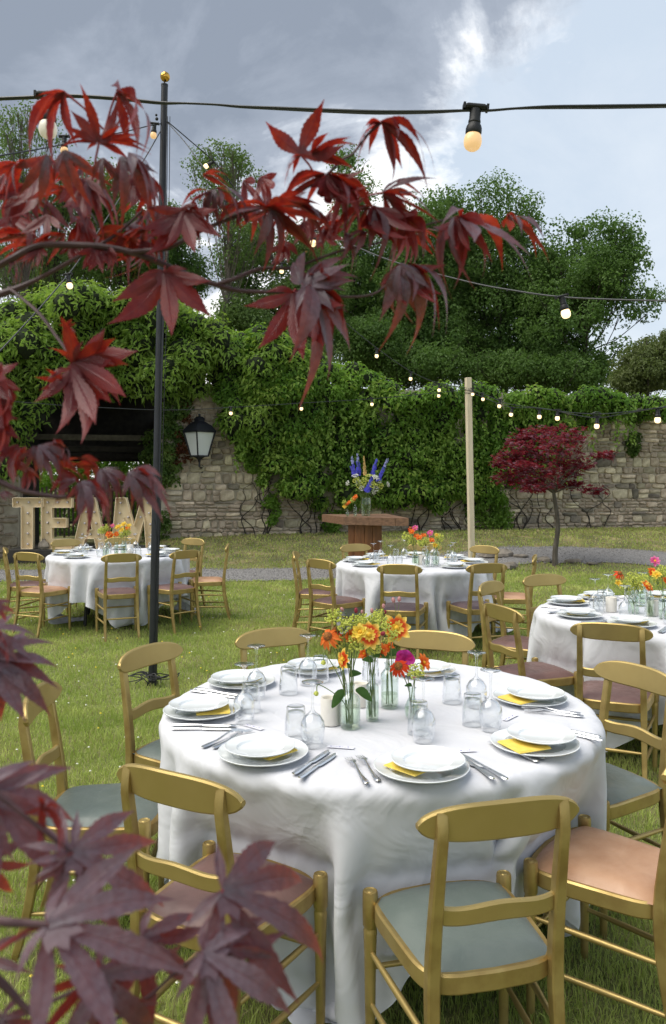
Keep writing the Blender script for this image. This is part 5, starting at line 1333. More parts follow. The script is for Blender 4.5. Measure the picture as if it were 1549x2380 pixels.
PY = 10.2; QT = at(1088.5, 878, PY); QB = at(1099, 1405, PY); QB.z = 0
t = thing('timber_post', 'pale planed timber post carrying string lights behind the middle table', 'post', Matrix.Translation(QB))
b = MB(); d_ = QT - QB
Mx = Matrix.Translation(d_ * .5) @ d_.to_track_quat('Z', 'Y').to_matrix().to_4x4(); b.box((0, 0, 0), (.070, .070, d_.length), Mx @ Matrix.Rotation(.25, 4, 'Z'), bev=.004); obj('shaft', b.mesh('shaft', M['pale_wood'], False), t)
b = MB(); b.tube([d_ + Vector((.045 * math.cos(k * .7), .045 * math.sin(k * .7), -.14 - .004 * k)) for k in range(20)], .004, 5); obj('tie', b.mesh('tie', M['rubber']), t)

# ------------------------------------------------------------------ string lights
HOLD = lathe_mesh('lamp_holder', [(.0001, .052), (.012, .052), (.0150, .048), (.0150, .022), (.0165, .018), (.0165, .014), (.0150, .012), (.0195, .004), (.0215, -.004), (.0215, -.014), (.0195, -.017), (.0001, -.017)], M['rubber'], 18, 35)
b = MB(); b.box((0, 0, .055), (.058, .030, .012), bev=.004); b.box((-.031, 0, .055), (.006, .024, .015)); b.box((.031, 0, .055), (.006, .024, .015)); CLIP = b.mesh('clip', M['rubber'], False)
def bulb_me(mat): return lathe_mesh('bulb', [(.0165, -.015), (.0205, -.020), (.0230, -.028), (.0240, -.037), (.0228, -.046), (.0190, -.0540), (.0120, -.0595), (.0001, -.0615)], mat, 20, 0)
BULB = bulb_me(M['bulb']); BULBW = bulb_me(M['bulb_white']); BULBF = bulb_me(M['bulb_far']); FAR_S = .82
def string_light(label, pts, lamps, rad=.0042, near=False, flat=None):
    """pts: (x, y, distance); lamps: (x on the cable, y of the cable, distance, sideways tilt, bulb mesh)"""
    P = [at(*p) for p in pts]; o = P[0]
    t = thing('string_light', label, 'string light', Matrix.Translation(o), 'festoon string lights')
    b = MB(); sp = spline([p - o for p in P], 6); rr = rad
    if not isinstance(rad, (int, float)): rr = [float(np.interp(i / 6.0, range(len(rad)), rad)) for i in range(len(sp))]
    b.tube(sp, rr, 8, flat=flat); obj('cable', b.mesh('cable', M['blackcord']), t)
    for x, y, d, tilt, me in lamps:
        p = at(x, y, d) - o
        Mx = Matrix.Translation(p) @ Matrix.Rotation(R(tilt), 4, 'Y') @ Matrix.Scale(FAR_S if me is BULBF else 1.0, 4) @ Matrix.Translation((0, 0, -.052))
        h = obj('lamp_holder', HOLD, t, Mx); obj('clip', CLIP, h); obj('bulb', me, h)
    return t
k_ = 2.1
string_light('thick black cable with big bulbs crossing the sky close to the camera',
    [(-160, 238, k_), (-60, 232, k_), (60, 227, k_), (160, 223, k_), (280, 230, k_), (370, 239, k_), (430, 240, k_), (500, 243, k_), (560, 248, k_), (650, 252, k_), (760, 257, k_), (880, 261, k_), (1000, 260, k_), (1080, 257, k_), (1135, 257, k_), (1200, 252, k_), (1280, 249, k_), (1400, 248, k_), (1549, 246, k_), (1700, 243, k_)],
    [(1106, 252, k_, 5, BULB), (112, 223, k_, 0, BULBW)], [.007, .007, .007, .007, .007, .0065, .004, .004, .0055, .007, .008, .0085, .007, .005, .005, .0045, .0075, .0085, .008, .008], flat=.62)
def inv(x, x0, Y0, x1, Y1): return 1 / (1 / Y0 + (1 / Y1 - 1 / Y0) * (x - x0) / (x1 - x0))
def lampset(pxs, x0, Y0, x1, Y1, me, up=10, tilt=None):
    return [(x, y, inv(x, x0, Y0, x1, Y1), (tilt[i] if tilt else 0), me) for i, (x, y) in enumerate(pxs)]
Yp = PB.y
D1 = lambda x: inv(x, 388, Yp, 1088, PY)
string_light('string light running from the black pole down to the pale post', [(x, y, D1(x)) for x, y in ((388, 281), (440, 325), (500, 378), (540, 430), (600, 530), (690, 640), (790, 738), (880, 812), (960, 866), (1025, 892), (1088, 902))],
    lampset([(497, 376), (525, 468), (655, 612), (778, 731), (876, 812), (956, 866), (1021, 893)], 388, Yp, 1088, PY, BULBF, tilt=[60, 10, 0, -10, 0, 5, 0]))
D2 = lambda x: inv(x, 388, Yp, 1549, 2.95)
string_light('string light sweeping from the black pole to the right past the trees', [(x, y, D2(x)) for x, y in ((388, 283), (430, 330), (480, 395), (560, 455), (680, 520), (775, 551), (910, 606), (1085, 654), (1200, 676), (1304, 690), (1420, 696), (1549, 699), (1700, 700))],
    lampset([(728, 537), (952, 622), (1306, 690)], 388, Yp, 1549, 2.95, BULBF, tilt=[0, 5, -14]), rad=.0036)
D3 = lambda x: inv(x, -120, 8.0, 1088, PY)
string_light('low string light from the pale post leftwards across the creeper', [(x, y, D3(x)) for x, y in ((1088, 904), (1025, 912), (865, 927), (700, 937), (537, 947), (385, 953), (195, 945), (90, 938), (0, 930), (-120, 918))],
    lampset([(1022, 907), (865, 926), (700, 936), (537, 946), (195, 944), (18, 932)], -120, 8.0, 1088, PY, BULBF, tilt=[8, 0, -4, 0, 0, 0]), rad=.0036)
D4 = lambda x: inv(x, 1088, PY, 1549, 4.95)
string_light('string light from the pale post rightwards, upper strand with the knot', [(x, y, D4(x)) for x, y in ((1088, 903), (1130, 918), (1180, 938), (1250, 948), (1320, 958), (1388, 962), (1450, 958), (1549, 946), (1660, 935))],
    lampset([(1121, 914), (1163, 929), (1296, 953), (1529, 950)], 1088, PY, 1549, 4.95, BULBF, tilt=[-8, 8, 0, 0]), rad=.0036)
D5 = lambda x: inv(x, 1088, PY, 1549, 5.05)
string_light('string light from the pale post rightwards, lower sagging strand', [(x, y, D5(x)) for x, y in ((1088, 906), (1120, 922), (1160, 938), (1195, 947), (1260, 949), (1330, 963), (1388, 971), (1450, 962), (1549, 945), (1660, 930))],
    lampset([(1099, 903), (1191, 948), (1254, 951), (1389, 969)], 1088, PY, 1549, 5.05, BULBF, tilt=[0, 10, 0, 4]), rad=.0036)
b = MB(); kn = at(1387, 963, D4(1387))
b.tube(spline([(-.04, 0, 0), (-.01, -.02, .016), (.03, 0, .008), (.02, .02, -.012), (-.02, 0, -.01), (-.03, -.01, .01), (.01, .01, .018), (.04, 0, 0)], 6), .004, 6); tag(obj('cable_knot', b.mesh('cable_knot', M['blackcord']), None, Matrix.Translation(kn)), 'loop of cable knotted where two strands meet at the right', 'cable')
D6 = lambda x: inv(x, 378, Yp, 0, 4.5)
string_light('string light from the black pole to the left edge near the top', [(x, y, D6(x)) for x, y in ((378, 287), (345, 293), (300, 304), (200, 325), (100, 345), (0, 362), (-140, 392))],
    lampset([(360, 288), (150, 318)], 378, Yp, 0, 4.5, BULB, tilt=[6, 0]))
D7 = lambda x: inv(x, 374, Yp, 0, 4.4)
string_light('string light dropping steeply from the black pole to the left edge', [(x, y, D7(x)) for x, y in ((374, 304), (330, 380), (260, 490), (195, 589), (155, 643), (90, 719), (0, 816), (-100, 915))],
    lampset([(158, 638)], 374, Yp, 0, 4.4, BULBF, tilt=[-10]))

# ------------------------------------------------------------------ light-up letters
LY = 15.4; lz = at(60, 1275, LY).z; pxm = F / LY
def letter(name, x0, x1, outline, holes, bulbs, label, tilt=0):
    w = (x1 - x0) / pxm; h = 118 / pxm
    t = thing('light_up_letter', label, 'letter', Matrix.Translation((at((x0 + x1) / 2, 1275, LY).x, LY, lz)) @ Matrix.Rotation(R(tilt), 4, 'Z'), 'letters of the word TEAM')
    loops = [[((x - .5) * w, z * h) for x, z in outline]] + [[((x - .5) * w, z * h) for x, z in hl] for hl in holes]
    # face panel (filled outline minus holes)
    bm = bmesh.new(); es = []
    for lp in loops:
        vs = [bm.verts.new((x, 0, z)) for x, z in lp]
        es += [bm.edges.new((vs[i], vs[(i + 1) % len(vs)])) for i in range(len(vs))]
    bmesh.ops.triangle_fill(bm, edges=es, use_beauty=True); bmesh.ops.recalc_face_normals(bm, faces=bm.faces)
    me = bpy.data.meshes.new('face_panel'); bm.to_mesh(me); bm.free(); me.materials.append(M['letter']); obj('face_panel', me, t)
    b = MB(); D = .12; th = .012
    for lp in loops:
        n = len(lp)
        for i in range(n):
            p, q = Vector((lp[i][0], 0, lp[i][1])), Vector((lp[(i + 1) % n][0], 0, lp[(i + 1) % n][1])); L = (q - p).length; m_ = (p + q) / 2; a = math.atan2(q.z - p.z, q.x - p.x)
            b.box((0, -D / 2 + .03, 0), (L + th, D, th), Matrix.Translation(m_) @ Matrix.Rotation(-a, 4, 'Y'))
    obj('rim', b.mesh('rim', M['letter_edge'], False), t)
    for x, z in bulbs: obj('bulb', LB, t, Matrix.Translation(((x - .5) * w, -.004, z * h)))
b = MB(); b.lathe([(.0001, 0), (.020, 0), (.020, .012), (.0001, .012)], 12, Matrix.Rotation(R(90), 4, 'X'), 0); b.ball((0, -.030, 0), .022, 14, 8, 1); LB = b.mesh('letter_bulb', [M['rubber'], M['letter_bulb']])
letter('T', 34, 103, [(0, 1), (1, 1), (1, .82), (.66, .82), (.66, 0), (.28, 0), (.28, .82), (0, .82)], [], [(.12, .91), (.5, .91), (.86, .91), (.47, .70), (.47, .50), (.47, .30), (.47, .09)], 'cream letter T with round bulbs, first of the big letters', 3)
letter('E', 100, 171, [(0, 1), (1, 1), (1, .81), (.34, .81), (.34, .60), (.82, .60), (.82, .42), (.34, .42), (.34, .19), (1, .19), (1, 0), (0, 0)], [], [(.17, .91), (.5, .91), (.83, .91), (.17, .71), (.17, .51), (.52, .51), (.17, .31), (.17, .10), (.5, .10), (.83, .10)], 'cream letter E with round bulbs, second of the big letters', -2)
letter('A', 173, 250, [(.34, 1), (.66, 1), (1, 0), (.70, 0), (.64, .20), (.36, .20), (.30, 0), (0, 0)], [[(.42, .37), (.58, .37), (.5, .62)]], [(.5, .88), (.38, .72), (.62, .72), (.33, .50), (.67, .50), (.26, .28), (.5, .28), (.74, .28), (.16, .08), (.85, .08)], 'cream letter A with round bulbs, third of the big letters', 2)
letter('M', 262, 366, [(0, 0), (.10, 1), (.32, 1), (.5, .45), (.68, 1), (.90, 1), (1, 0), (.78, 0), (.73, .60), (.58, .10), (.42, .10), (.27, .60), (.22, 0)], [], [(.19, .90), (.80, .90), (.17, .70), (.83, .70), (.14, .48), (.86, .48), (.36, .62), (.5, .28), (.64, .62), (.12, .27), (.88, .27), (.11, .08), (.89, .08)], 'cream letter M with round bulbs, half hidden by the black pole', -2)
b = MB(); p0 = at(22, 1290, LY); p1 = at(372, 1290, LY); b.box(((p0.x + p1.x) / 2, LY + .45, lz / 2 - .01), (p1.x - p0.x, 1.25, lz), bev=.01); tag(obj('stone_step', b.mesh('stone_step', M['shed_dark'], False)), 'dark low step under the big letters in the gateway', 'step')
rp = at(82, 1268, LY - .25); tag(obj('field_stone', rock_mesh('field_stone', M['rock'], 9, .12, .1, .13), None, Matrix.Translation((rp.x + .1, LY - .05, lz + .05))), 'pale rounded stone on the step between the letters T and E', 'stone')

# ------------------------------------------------------------------ wall lantern
wy = (WO.y - WS * WO.x) / (1 - WS * (463 - CX) / F) - .34; lc = at(464, 1060, wy); t = thing('wall_lantern', 'black iron wall lantern with milky panes beside the gateway', 'lantern', Matrix.Translation(lc) @ Matrix.Rotation(R(45), 4, 'Z'))
s2 = math.sqrt(2); m = wy / F
w0, w1, hg = 14.5 * m * s2 / s2, 26 * m, 56 * m
for k in range(4):
    b = MB(); Mz = Matrix.Rotation(k * math.pi / 2, 4, 'Z'); a0, a1 = w0 * .92, w1 * .92
    b.add([(-a0, -a0, .01), (a0, -a0, .01), (a1, -a1, hg - .01), (-a1, -a1, hg - .01), (-a0, -a0 + .006, .01), (a0, -a0 + .006, .01), (a1, -a1 + .006, hg - .01), (-a1, -a1 + .006, hg - .01)],
          [(0, 1, 2, 3), (7, 6, 5, 4), (0, 4, 5, 1), (2, 6, 7, 3), (1, 5, 6, 2), (0, 3, 7, 4)], 0, Mz)
    obj('pane', b.mesh('pane', M['lamp_glass'], False), t)
b = MB()
for sx in (-1, 1):
    for sy in (-1, 1): b.tube([(sx * w0, sy * w0, 0), (sx * w1, sy * w1, hg)], .018, 6)
for ww, zz in ((w0, 0), (w1, hg)):
    for k in range(4): b.box((0, -ww, zz), (2 * ww + .03, .03, .03), Matrix.Rotation(k * math.pi / 2, 4, 'Z'))
obj('frame', b.mesh('frame', M['lamp_iron'], False), t)
b = MB(); rr = [(w1 * 1.12, hg), (w1 * 1.15, hg + .03), (w1 * .80, hg + .15), (w1 * .36, hg + .23), (w1 * .36, hg + .27), (w1 * .42, hg + .28), (w1 * .22, hg + .33), (.0001, hg + .35)]
b.lathe([(q * 1.30, z) for q, z in rr], 4, Matrix.Rotation(R(45), 4, 'Z')); b.ball((0, 0, hg + .37), .03, 8, 6); obj('cap', b.mesh('cap', M['lamp_iron'], False), t)
b = MB(); b.lathe([(w0 * 1.2, 0), (w0 * .5, -.05), (.03, -.09), (.02, -.14), (.0001, -.15)], 4, Matrix.Rotation(R(45), 4, 'Z'))
b.tube([(0, 0, -.1), (.0, .0, -.22), (.14, .14, -.26), (.25, .25, -.24)], .02, 8); b.tube([(.25, .25, -.05), (.25, .25, -.36)], .025, 8); obj('bracket', b.mesh('bracket', M['lamp_iron']), t)

# ------------------------------------------------------------------ heavy timber table at the wall
ZT = 1.0; poly = [(-.20, 14.0), (.17, 12.95), (1.205, 12.55), (1.30, 12.85), (.98, 14.2)]
cxp = sum(p[0] for p in poly) / 5; cyp = sum(p[1] for p in poly) / 5
tz = float(gz(cxp, cyp))
tt = thing('timber_table', 'heavy square topped timber pedestal table in front of the creeper wall', 'table', Matrix.Translation((cxp, cyp, 0)))
# top laid from planks running front to back
n_pl = 5; thk = .128
L0, L1 = Vector((*poly[1], 0)), Vector((*poly[2], 0)); K0, K1 = Vector((*poly[0], 0)), Vector((*poly[4], 0))
for k in range(n_pl):
    a, c = k / n_pl, (k + 1) / n_pl; g_ = .003 / (L1 - L0).length
    q = [L0.lerp(L1, a + g_), L0.lerp(L1, c - g_), K0.lerp(K1, c - g_), K0.lerp(K1, a + g_)]; b = MB()
    vs = [(v.x - cxp, v.y - cyp, zz) for zz in (ZT - thk, ZT - .002 * (k % 2)) for v in q]; b.add(vs, [(3, 2, 1, 0), (4, 5, 6, 7), (0, 1, 5, 4), (1, 2, 6, 5), (2, 3, 7, 6), (3, 0, 4, 7)])
    obj('top_plank', b.mesh('top_plank', M['oak'], False), tt)
pw = 78 * 13.0 / F; pl = at(810, 1250, 13.0).x
for k in range(4):
    b = MB(); w_ = pw * (.18, .30, .24, .28)[k]; x0 = pl + pw * (0, .18, .48, .72)[k]; b.box((x0 + w_ / 2 - cxp, 12.99 + .02 * (k == 0) - cyp, (ZT - thk + tz) / 2), (w_ - .004, .05, ZT - thk - tz), bev=.004); obj('pedestal_plank', b.mesh('pedestal_plank', M['oak2'], False), tt)
b = MB(); b.box((pl + pw / 2 - cxp, 13.29 - cyp, (ZT - thk + tz) / 2), (pw - .02, .54, ZT - thk - tz - .002)); obj('pedestal_core', b.mesh('pedestal_core', M['oak2'], False), tt)
VY = 13.35
def onT(x): return Vector(((x - CX) / F * VY, VY, ZT))
vp = onT(851); inst(B_BIG, 'glass_vase', 'large clear glass vase with the blue flowers on the timber table', 'vase', TR(vp.x, vp.y, ZT + .002))
def floret_spike(p0, p1, mat_lo, mat_hi, n, seed, r0=.028, size=.016):
    r = random.Random(seed); lo, hi = MB(), MB(); ax = (p1 - p0)
    for k in range(n):
        f = k / n; c = p0 + ax * f + Vector((r.gauss(0, 1), r.gauss(0, 1), 0)).normalized() * r0 * (1.15 - .75 * f) * r.uniform(.5, 1.1); s_ = size * (1.2 - .65 * f) * r.uniform(.8, 1.2)
        d = (c - (p0 + ax * f)).normalized() + Vector((0, -.6, .2)); rot = d.to_track_quat('Z', 'Y').to_matrix().to_4x4()
        tgt = lo if f < .62 else hi
        for q in range(5):
            a = q * 1.2566; c_, s1 = math.cos(a), math.sin(a)
            tgt.add([(0, 0, 0), (s_ * c_ - .45 * s_ * s1, s_ * s1 + .45 * s_ * c_, s_ * .25), (1.25 * s_ * c_, 1.25 * s_ * s1, s_ * .1), (s_ * c_ + .45 * s_ * s1, s_ * s1 - .45 * s_ * c_, s_ * .25)], [(0, 3, 2, 1)], 0, Matrix.Translation(c) @ rot)
    return lo.mesh('florets', M[mat_lo], False), hi.mesh('buds', M[mat_hi], False)
foot = Vector((vp.x, vp.y, ZT + .03))
def spike(name, label, a, c, lo, hi, n, seed, r0=.03, size=.017, Yo=0.0):
    p0 = at(*a, VY + Yo); p1 = at(*c, VY + Yo); t = thing(name, label, 'flower', Matrix.Translation(foot), 'tall flowers on the timber table')
    b = MB(); b.tube(spline([(0, 0, 0), (p0 - foot) * .6, p0 - foot, p1 - foot], 5), .0035, 6); obj('stem', b.mesh('stem', M['stem']), t)
    l_, h_ = floret_spike(p0 - foot, p1 - foot, lo, hi, n, seed, r0, size); obj('florets', l_, t); obj('buds', h_, t)
spike('delphinium', 'leftmost blue delphinium spike in the large vase', (824, 1106), (818, 1060), 'blue_p', 'lilac_p', 60, 1)
spike('delphinium', 'blue delphinium spike left of the peach spike, palest at its tip', (834, 1104), (832, 1054), 'blue_p', 'lilac_p', 64, 2, Yo=.05)
spike('foxtail_lily', 'peach coloured flower spike in the middle of the large vase', (849, 1104), (846, 1060), 'peach_p', 'peach_p', 110, 3, .024, .012)
spike('delphinium', 'bright blue delphinium spike right of the peach spike', (863, 1110), (877, 1066), 'blue_p', 'blue_p', 80, 4, .034)
spike('delphinium', 'rightmost blue delphinium spike leaning outwards', (880, 1116), (902, 1066), 'blue_p', 'lilac_p', 70, 5, .032, Yo=-.04)
spike('delphinium', 'low dark blue delphinium in front of the large vase bouquet', (853, 1142), (864, 1112), 'blue_p', 'blue_p', 80, 6, .045, .02, Yo=-.1)
spike('delphinium', 'short blue delphinium at the lower left of the spikes', (828, 1108), (816, 1084), 'blue_p', 'blue_p', 40, 7, .035, Yo=-.05)
def umbel_me(seed, mat):
    r = random.Random(seed); b = MB()
    for k in range(46):
        a = r.random() * 6.28; q = math.sqrt(r.random()) * .052; b.ball((q * math.cos(a), q * math.sin(a), .012 * (1 - (q / .052) ** 2) + r.uniform(0, .006)), r.uniform(.005, .009), 5, 3)
    return b.mesh('umbel', M[mat], False)
UM = [umbel_me(i, 'white_p') for i in range(2)] + [umbel_me(5, 'lime')]
UML = [(809, 1123, (-.6, -.6, .3), 0, .9), (826, 1106, (-.2, -.5, .8), 1, 1.1), (834, 1121, (-.2, -.8, .4), 0, 1.2), (841, 1135, (-.2, -.9, .2), 1, .9), (873, 1110, (.2, -.6, .7), 0, 1.2), (880, 1118, (.3, -.6, .6), 1, 1.1),
                                  (902, 1126, (.7, -.5, .2), 0, .9), (874, 1136, (.3, -.8, .3), 1, 1.0), (869, 1144, (.2, -.9, 0), 0, .8), (838, 1128, (0, -.8, .4), 2, 1.4), (884, 1128, (.4, -.6, .4), 2, 1.3), (848, 1118, (0, -.8, .6), 2, 1.4), (858, 1106, (0, -.3, 1), 2, 1.2), (828, 1116, (-.4, -.5, .7), 2, 1.2), (866, 1126, (.1, -.8, .5), 2, 1.3)]
for i, (x, y, d, k, sc) in enumerate(UML):
    p = at(x, y, VY + random.Random(i).uniform(-.12, .06)) - foot
    t = thing('queen_annes_lace' if k < 2 else 'lady_mantle', f"{'white lacy flower head' if k < 2 else 'green flower spray'}, {ORD[sorted(q[0] for q in UML if (q[3] < 2) == (k < 2)).index(x)]} in the large vase bouquet", 'flower', Matrix.Translation(foot), 'tall flowers on the timber table')
    b = MB(); b.tube(spline([(0, 0, 0), Vector((p.x * .2, p.y * .2, .30)), p], 6), .0025, 5); obj('stem', b.mesh('stem', M['stem']), t)
    obj('umbel', UM[k], t, Matrix.Translation(p) @ Vector(d).to_track_quat('Z', 'Y').to_matrix().to_4x4() @ Matrix.Scale(sc, 4))
for x, tpl, sc, heads, lb in ((808, B_BUD, 1.15, [('orange', 812, 1168, 1.5), ('yellow', 801, 1178, 1.6), ('orange', 806, 1172, 1.2), ('lime', 800, 1168, 1.2)], 'small bud vase with orange flowers on the timber table'),
                              (826, B_SLIM, 1.25, [('orange', 827, 1155, 1.7), ('orange', 823, 1160, 1.4), ('lime', 819, 1164, 1.3)], 'slim glass with orange flowers beside the large vase')):
    p = onT(x); p.y -= .25; p.x = (x - CX) / F * p.y; inst(tpl, 'bud_vase', lb, 'vase', TR(p.x, p.y, ZT + .002) @ Matrix.Scale(sc, 4))
    for i, (k, hx, hy, s_) in enumerate(heads): flower(k, at(hx, hy, p.y), (-.2 + .2 * i, -.7, .5), (p.x, p.y, ZT + .02), ['upper right ', 'lower left ', 'middle ', 'upper left '][i] + WORD[k][1] + ' in the ' + lb.split(' with')[0].replace('small ', ''), 'small flowers on the timber table', s_, i)

# ------------------------------------------------------------------ small red maple by the path
MYd = 14.45; mb_ = at(1292, 1305, MYd); mb_.z = float(gz(mb_.x, mb_.y))
t = thing('red_maple_tree', 'small crimson Japanese maple with a slim grey trunk by the path', 'tree', Matrix.Translation(mb_))
rg = np.random.default_rng(77); r = random.Random(77)
fork = at(1287, 1142, MYd) - mb_
b = MB(); b.tube(spline([(0, 0, -.05), (-.01, 0, .25), (.04, 0, .75), fork], 5), [.060 - .028 * min(1, i / 15) for i in range(16)], 10); obj('trunk', b.mesh('trunk', M['bark']), t)
tiers = [(1275, 1000, 62, 16, 60), (1240, 1018, 56, 18, 55), (1310, 1016, 48, 15, 40), (1225, 1040, 60, 18, 60), (1280, 1040, 60, 22, 50), (1195, 1062, 46, 14, 46), (1245, 1065, 60, 18, 55), (1190, 1088, 42, 15, 46), (1235, 1095, 55, 17, 55), (1205, 1110, 55, 16, 50), (1252, 1120, 50, 14, 45), (1222, 1132, 40, 10, 34),
         (1350, 1052, 40, 13, 36), (1385, 1060, 30, 9, 26), (1330, 1078, 48, 12, 38), (1365, 1085, 28, 9, 20), (1320, 1100, 46, 12, 34), (1345, 1128, 38, 10, 30), (1372, 1138, 28, 8, 20), (1165, 1078, 22, 9, 18)]
Pl = []; brm = MB()
for (x, y, rx, ry, n) in tiers:
    x = 1282 + (x - 1282) * .93; rx *= .85
    dep = r.uniform(-.75, .75)
    for k in range(n):
        a = r.random() * 6.28; q = math.sqrt(r.random()); Pl.append(at(x + rx * q * math.cos(a), y - ry * r.uniform(-1, 1) * .8, MYd) + Vector((0, dep + rx / F * MYd * q * math.sin(a), 0)) - mb_)
    c = at(x, y + ry * .5, MYd) + Vector((0, dep, 0)) - mb_
    m1 = fork.lerp(c, .45) + Vector((0, 0, .08)); brm.tube(spline([fork - Vector((0, 0, .03)), m1, c], 5), [.018 - .014 * i / 10 for i in range(11)], 6)
    for k in range(5): e = c + Vector((r.uniform(-1, 1) * rx, r.uniform(-1, 1) * rx, r.uniform(-.2, 1) * ry)) * (MYd / F); brm.tube([m1.lerp(c, .7), c.lerp(e, .5) + Vector((0, 0, .03)), e], [.006, .004, .002], 4, cap=False)
obj('branches', brm.mesh('branches', M['bark']), t)
Pl = np.array([p[:] for p in Pl]); Pl = np.repeat(Pl, 5, axis=0) + rg.normal(size=(len(Pl) * 5, 3)) * np.array([.06, .06, .028]); n = len(Pl)
def star(P, rg, ln):
    n = len(P); N = np.array([0, -.25, 1.]) + rg.normal(size=(n, 3)) * .35; N = unit(N); A = unit(np.cross(N, rg.normal(size=(n, 3)))); B = np.cross(N, A); Vs = []; Fs = []; off = 0
    for ang, l_ in ((0, 1), (.75, .9), (-.75, .9), (1.5, .65), (-1.5, .65)):
        T = A * math.cos(ang) + B * math.sin(ang) - N * .25; V, Fq = leaf_geo(P, N, T, ln * l_, ln * l_ * .34, .1); Vs.append(V); Fs.append(Fq + off); off += len(V)
    return np.concatenate(Vs), np.concatenate(Fs)
half = rg.random(n) < .72
V, Fq = star(Pl[half], rg, rg.uniform(.05, .085, half.sum())); obj('crown', np_mesh('crown', V, Fq, M['small_maple']), t)
V, Fq = star(Pl[~half], rg, rg.uniform(.05, .085, (~half).sum())); obj('plum_leaves', np_mesh('plum_leaves', V, Fq, M['small_maple2']), t)
b = MB()
for k in range(34):
    s0 = at(r.uniform(1318, 1330), r.uniform(1045, 1075), MYd) - mb_; e = at(r.uniform(1325, 1372), r.uniform(1002, 1050), MYd) - mb_ + Vector((0, r.uniform(-.4, .1), 0)); s0.y -= .25
    b.tube([s0, s0.lerp(e, .5) + Vector((r.uniform(-.05, .05), 0, .04)), e], [.006, .004, .002], 4, cap=False)
obj('dead_twigs', b.mesh('dead_twigs', M['twig_pale']), t); b = MB()
for k in range(16):
    s0 = at(r.uniform(1250, 1290), r.uniform(1100, 1125), MYd) - mb_; e = at(r.uniform(1225, 1275), r.uniform(1082, 1105), MYd) - mb_; s0.y -= .5; e.y -= .6; b.tube([s0, s0.lerp(e, .5), e], [.005, .004, .002], 4, cap=False)
obj('dead_twigs', b.mesh('dead_twigs', M['twig_pale']), t)
# ------------------------------------------------------------------ grass, too fine to count
def blades(x, y, h, w, rg, lean=.6):
    n = len(x); z = gz(x, y); a = rg.uniform(0, 2 * np.pi, n); la = rg.uniform(0, 2 * np.pi, n); ll = h * rg.uniform(.1, lean, n)
    ca, sa = np.cos(a) * w / 2, np.sin(a) * w / 2; tx, ty = np.cos(la) * ll, np.sin(la) * ll
    v0 = np.stack([x - ca, y - sa, z - .004], -1); v1 = np.stack([x + ca, y + sa, z - .004], -1)
    v2 = np.stack([x + ca * .7 + tx * .35, y + sa * .7 + ty * .35, z + h * .6], -1); v3 = np.stack([x - ca * .7 + tx * .35, y - sa * .7 + ty * .35, z + h * .6], -1)
    v4 = np.stack([x + tx, y + ty, z + h * rg.uniform(.75, 1, n)], -1)
    V = np.stack([v0, v1, v2, v3, v4], 1).reshape(-1, 3); o = np.arange(n)[:, None] * 5
    return V, np.concatenate([o + np.array([[0, 1, 2]]), o + np.array([[0, 2, 3]]), o + np.array([[3, 2, 4]])])
def lawn(Y0, Y1, dens, h, w, seed, margin=.9):
    rg = np.random.default_rng(seed); k = (1549 / 2 + 60) / F; area = ((Y0 + Y1) * k + 2 * margin) * (Y1 - Y0); n = int(area * dens)
    y = np.sqrt(rg.uniform(Y0 ** 2, Y1 ** 2, n)); x = rg.uniform(-1, 1, n) * (y * k + margin)
    clump = .5 + .5 * np.sin(x * 7.3 + 2 * np.sin(y * 5.1)) * np.sin(y * 6.7 + 2 * np.sin(x * 4.3)); tone = rg.random(n)
    e0, e1 = path_edges(x); ok = ~((y > e0 + .02) & (y < e1 - .02)) & ~((y > 15.9) & (x < -4.4))
    x, y, clump, tone = x[ok], y[ok], clump[ok], tone[ok]; n = len(x)
    hh = rg.uniform(*h, n) * (.75 + .5 * clump); ww = rg.uniform(*w, n); patch = np.sin(x * 1.1 + 1.3) * np.cos(y * .9 + .5) + .5 * np.sin(x * 2.9 + y * 2.3)
    dry = tone < (.09 + .12 * (patch > .75) + .28 * (y > 14)); return x, y, hh, ww, dry, rg
sets = [lawn(1.5, 3.2, 9000, (.030, .062), (.0022, .0042), 101), lawn(3.2, 5.5, 6200, (.028, .058), (.0030, .0052), 102), lawn(5.5, 9, 3000, (.026, .055), (.0042, .0075), 103, 1.4), lawn(9, 13.5, 1250, (.026, .055), (.007, .012), 104, 1.6), lawn(13.5, 20.5, 420, (.025, .06), (.012, .02), 105, 1.5)]
for key, nm, lb in (('grass', 'grass', 'short mown lawn grass under and around the tables'), ('grass_dry', 'dry_grass', 'straw coloured dry blades scattered through the lawn')):
    Vs, Fs, off = [], [], 0
    for x, y, hh, ww, dry, rg in sets:
        m_ = dry if key == 'grass_dry' else ~dry; V, Fq = blades(x[m_], y[m_], hh[m_], ww[m_], rg, .9 if key == 'grass' else 1.2); Vs.append(V); Fs.append(Fq + off); off += len(V)
    o = obj(nm, np_mesh(nm, np.concatenate(Vs), np.concatenate(Fs), M[key], False, 3)); o['kind'] = 'stuff'; o['label'] = lb; o['category'] = 'grass'
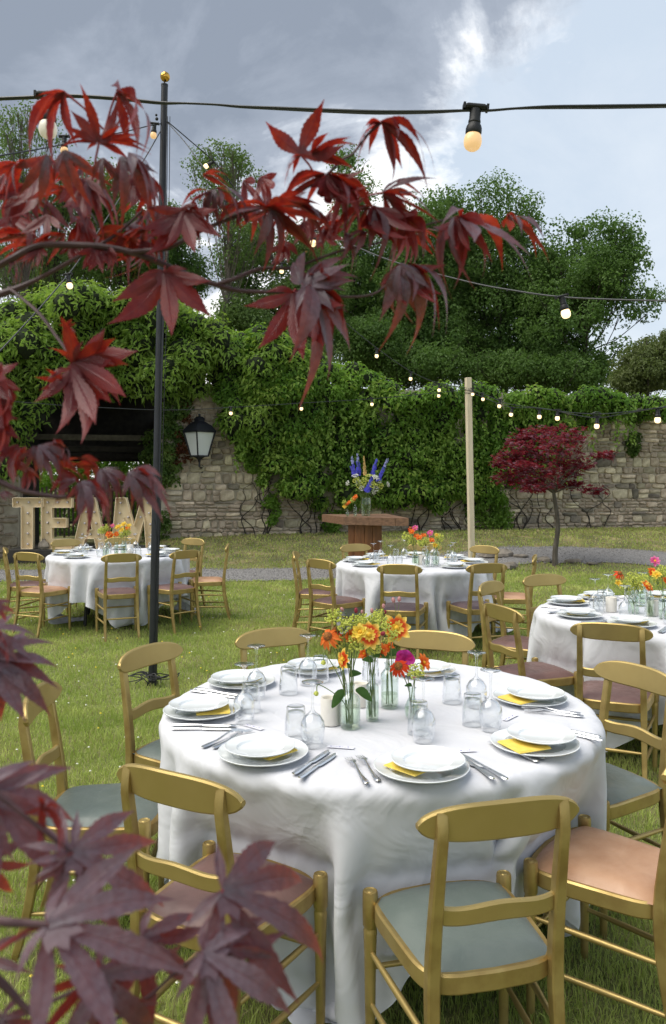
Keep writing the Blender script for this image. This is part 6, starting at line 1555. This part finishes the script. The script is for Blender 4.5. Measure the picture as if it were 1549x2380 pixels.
# daisies, clover heads and buttercups
for nm, n, mk, s_, seed, lb in (('clover_flowers', 150, 'clover', .0075, 201, 'tiny white clover heads dotted over the lawn'), ('buttercups', 70, 'buttercup', .0085, 202, 'tiny yellow flowers dotted over the lawn')):
    rg = np.random.default_rng(seed); y = rg.uniform(2.2, 11, n); x = rg.uniform(-1, .25, n) * y * .44; z = gz(x, y) + rg.uniform(.03, .05, n); sc = s_ * (.8 + y * .05)
    V = (np.stack([x, y, z], -1)[:, None] + np.array([(1, 0, 0), (0, 1, 0), (-1, 0, 0), (0, -1, 0), (0, 0, .8), (0, 0, -.6)], float)[None] * sc[:, None, None]).reshape(-1, 3)
    tri = np.array([(0, 1, 4), (1, 2, 4), (2, 3, 4), (3, 0, 4), (1, 0, 5), (2, 1, 5), (3, 2, 5), (0, 3, 5)]); Fq = (np.arange(n)[:, None, None] * 6 + tri[None]).reshape(-1, 3)
    o = obj(nm, np_mesh(nm, V, Fq, M[mk], False, 3)); o['kind'] = 'stuff'; o['label'] = lb; o['category'] = 'flowers'
# fallen leaves on the bank below the wall
rg = np.random.default_rng(301); n = 420; x = rg.uniform(-4, 9, n); y = rg.uniform(14.5, 18.3, n); e0, e1 = path_edges(x); ok = y > e1; x, y = x[ok], y[ok]; n = len(x)
V, Fq = leaf_geo(np.stack([x, y, gz(x, y) + .05], -1), np.array([0, 0, 1.]) + rg.normal(size=(n, 3)) * .3, rg.normal(size=(n, 3)), rg.uniform(.05, .09, n), rg.uniform(.03, .06, n))
o = obj('fallen_leaves', np_mesh('fallen_leaves', V, Fq, M['grass_dry'])); o['kind'] = 'stuff'; o['label'] = 'dry leaves fallen on the bank below the wall'; o['category'] = 'leaves'
# ------------------------------------------------------------------ Japanese maple in the foreground
def maple_leaf(seed, droop=.5, lobes=7, fan=1.0, slim=1.0):
    """palmate leaf: stalk joint at the origin, middle lobe along +y, upper side +z, unit lobe length"""
    r = random.Random(seed); b = MB()
    specs = [(0, 1.0), (31, .93), (-31, .93), (64, .74), (-64, .74), (106, .34), (-106, .34)][:lobes]
    specs = [(a * fan, L) for a, L in specs]; AC = []; AL = []
    order = sorted(specs, key=lambda q: q[0]); tw = r.uniform(-.25, .25)
    pts_ = [(0, .040), (.12, .062), (.25, .098), (.40, .128), (.52, .130), (.65, .104), (.78, .060), (.88, .028), (.95, .012), (1, .002)]
    def prof(t): # half width of a lobe along its length
        return float(np.interp(t, [q[0] for q in pts_], [q[1] for q in pts_]))
    def bend(x, y, fold):
        rad = math.hypot(x, y); z = -droop * rad * rad * .55 - droop * .25 * rad ** 4 + fold
        k = 1 - .16 * droop * rad * rad; return (x * k, y * k, z + tw * x * rad * .4)
    for a, L in order:
        a += r.uniform(-9, 9); L *= r.uniform(.82, 1.06); roll = r.uniform(-.5, .5); lift = r.uniform(-.10, .10); ca, sa = math.sin(R(a)), math.cos(R(a)); n = 22; wid = slim * (1.0 if L > .6 else .72) * r.uniform(.92, 1.12); vs = []; cu = r.uniform(-.2, .2); dr = r.uniform(-.05, .45)
        for i in range(n + 1):
            t = i / n; s_ = t * L; serr = 1 + (.085 if i % 2 else -.04) * (0 < i < n); w = prof(t) * wid * serr * (L ** .5); side = cu * t * t
            for q, fo in ((-1, .28), (-.5, .10), (0, 0), (.5, .10), (1, .28)):
                lx = q * w + side; x = lx * sa + s_ * ca; y = -lx * ca + s_ * sa
                x, y, z = bend(x, y, fo * w * .7 - dr * t * t * L + roll * q * w * min(1, t * 2) + lift * math.sin(t * 3)); vs.append((x, y, z)); AC.append(q); AL.append(t)
        fs = []
        for i in range(n):
            for k in range(4): v = i * 5 + k; fs.append((v, v + 1, v + 6, v + 5))
        b.add(vs, fs)
    # web joining the lobes round the stalk
    ring = []; 
    for i in range(len(order) - 1):
        a0, L0 = order[i]; a1, L1 = order[i + 1]; m_ = (a0 + a1) / 2; rr = .155 * min(L0, L1) ** .5
        ring += [(a0, .22 * L0), (m_, rr)]
    ring.append((order[-1][0], .22 * order[-1][1])); vs = [(0, 0, .002)]
    for a, q in ring: vs.append(bend(math.sin(R(a)) * q, math.cos(R(a)) * q, -.002))
    b.add(vs, [(0, i + 1, i) for i in range(1, len(ring))]); AC += [.5] * len(vs); AL += [.1] * len(vs)
    me = b.mesh('leaf', M['maple'], True, 0)
    for nm_, A_ in (('across', AC), ('along', AL)): me.attributes.new(nm_, 'FLOAT', 'POINT').data.foreach_set('value', np.array(A_, np.float32))
    return me
LEAVES = [maple_leaf(i, d_, 7, 1.0, .84) for i, d_ in enumerate((.35, .6, .9, 1.1, .45, .7, 1.0, 1.2))] + [maple_leaf(i + 20, d_, 5, .78, .70) for i, d_ in enumerate((.35, .6, .9, 1.1, .45, .7, 1.0, 1.2))] + [maple_leaf(i + 60, d_, 7, 1.12, .66) for i, d_ in enumerate((.30, .5, .7, .8, .4, .6, .7, .8))] + [maple_leaf(81, .5, 3, 2.2, 1.15)]
tree = thing('japanese_maple', 'dark red Japanese maple reaching into the picture from the left, close to the camera', 'tree', Matrix.Translation((-1.35, .75, 0)))
TI = Matrix.Translation((1.35, -.75, 0))
def branch(name, pts, rad, mat='twig_red'):
    P = [TI @ (p if isinstance(p, Vector) else at(*p)) for p in pts]; b = MB()
    if isinstance(pts[0], Vector):
        k0 = 2 if isinstance(pts[1], Vector) else 1; A_, B_ = P[k0 - 1], P[k0]; P = P[:k0] + [A_.lerp(B_, f) + Vector((0, 0, .02 * math.sin(f * 6))) for f in (.35, .6, .78, .89, .95)] + P[k0:]; rad = [rad[0]] * k0 + [rad[0] + (rad[k0] - rad[0]) * f for f in (.4, .7, .9, 1, 1)] + list(rad[k0:])
    sp = spline(P, 6)
    rr = [float(np.interp(i / max(1, len(sp) - 1) * (len(rad) - 1), range(len(rad)), rad)) for i in range(len(sp))]; b.tube(sp, rr, 8); return obj(name, b.mesh(name, M[mat]), tree)
b = MB(); tr_ = [(0, 0, -.05), (.03, 0, .4), (-.02, .02, .9), (.04, 0, 1.4), (.1, -.02, 1.85), (.15, -.05, 2.3)]; b.tube(spline(tr_, 5), [.045 - .03 * i / 25 for i in range(26)], 10); obj('trunk', b.mesh('trunk', M['bark']), tree)
FRONTAL = {(383, 632), (683, 680), (420, 490), (173, 842), (231, 330), (114, 2149), (520, 2070), (476, 2217), (-14, 1528), (1071, 503), (1180, 505)}
def leaf(x, y, ang, ln, d, n, seed, pet=None, sc=1.0):
    """joint at (x, y), middle lobe pointing along ang in the picture, lobe length ln, distance d, n = direction of the upper side (right, away, up)"""
    J = at(x, y, d); L = Vector((math.cos(R(ang)), n[3] if len(n) > 3 else 0.0, math.sin(R(ang)))).normalized(); rj = random.Random(int(x * 7 + y)); N = Vector(n[:3]) + (Vector() if (int(x), int(y)) in FRONTAL else Vector((rj.uniform(-.55, .55), rj.uniform(-.35, .1), rj.uniform(-.2, .3)))); N = (N - L * N.dot(L)).normalized(); X = L.cross(N)
    s_ = ln * d / F * sc; Mx = Matrix((( X.x * s_, L.x * s_, N.x * s_, J.x), (X.y * s_, L.y * s_, N.y * s_, J.y), (X.z * s_, L.z * s_, N.z * s_, J.z), (0, 0, 0, 1)))
    o = obj('leaf', LEAVES[seed], tree, TI @ Mx)
    if pet:
        q = at(pet[0], pet[1], d * 1.01); b = MB(); m_ = (J + q) / 2 + Vector((0, 0, .002)); b.tube([TI @ q, TI @ m_, TI @ J], [.0009, .0008, .0009], 6); obj('leaf_stalk', b.mesh('leaf_stalk', M['petiole']), tree)
U = (0, .75, .65); U2 = (0, .95, .25); T_ = (0, -.62, .78); T2 = (.05, -.62, .78); E = (0, .25, .97); ET = (0, -.30, .95)
# branches: photo position and distance
branch('branch', [Vector((-1.31, .75, 1.75)), Vector((-.62, .66, 1.80)), (-40, 640, .62), (30, 600, .60), (90, 572, .60), (180, 570, .60), (263, 577, .60), (340, 598, .60), (453, 646, .61), (503, 662, .61), (560, 676, .61), (640, 678, .61), (722, 676, .61)], [.010, .006, .0029, .0028, .0027, .0027, .0026, .0024, .0022, .0021, .0017, .0014, .0012])
branch('twig', [(503, 662, .61), (545, 648, .61), (608, 624, .62), (680, 622, .62), (783, 586, .62), (850, 572, .62)], [.0020, .0017, .0014, .0011, .0009])
branch('twig', [(300, 586, .60), (370, 580, .59), (403, 571, .59), (482, 530, .60), (593, 486, .60), (680, 450, .61), (748, 416, .61), (795, 372, .61), (821, 357, .61), (856, 311, .61), (888, 284, .61)], [.0020, .0018, .0015, .0012, .0010, .0008])
branch('twig', [Vector((-1.31, .75, 1.72)), (-40, 690, .6), (0, 684, .6), (60, 662, .6), (120, 632, .6), (205, 584, .6), (270, 545, .61), (331, 490, .61)], [.007, .003, .0018, .0017, .0014, .0009])
branch('twig', [(640, 622, .62), (625, 575, .62), (615, 530, .62), (612, 490, .62)], [.0010, .0008, .0008])
branch('twig', [(855, 572, .62), (930, 548, .62), (1000, 520, .62), (1071, 503, .62)], [.0009, .0008, .0007])
branch('twig', [(722, 676, .61), (800, 690, .61), (880, 678, .61), (932, 613, .61)], [.0012, .0010, .0007])
branch('twig', [(20, 668, .6), (87, 724, .58), (130, 780, .57), (173, 840, .56)], [.0012, .0014, .0011, .0014])
branch('twig', [Vector((-1.31, .75, 1.45)), (-60, 1085, .5), (0, 1120, .5), (53, 1141, .5), (133, 1155, .5), (182, 1150, .5), (260, 1140, .51), (300, 1126, .51)], [.006, .0022, .0016, .0015, .0013, .0010, .0008])
branch('twig', [Vector((-1.31, .75, 1.25)), (-140, 2120, .31), (0, 2141, .30), (60, 2146, .30), (112, 2149, .30)], [.006, .0030, .0019, .0016, .0012])
branch('twig', [Vector((-1.31, .75, 1.1)), (-120, 2200, .33), (0, 2281, .33), (69, 2350, .33), (180, 2420, .33), (420, 2440, .33)], [.006, .0022, .0014, .0012, .0010])
branch('twig', [Vector((-1.31, .75, 1.5)), (-160, 1470, .42), (-60, 1480, .42), (-20, 1530, .42)], [.006, .002, .0013, .0010])
branch('twig', [Vector((-1.31, .75, 1.35)), (-160, 1790, .34), (-60, 1825, .33), (0, 1850, .33), (70, 1905, .33), (169, 1982, .33)], [.006, .002, .0013, .0010, .0008])
branch('twig', [(69, 2350, .33), (200, 2290, .33), (227, 2265, .33)], [.001, .0009, .0008])
branch('twig', [(180, 2420, .33), (330, 2330, .335), (420, 2250, .335), (476, 2217, .335)], [.001, .0009, .0008])
LIST = [ # upper canopy: joint, direction, lobe length, distance, facing, variant, stalk foot
 (150, 214, 207, 165, .58, U2, 2, (240, 300)), (272, 214, -32, 185, .58, U2, 2, (245, 300)), (231, 330, 92, 112, .57, U2, 0, (215, 420)), (225, 335, 150, 100, .575, U, 1, None), (235, 335, 35, 105, .575, U, 4, None),
 (111, 362, 268, 125, .56, T_, 2, None), (150, 350, 285, 130, .555, T_, 3, None), (60, 372, 205, 115, .56, ET, 5, None), (281, 366, -45, 150, .555, T_, 6, None), (300, 355, -20, 130, .56, ET, 3, None), (240, 368, -95, 95, .555, T2, 1, None),
 (190, 414, 278, 135, .60, U2, 0, None), (205, 420, -48, 150, .60, U, 4, None), (88, 414, 265, 150, .59, U2, 5, None), (60, 430, 235, 140, .60, U2, 1, None), (10, 405, 262, 140, .59, U2, 0, None), (310, 405, 287, 125, .60, U2, 4, None), (330, 400, -40, 150, .60, U, 5, None),
 (20, 500, 300, 110, .62, U2, 4, None), (110, 500, 265, 105, .62, U2, 1, None), (150, 545, 195, 150, .615, E, 0, None), (230, 548, 10, 130, .615, E, 4, None), (60, 545, 170, 120, .615, E, 1, None), (340, 530, 200, 140, .61, E, 2, None), (290, 520, 340, 110, .62, U, 1, None),
 (222, 572, 272, 90, .60, U2, 4, None), (245, 575, 290, 78, .60, U2, 0, None), (90, 575, 268, 75, .60, U2, 1, None), (165, 570, 285, 70, .61, U2, 2, None), (20, 590, 320, 90, .61, U, 5, None), (330, 560, -70, 90, .61, U2, 5, None), (350, 545, -30, 90, .61, U2, 2, None),
 (420, 490, 285, 150, .585, U2, 0, (480, 532)), (428, 484, 245, 135, .585, U2, 4, None), (440, 480, -35, 125, .588, U2, 1, None), (383, 632, 275, 195, .60, U2, 0, (385, 605)), (683, 680, 271, 190, .60, U2, 4, (690, 676)),
 (702, 660, 62, 145, .60, T_, 0, (722, 676)), (708, 660, 35, 150, .60, T_, 1, None), (722, 664, -48, 250, .595, T_, 5, (722, 676)), (735, 668, -80, 110, .60, T2, 1, None), (730, 668, -30, 150, .61, U, 2, None),
 (932, 615, -50, 185, .60, T_, 6, None), (930, 618, -92, 140, .595, T2, 2, None), (940, 622, -70, 130, .61, U2, 4, None), (950, 612, -22, 175, .61, U, 2, None), (1071, 503, -9, 240, .615, (.1, -.25, .95), 1, None), (1180, 505, -14, 130, .615, (.2, -.2, .95), 4, None), (1068, 506, -45, 175, .61, U2, 1, None), (1055, 508, 225, 150, .61, ET, 3, None), (1065, 506, -95, 115, .61, U2, 5, None),
 (888, 284, -12, 190, .61, E, 2, (821, 357)), (886, 286, 190, 105, .61, E, 3, None), (892, 288, -35, 150, .61, U, 1, None), (698, 358, 68, 125, .60, U2, 24, (740, 420)), (700, 362, 190, 75, .60, E, 3, None), (725, 358, 30, 120, .60, E, 1, None),
 (763, 402, -8, 160, .60, U, 4, None), (765, 408, -35, 175, .60, U2, 5, None), (760, 410, -65, 130, .60, U2, 2, None), (762, 412, 262, 75, .60, U2, 0, None), (755, 405, 188, 150, .605, E, 1, None), (768, 415, -100, 110, .61, U2, 6, None),
 (890, 448, 32, 150, .61, U, 0, (830, 470)), (892, 450, -8, 195, .61, U, 1, None), (890, 454, -28, 120, .61, U, 4, None), (866, 480, -60, 150, .61, U2, 5, None), (868, 482, -35, 150, .61, ET, 6, None), (870, 478, -85, 125, .61, U2, 0, None), (858, 480, 190, 120, .61, E, 2, None),
 (622, 484, 0, 200, .60, E, 1, (615, 520)), (625, 486, 165, 140, .60, E, 0, None), (630, 488, -65, 140, .60, T2, 5, None), (618, 478, 80, 70, .60, U2, 0, None), (640, 470, 20, 120, .605, U, 4, None), (500, 440, 240, 95, .59, T_, 5, None), (505, 438, -10, 110, .59, ET, 2, None), (490, 445, 180, 100, .59, ET, 1, None), (498, 448, -80, 75, .595, U2, 0, None),
 (472, 408, 20, 75, .60, U, 0, None), (853, 540, 190, 105, .61, ET, 2, None), (800, 540, -30, 90, .61, T_, 3, None), (660, 560, -80, 80, .62, U2, 4, None), (560, 470, 200, 90, .60, U, 2, None),
 (560, 488, 300, 60, .60, U2, 1, None), (935, 505, -40, 130, .615, U2, 2, None), (700, 480, -20, 130, .605, U, 5, None),
 # single bright leaf and its neighbours at the left
 (173, 842, -32, 185, .555, U2, 0, None), (170, 850, 8, 165, .557, U2, 1, None), (165, 858, -62, 160, .555, U2, 4, None), (150, 885, 200, 60, .555, U2, 2, None), (150, 762, 20, 38, .57, U2, 1, None),
 (-25, 868, -20, 145, .50, U2, 3, None), (-30, 868, -55, 110, .50, U2, 4, None), (-35, 925, -26, 175, .50, U, 3, None), (-40, 930, -50, 150, .50, U2, 5, None), (-30, 960, -80, 110, .50, U2, 0, None),
 # pale-topped leaves before the big letters
 (78, 1064, -70, 85, .49, T_, 2, None), (90, 1062, -40, 120, .49, T_, 5, None), (60, 1064, 200, 110, .49, ET, 3, None), (100, 1060, -15, 105, .495, T_, 2, None), (124, 1052, -25, 100, .50, U, 2, None), (40, 1060, 250, 90, .50, U2, 0, None),
 (182, 1148, -55, 88, .49, T_, 2, None), (190, 1146, -30, 150, .49, T_, 6, None), (175, 1145, 170, 90, .495, ET, 1, None), (195, 1146, -38, 150, .495, U, 5, None), (232, 1118, -28, 115, .50, T_, 3, None), (228, 1122, -60, 70, .50, T2, 0, None), (240, 1116, -12, 110, .50, T_, 2, None),
 (300, 1124, -26, 170, .50, T_, 5, None), (298, 1128, -40, 105, .50, T_, 3, None), (310, 1122, -10, 120, .505, U, 2, None), (139, 1126, -55, 90, .505, U2, 4, None), (18, 1098, -25, 100, .51, U2, 1, None), (130, 1110, 10, 120, .51, U, 0, None), (190, 1090, -20, 110, .515, U, 4, None), (60, 1115, -50, 90, .515, U2, 0, None), (0, 1172, -2, 50, .50, T2, 0, None), (220, 1110, 160, 80, .51, U, 1, None),
 (-15, 1400, -50, 60, .42, T2, 2, None), (-15, 1480, -8, 80, .42, U2, 3, None), (-25, 1462, -14, 110, .42, T_, 4, None), (-14, 1528, -30, 190, .42, T2, 1, None), (-16, 1530, -68, 150, .42, T2, 4, None), (-10, 1520, -5, 140, .425, T_, 0, None), (-25, 1560, -95, 110, .42, T2, 2, None),
 # big leaves at the lower left
 (-45, 1835, -22, 190, .335, T_, 4, None), (-40, 1840, -38, 290, .335, T2, 0, None), (-60, 1850, -80, 150, .335, T2, 1, None), (95, 1873, -18, 118, .33, U2, 3, None), (169, 1980, -33, 260, .33, T2, 1, (120, 2100)), (172, 1984, -75, 140, .33, T2, 4, None), (160, 1978, 135, 120, .33, T2, 0, None),
 (114, 2149, -9, 350, .30, T2, 0, (0, 2207)), (476, 2217, -30, 290, .33, T2, 4, None), (520, 2070, -27, 330, .345, T2, 1, (439, 2138)), (227, 2265, -45, 260, .33, T2, 5, None), (225, 2270, 215, 150, .33, U2, 2, None), (0, 2370, -20, 100, .33, T2, 3, None), (-40, 2230, 40, 120, .335, T2, 5, None), (240, 2300, -88, 180, .335, T2, 6, None), (330, 2180, -40, 220, .35, T2, 4, None), (520, 2210, -75, 190, .335, T2, 0, None), (-30, 2000, -60, 130, .34, T2, 2, None)]
rf = random.Random(12)
for k in range(26):   # shaded leaves deeper in the spray
    x, y = rf.uniform(-20, 380), rf.uniform(360, 575); LIST.append((x, y, rf.choice((rf.uniform(240, 310), rf.uniform(-50, 20), rf.uniform(160, 230))), rf.uniform(80, 120), rf.uniform(.64, .70), rf.choice((U2, U, E)), rf.randrange(8), None))
for k in range(18):
    x = rf.uniform(560, 960); y = 470 + (x - 560) * .05 + rf.uniform(-70, 60); LIST.append((x, y, rf.choice((rf.uniform(-60, 20), rf.uniform(250, 300), rf.uniform(170, 215))), rf.uniform(75, 110), rf.uniform(.63, .69), rf.choice((U2, U, E, ET)), rf.randrange(8), None))
for i, (x, y, a, ln, d, n, v, pet) in enumerate(LIST):
    if 1040 < y < 1180: y -= 26; ln *= .82
    elif y < 700: ln *= .98
    elif y > 1700: ln *= 1.1
    else: ln *= 1.08
    fr_ = (int(x), int(y)) in FRONTAL
    if y < 620 and not fr_:
        hang = 235 < a % 360 < 305
        if n is U2: n = U2 if hang else (0, .45, .88)
        elif n is U: n = E if i % 3 else ET
        if v < 8: v += 8
    elif 1000 < y < 1200: v += 8
    elif y > 1700: v += 16
    leaf(x, y, a, ln, d, n, v, pet)
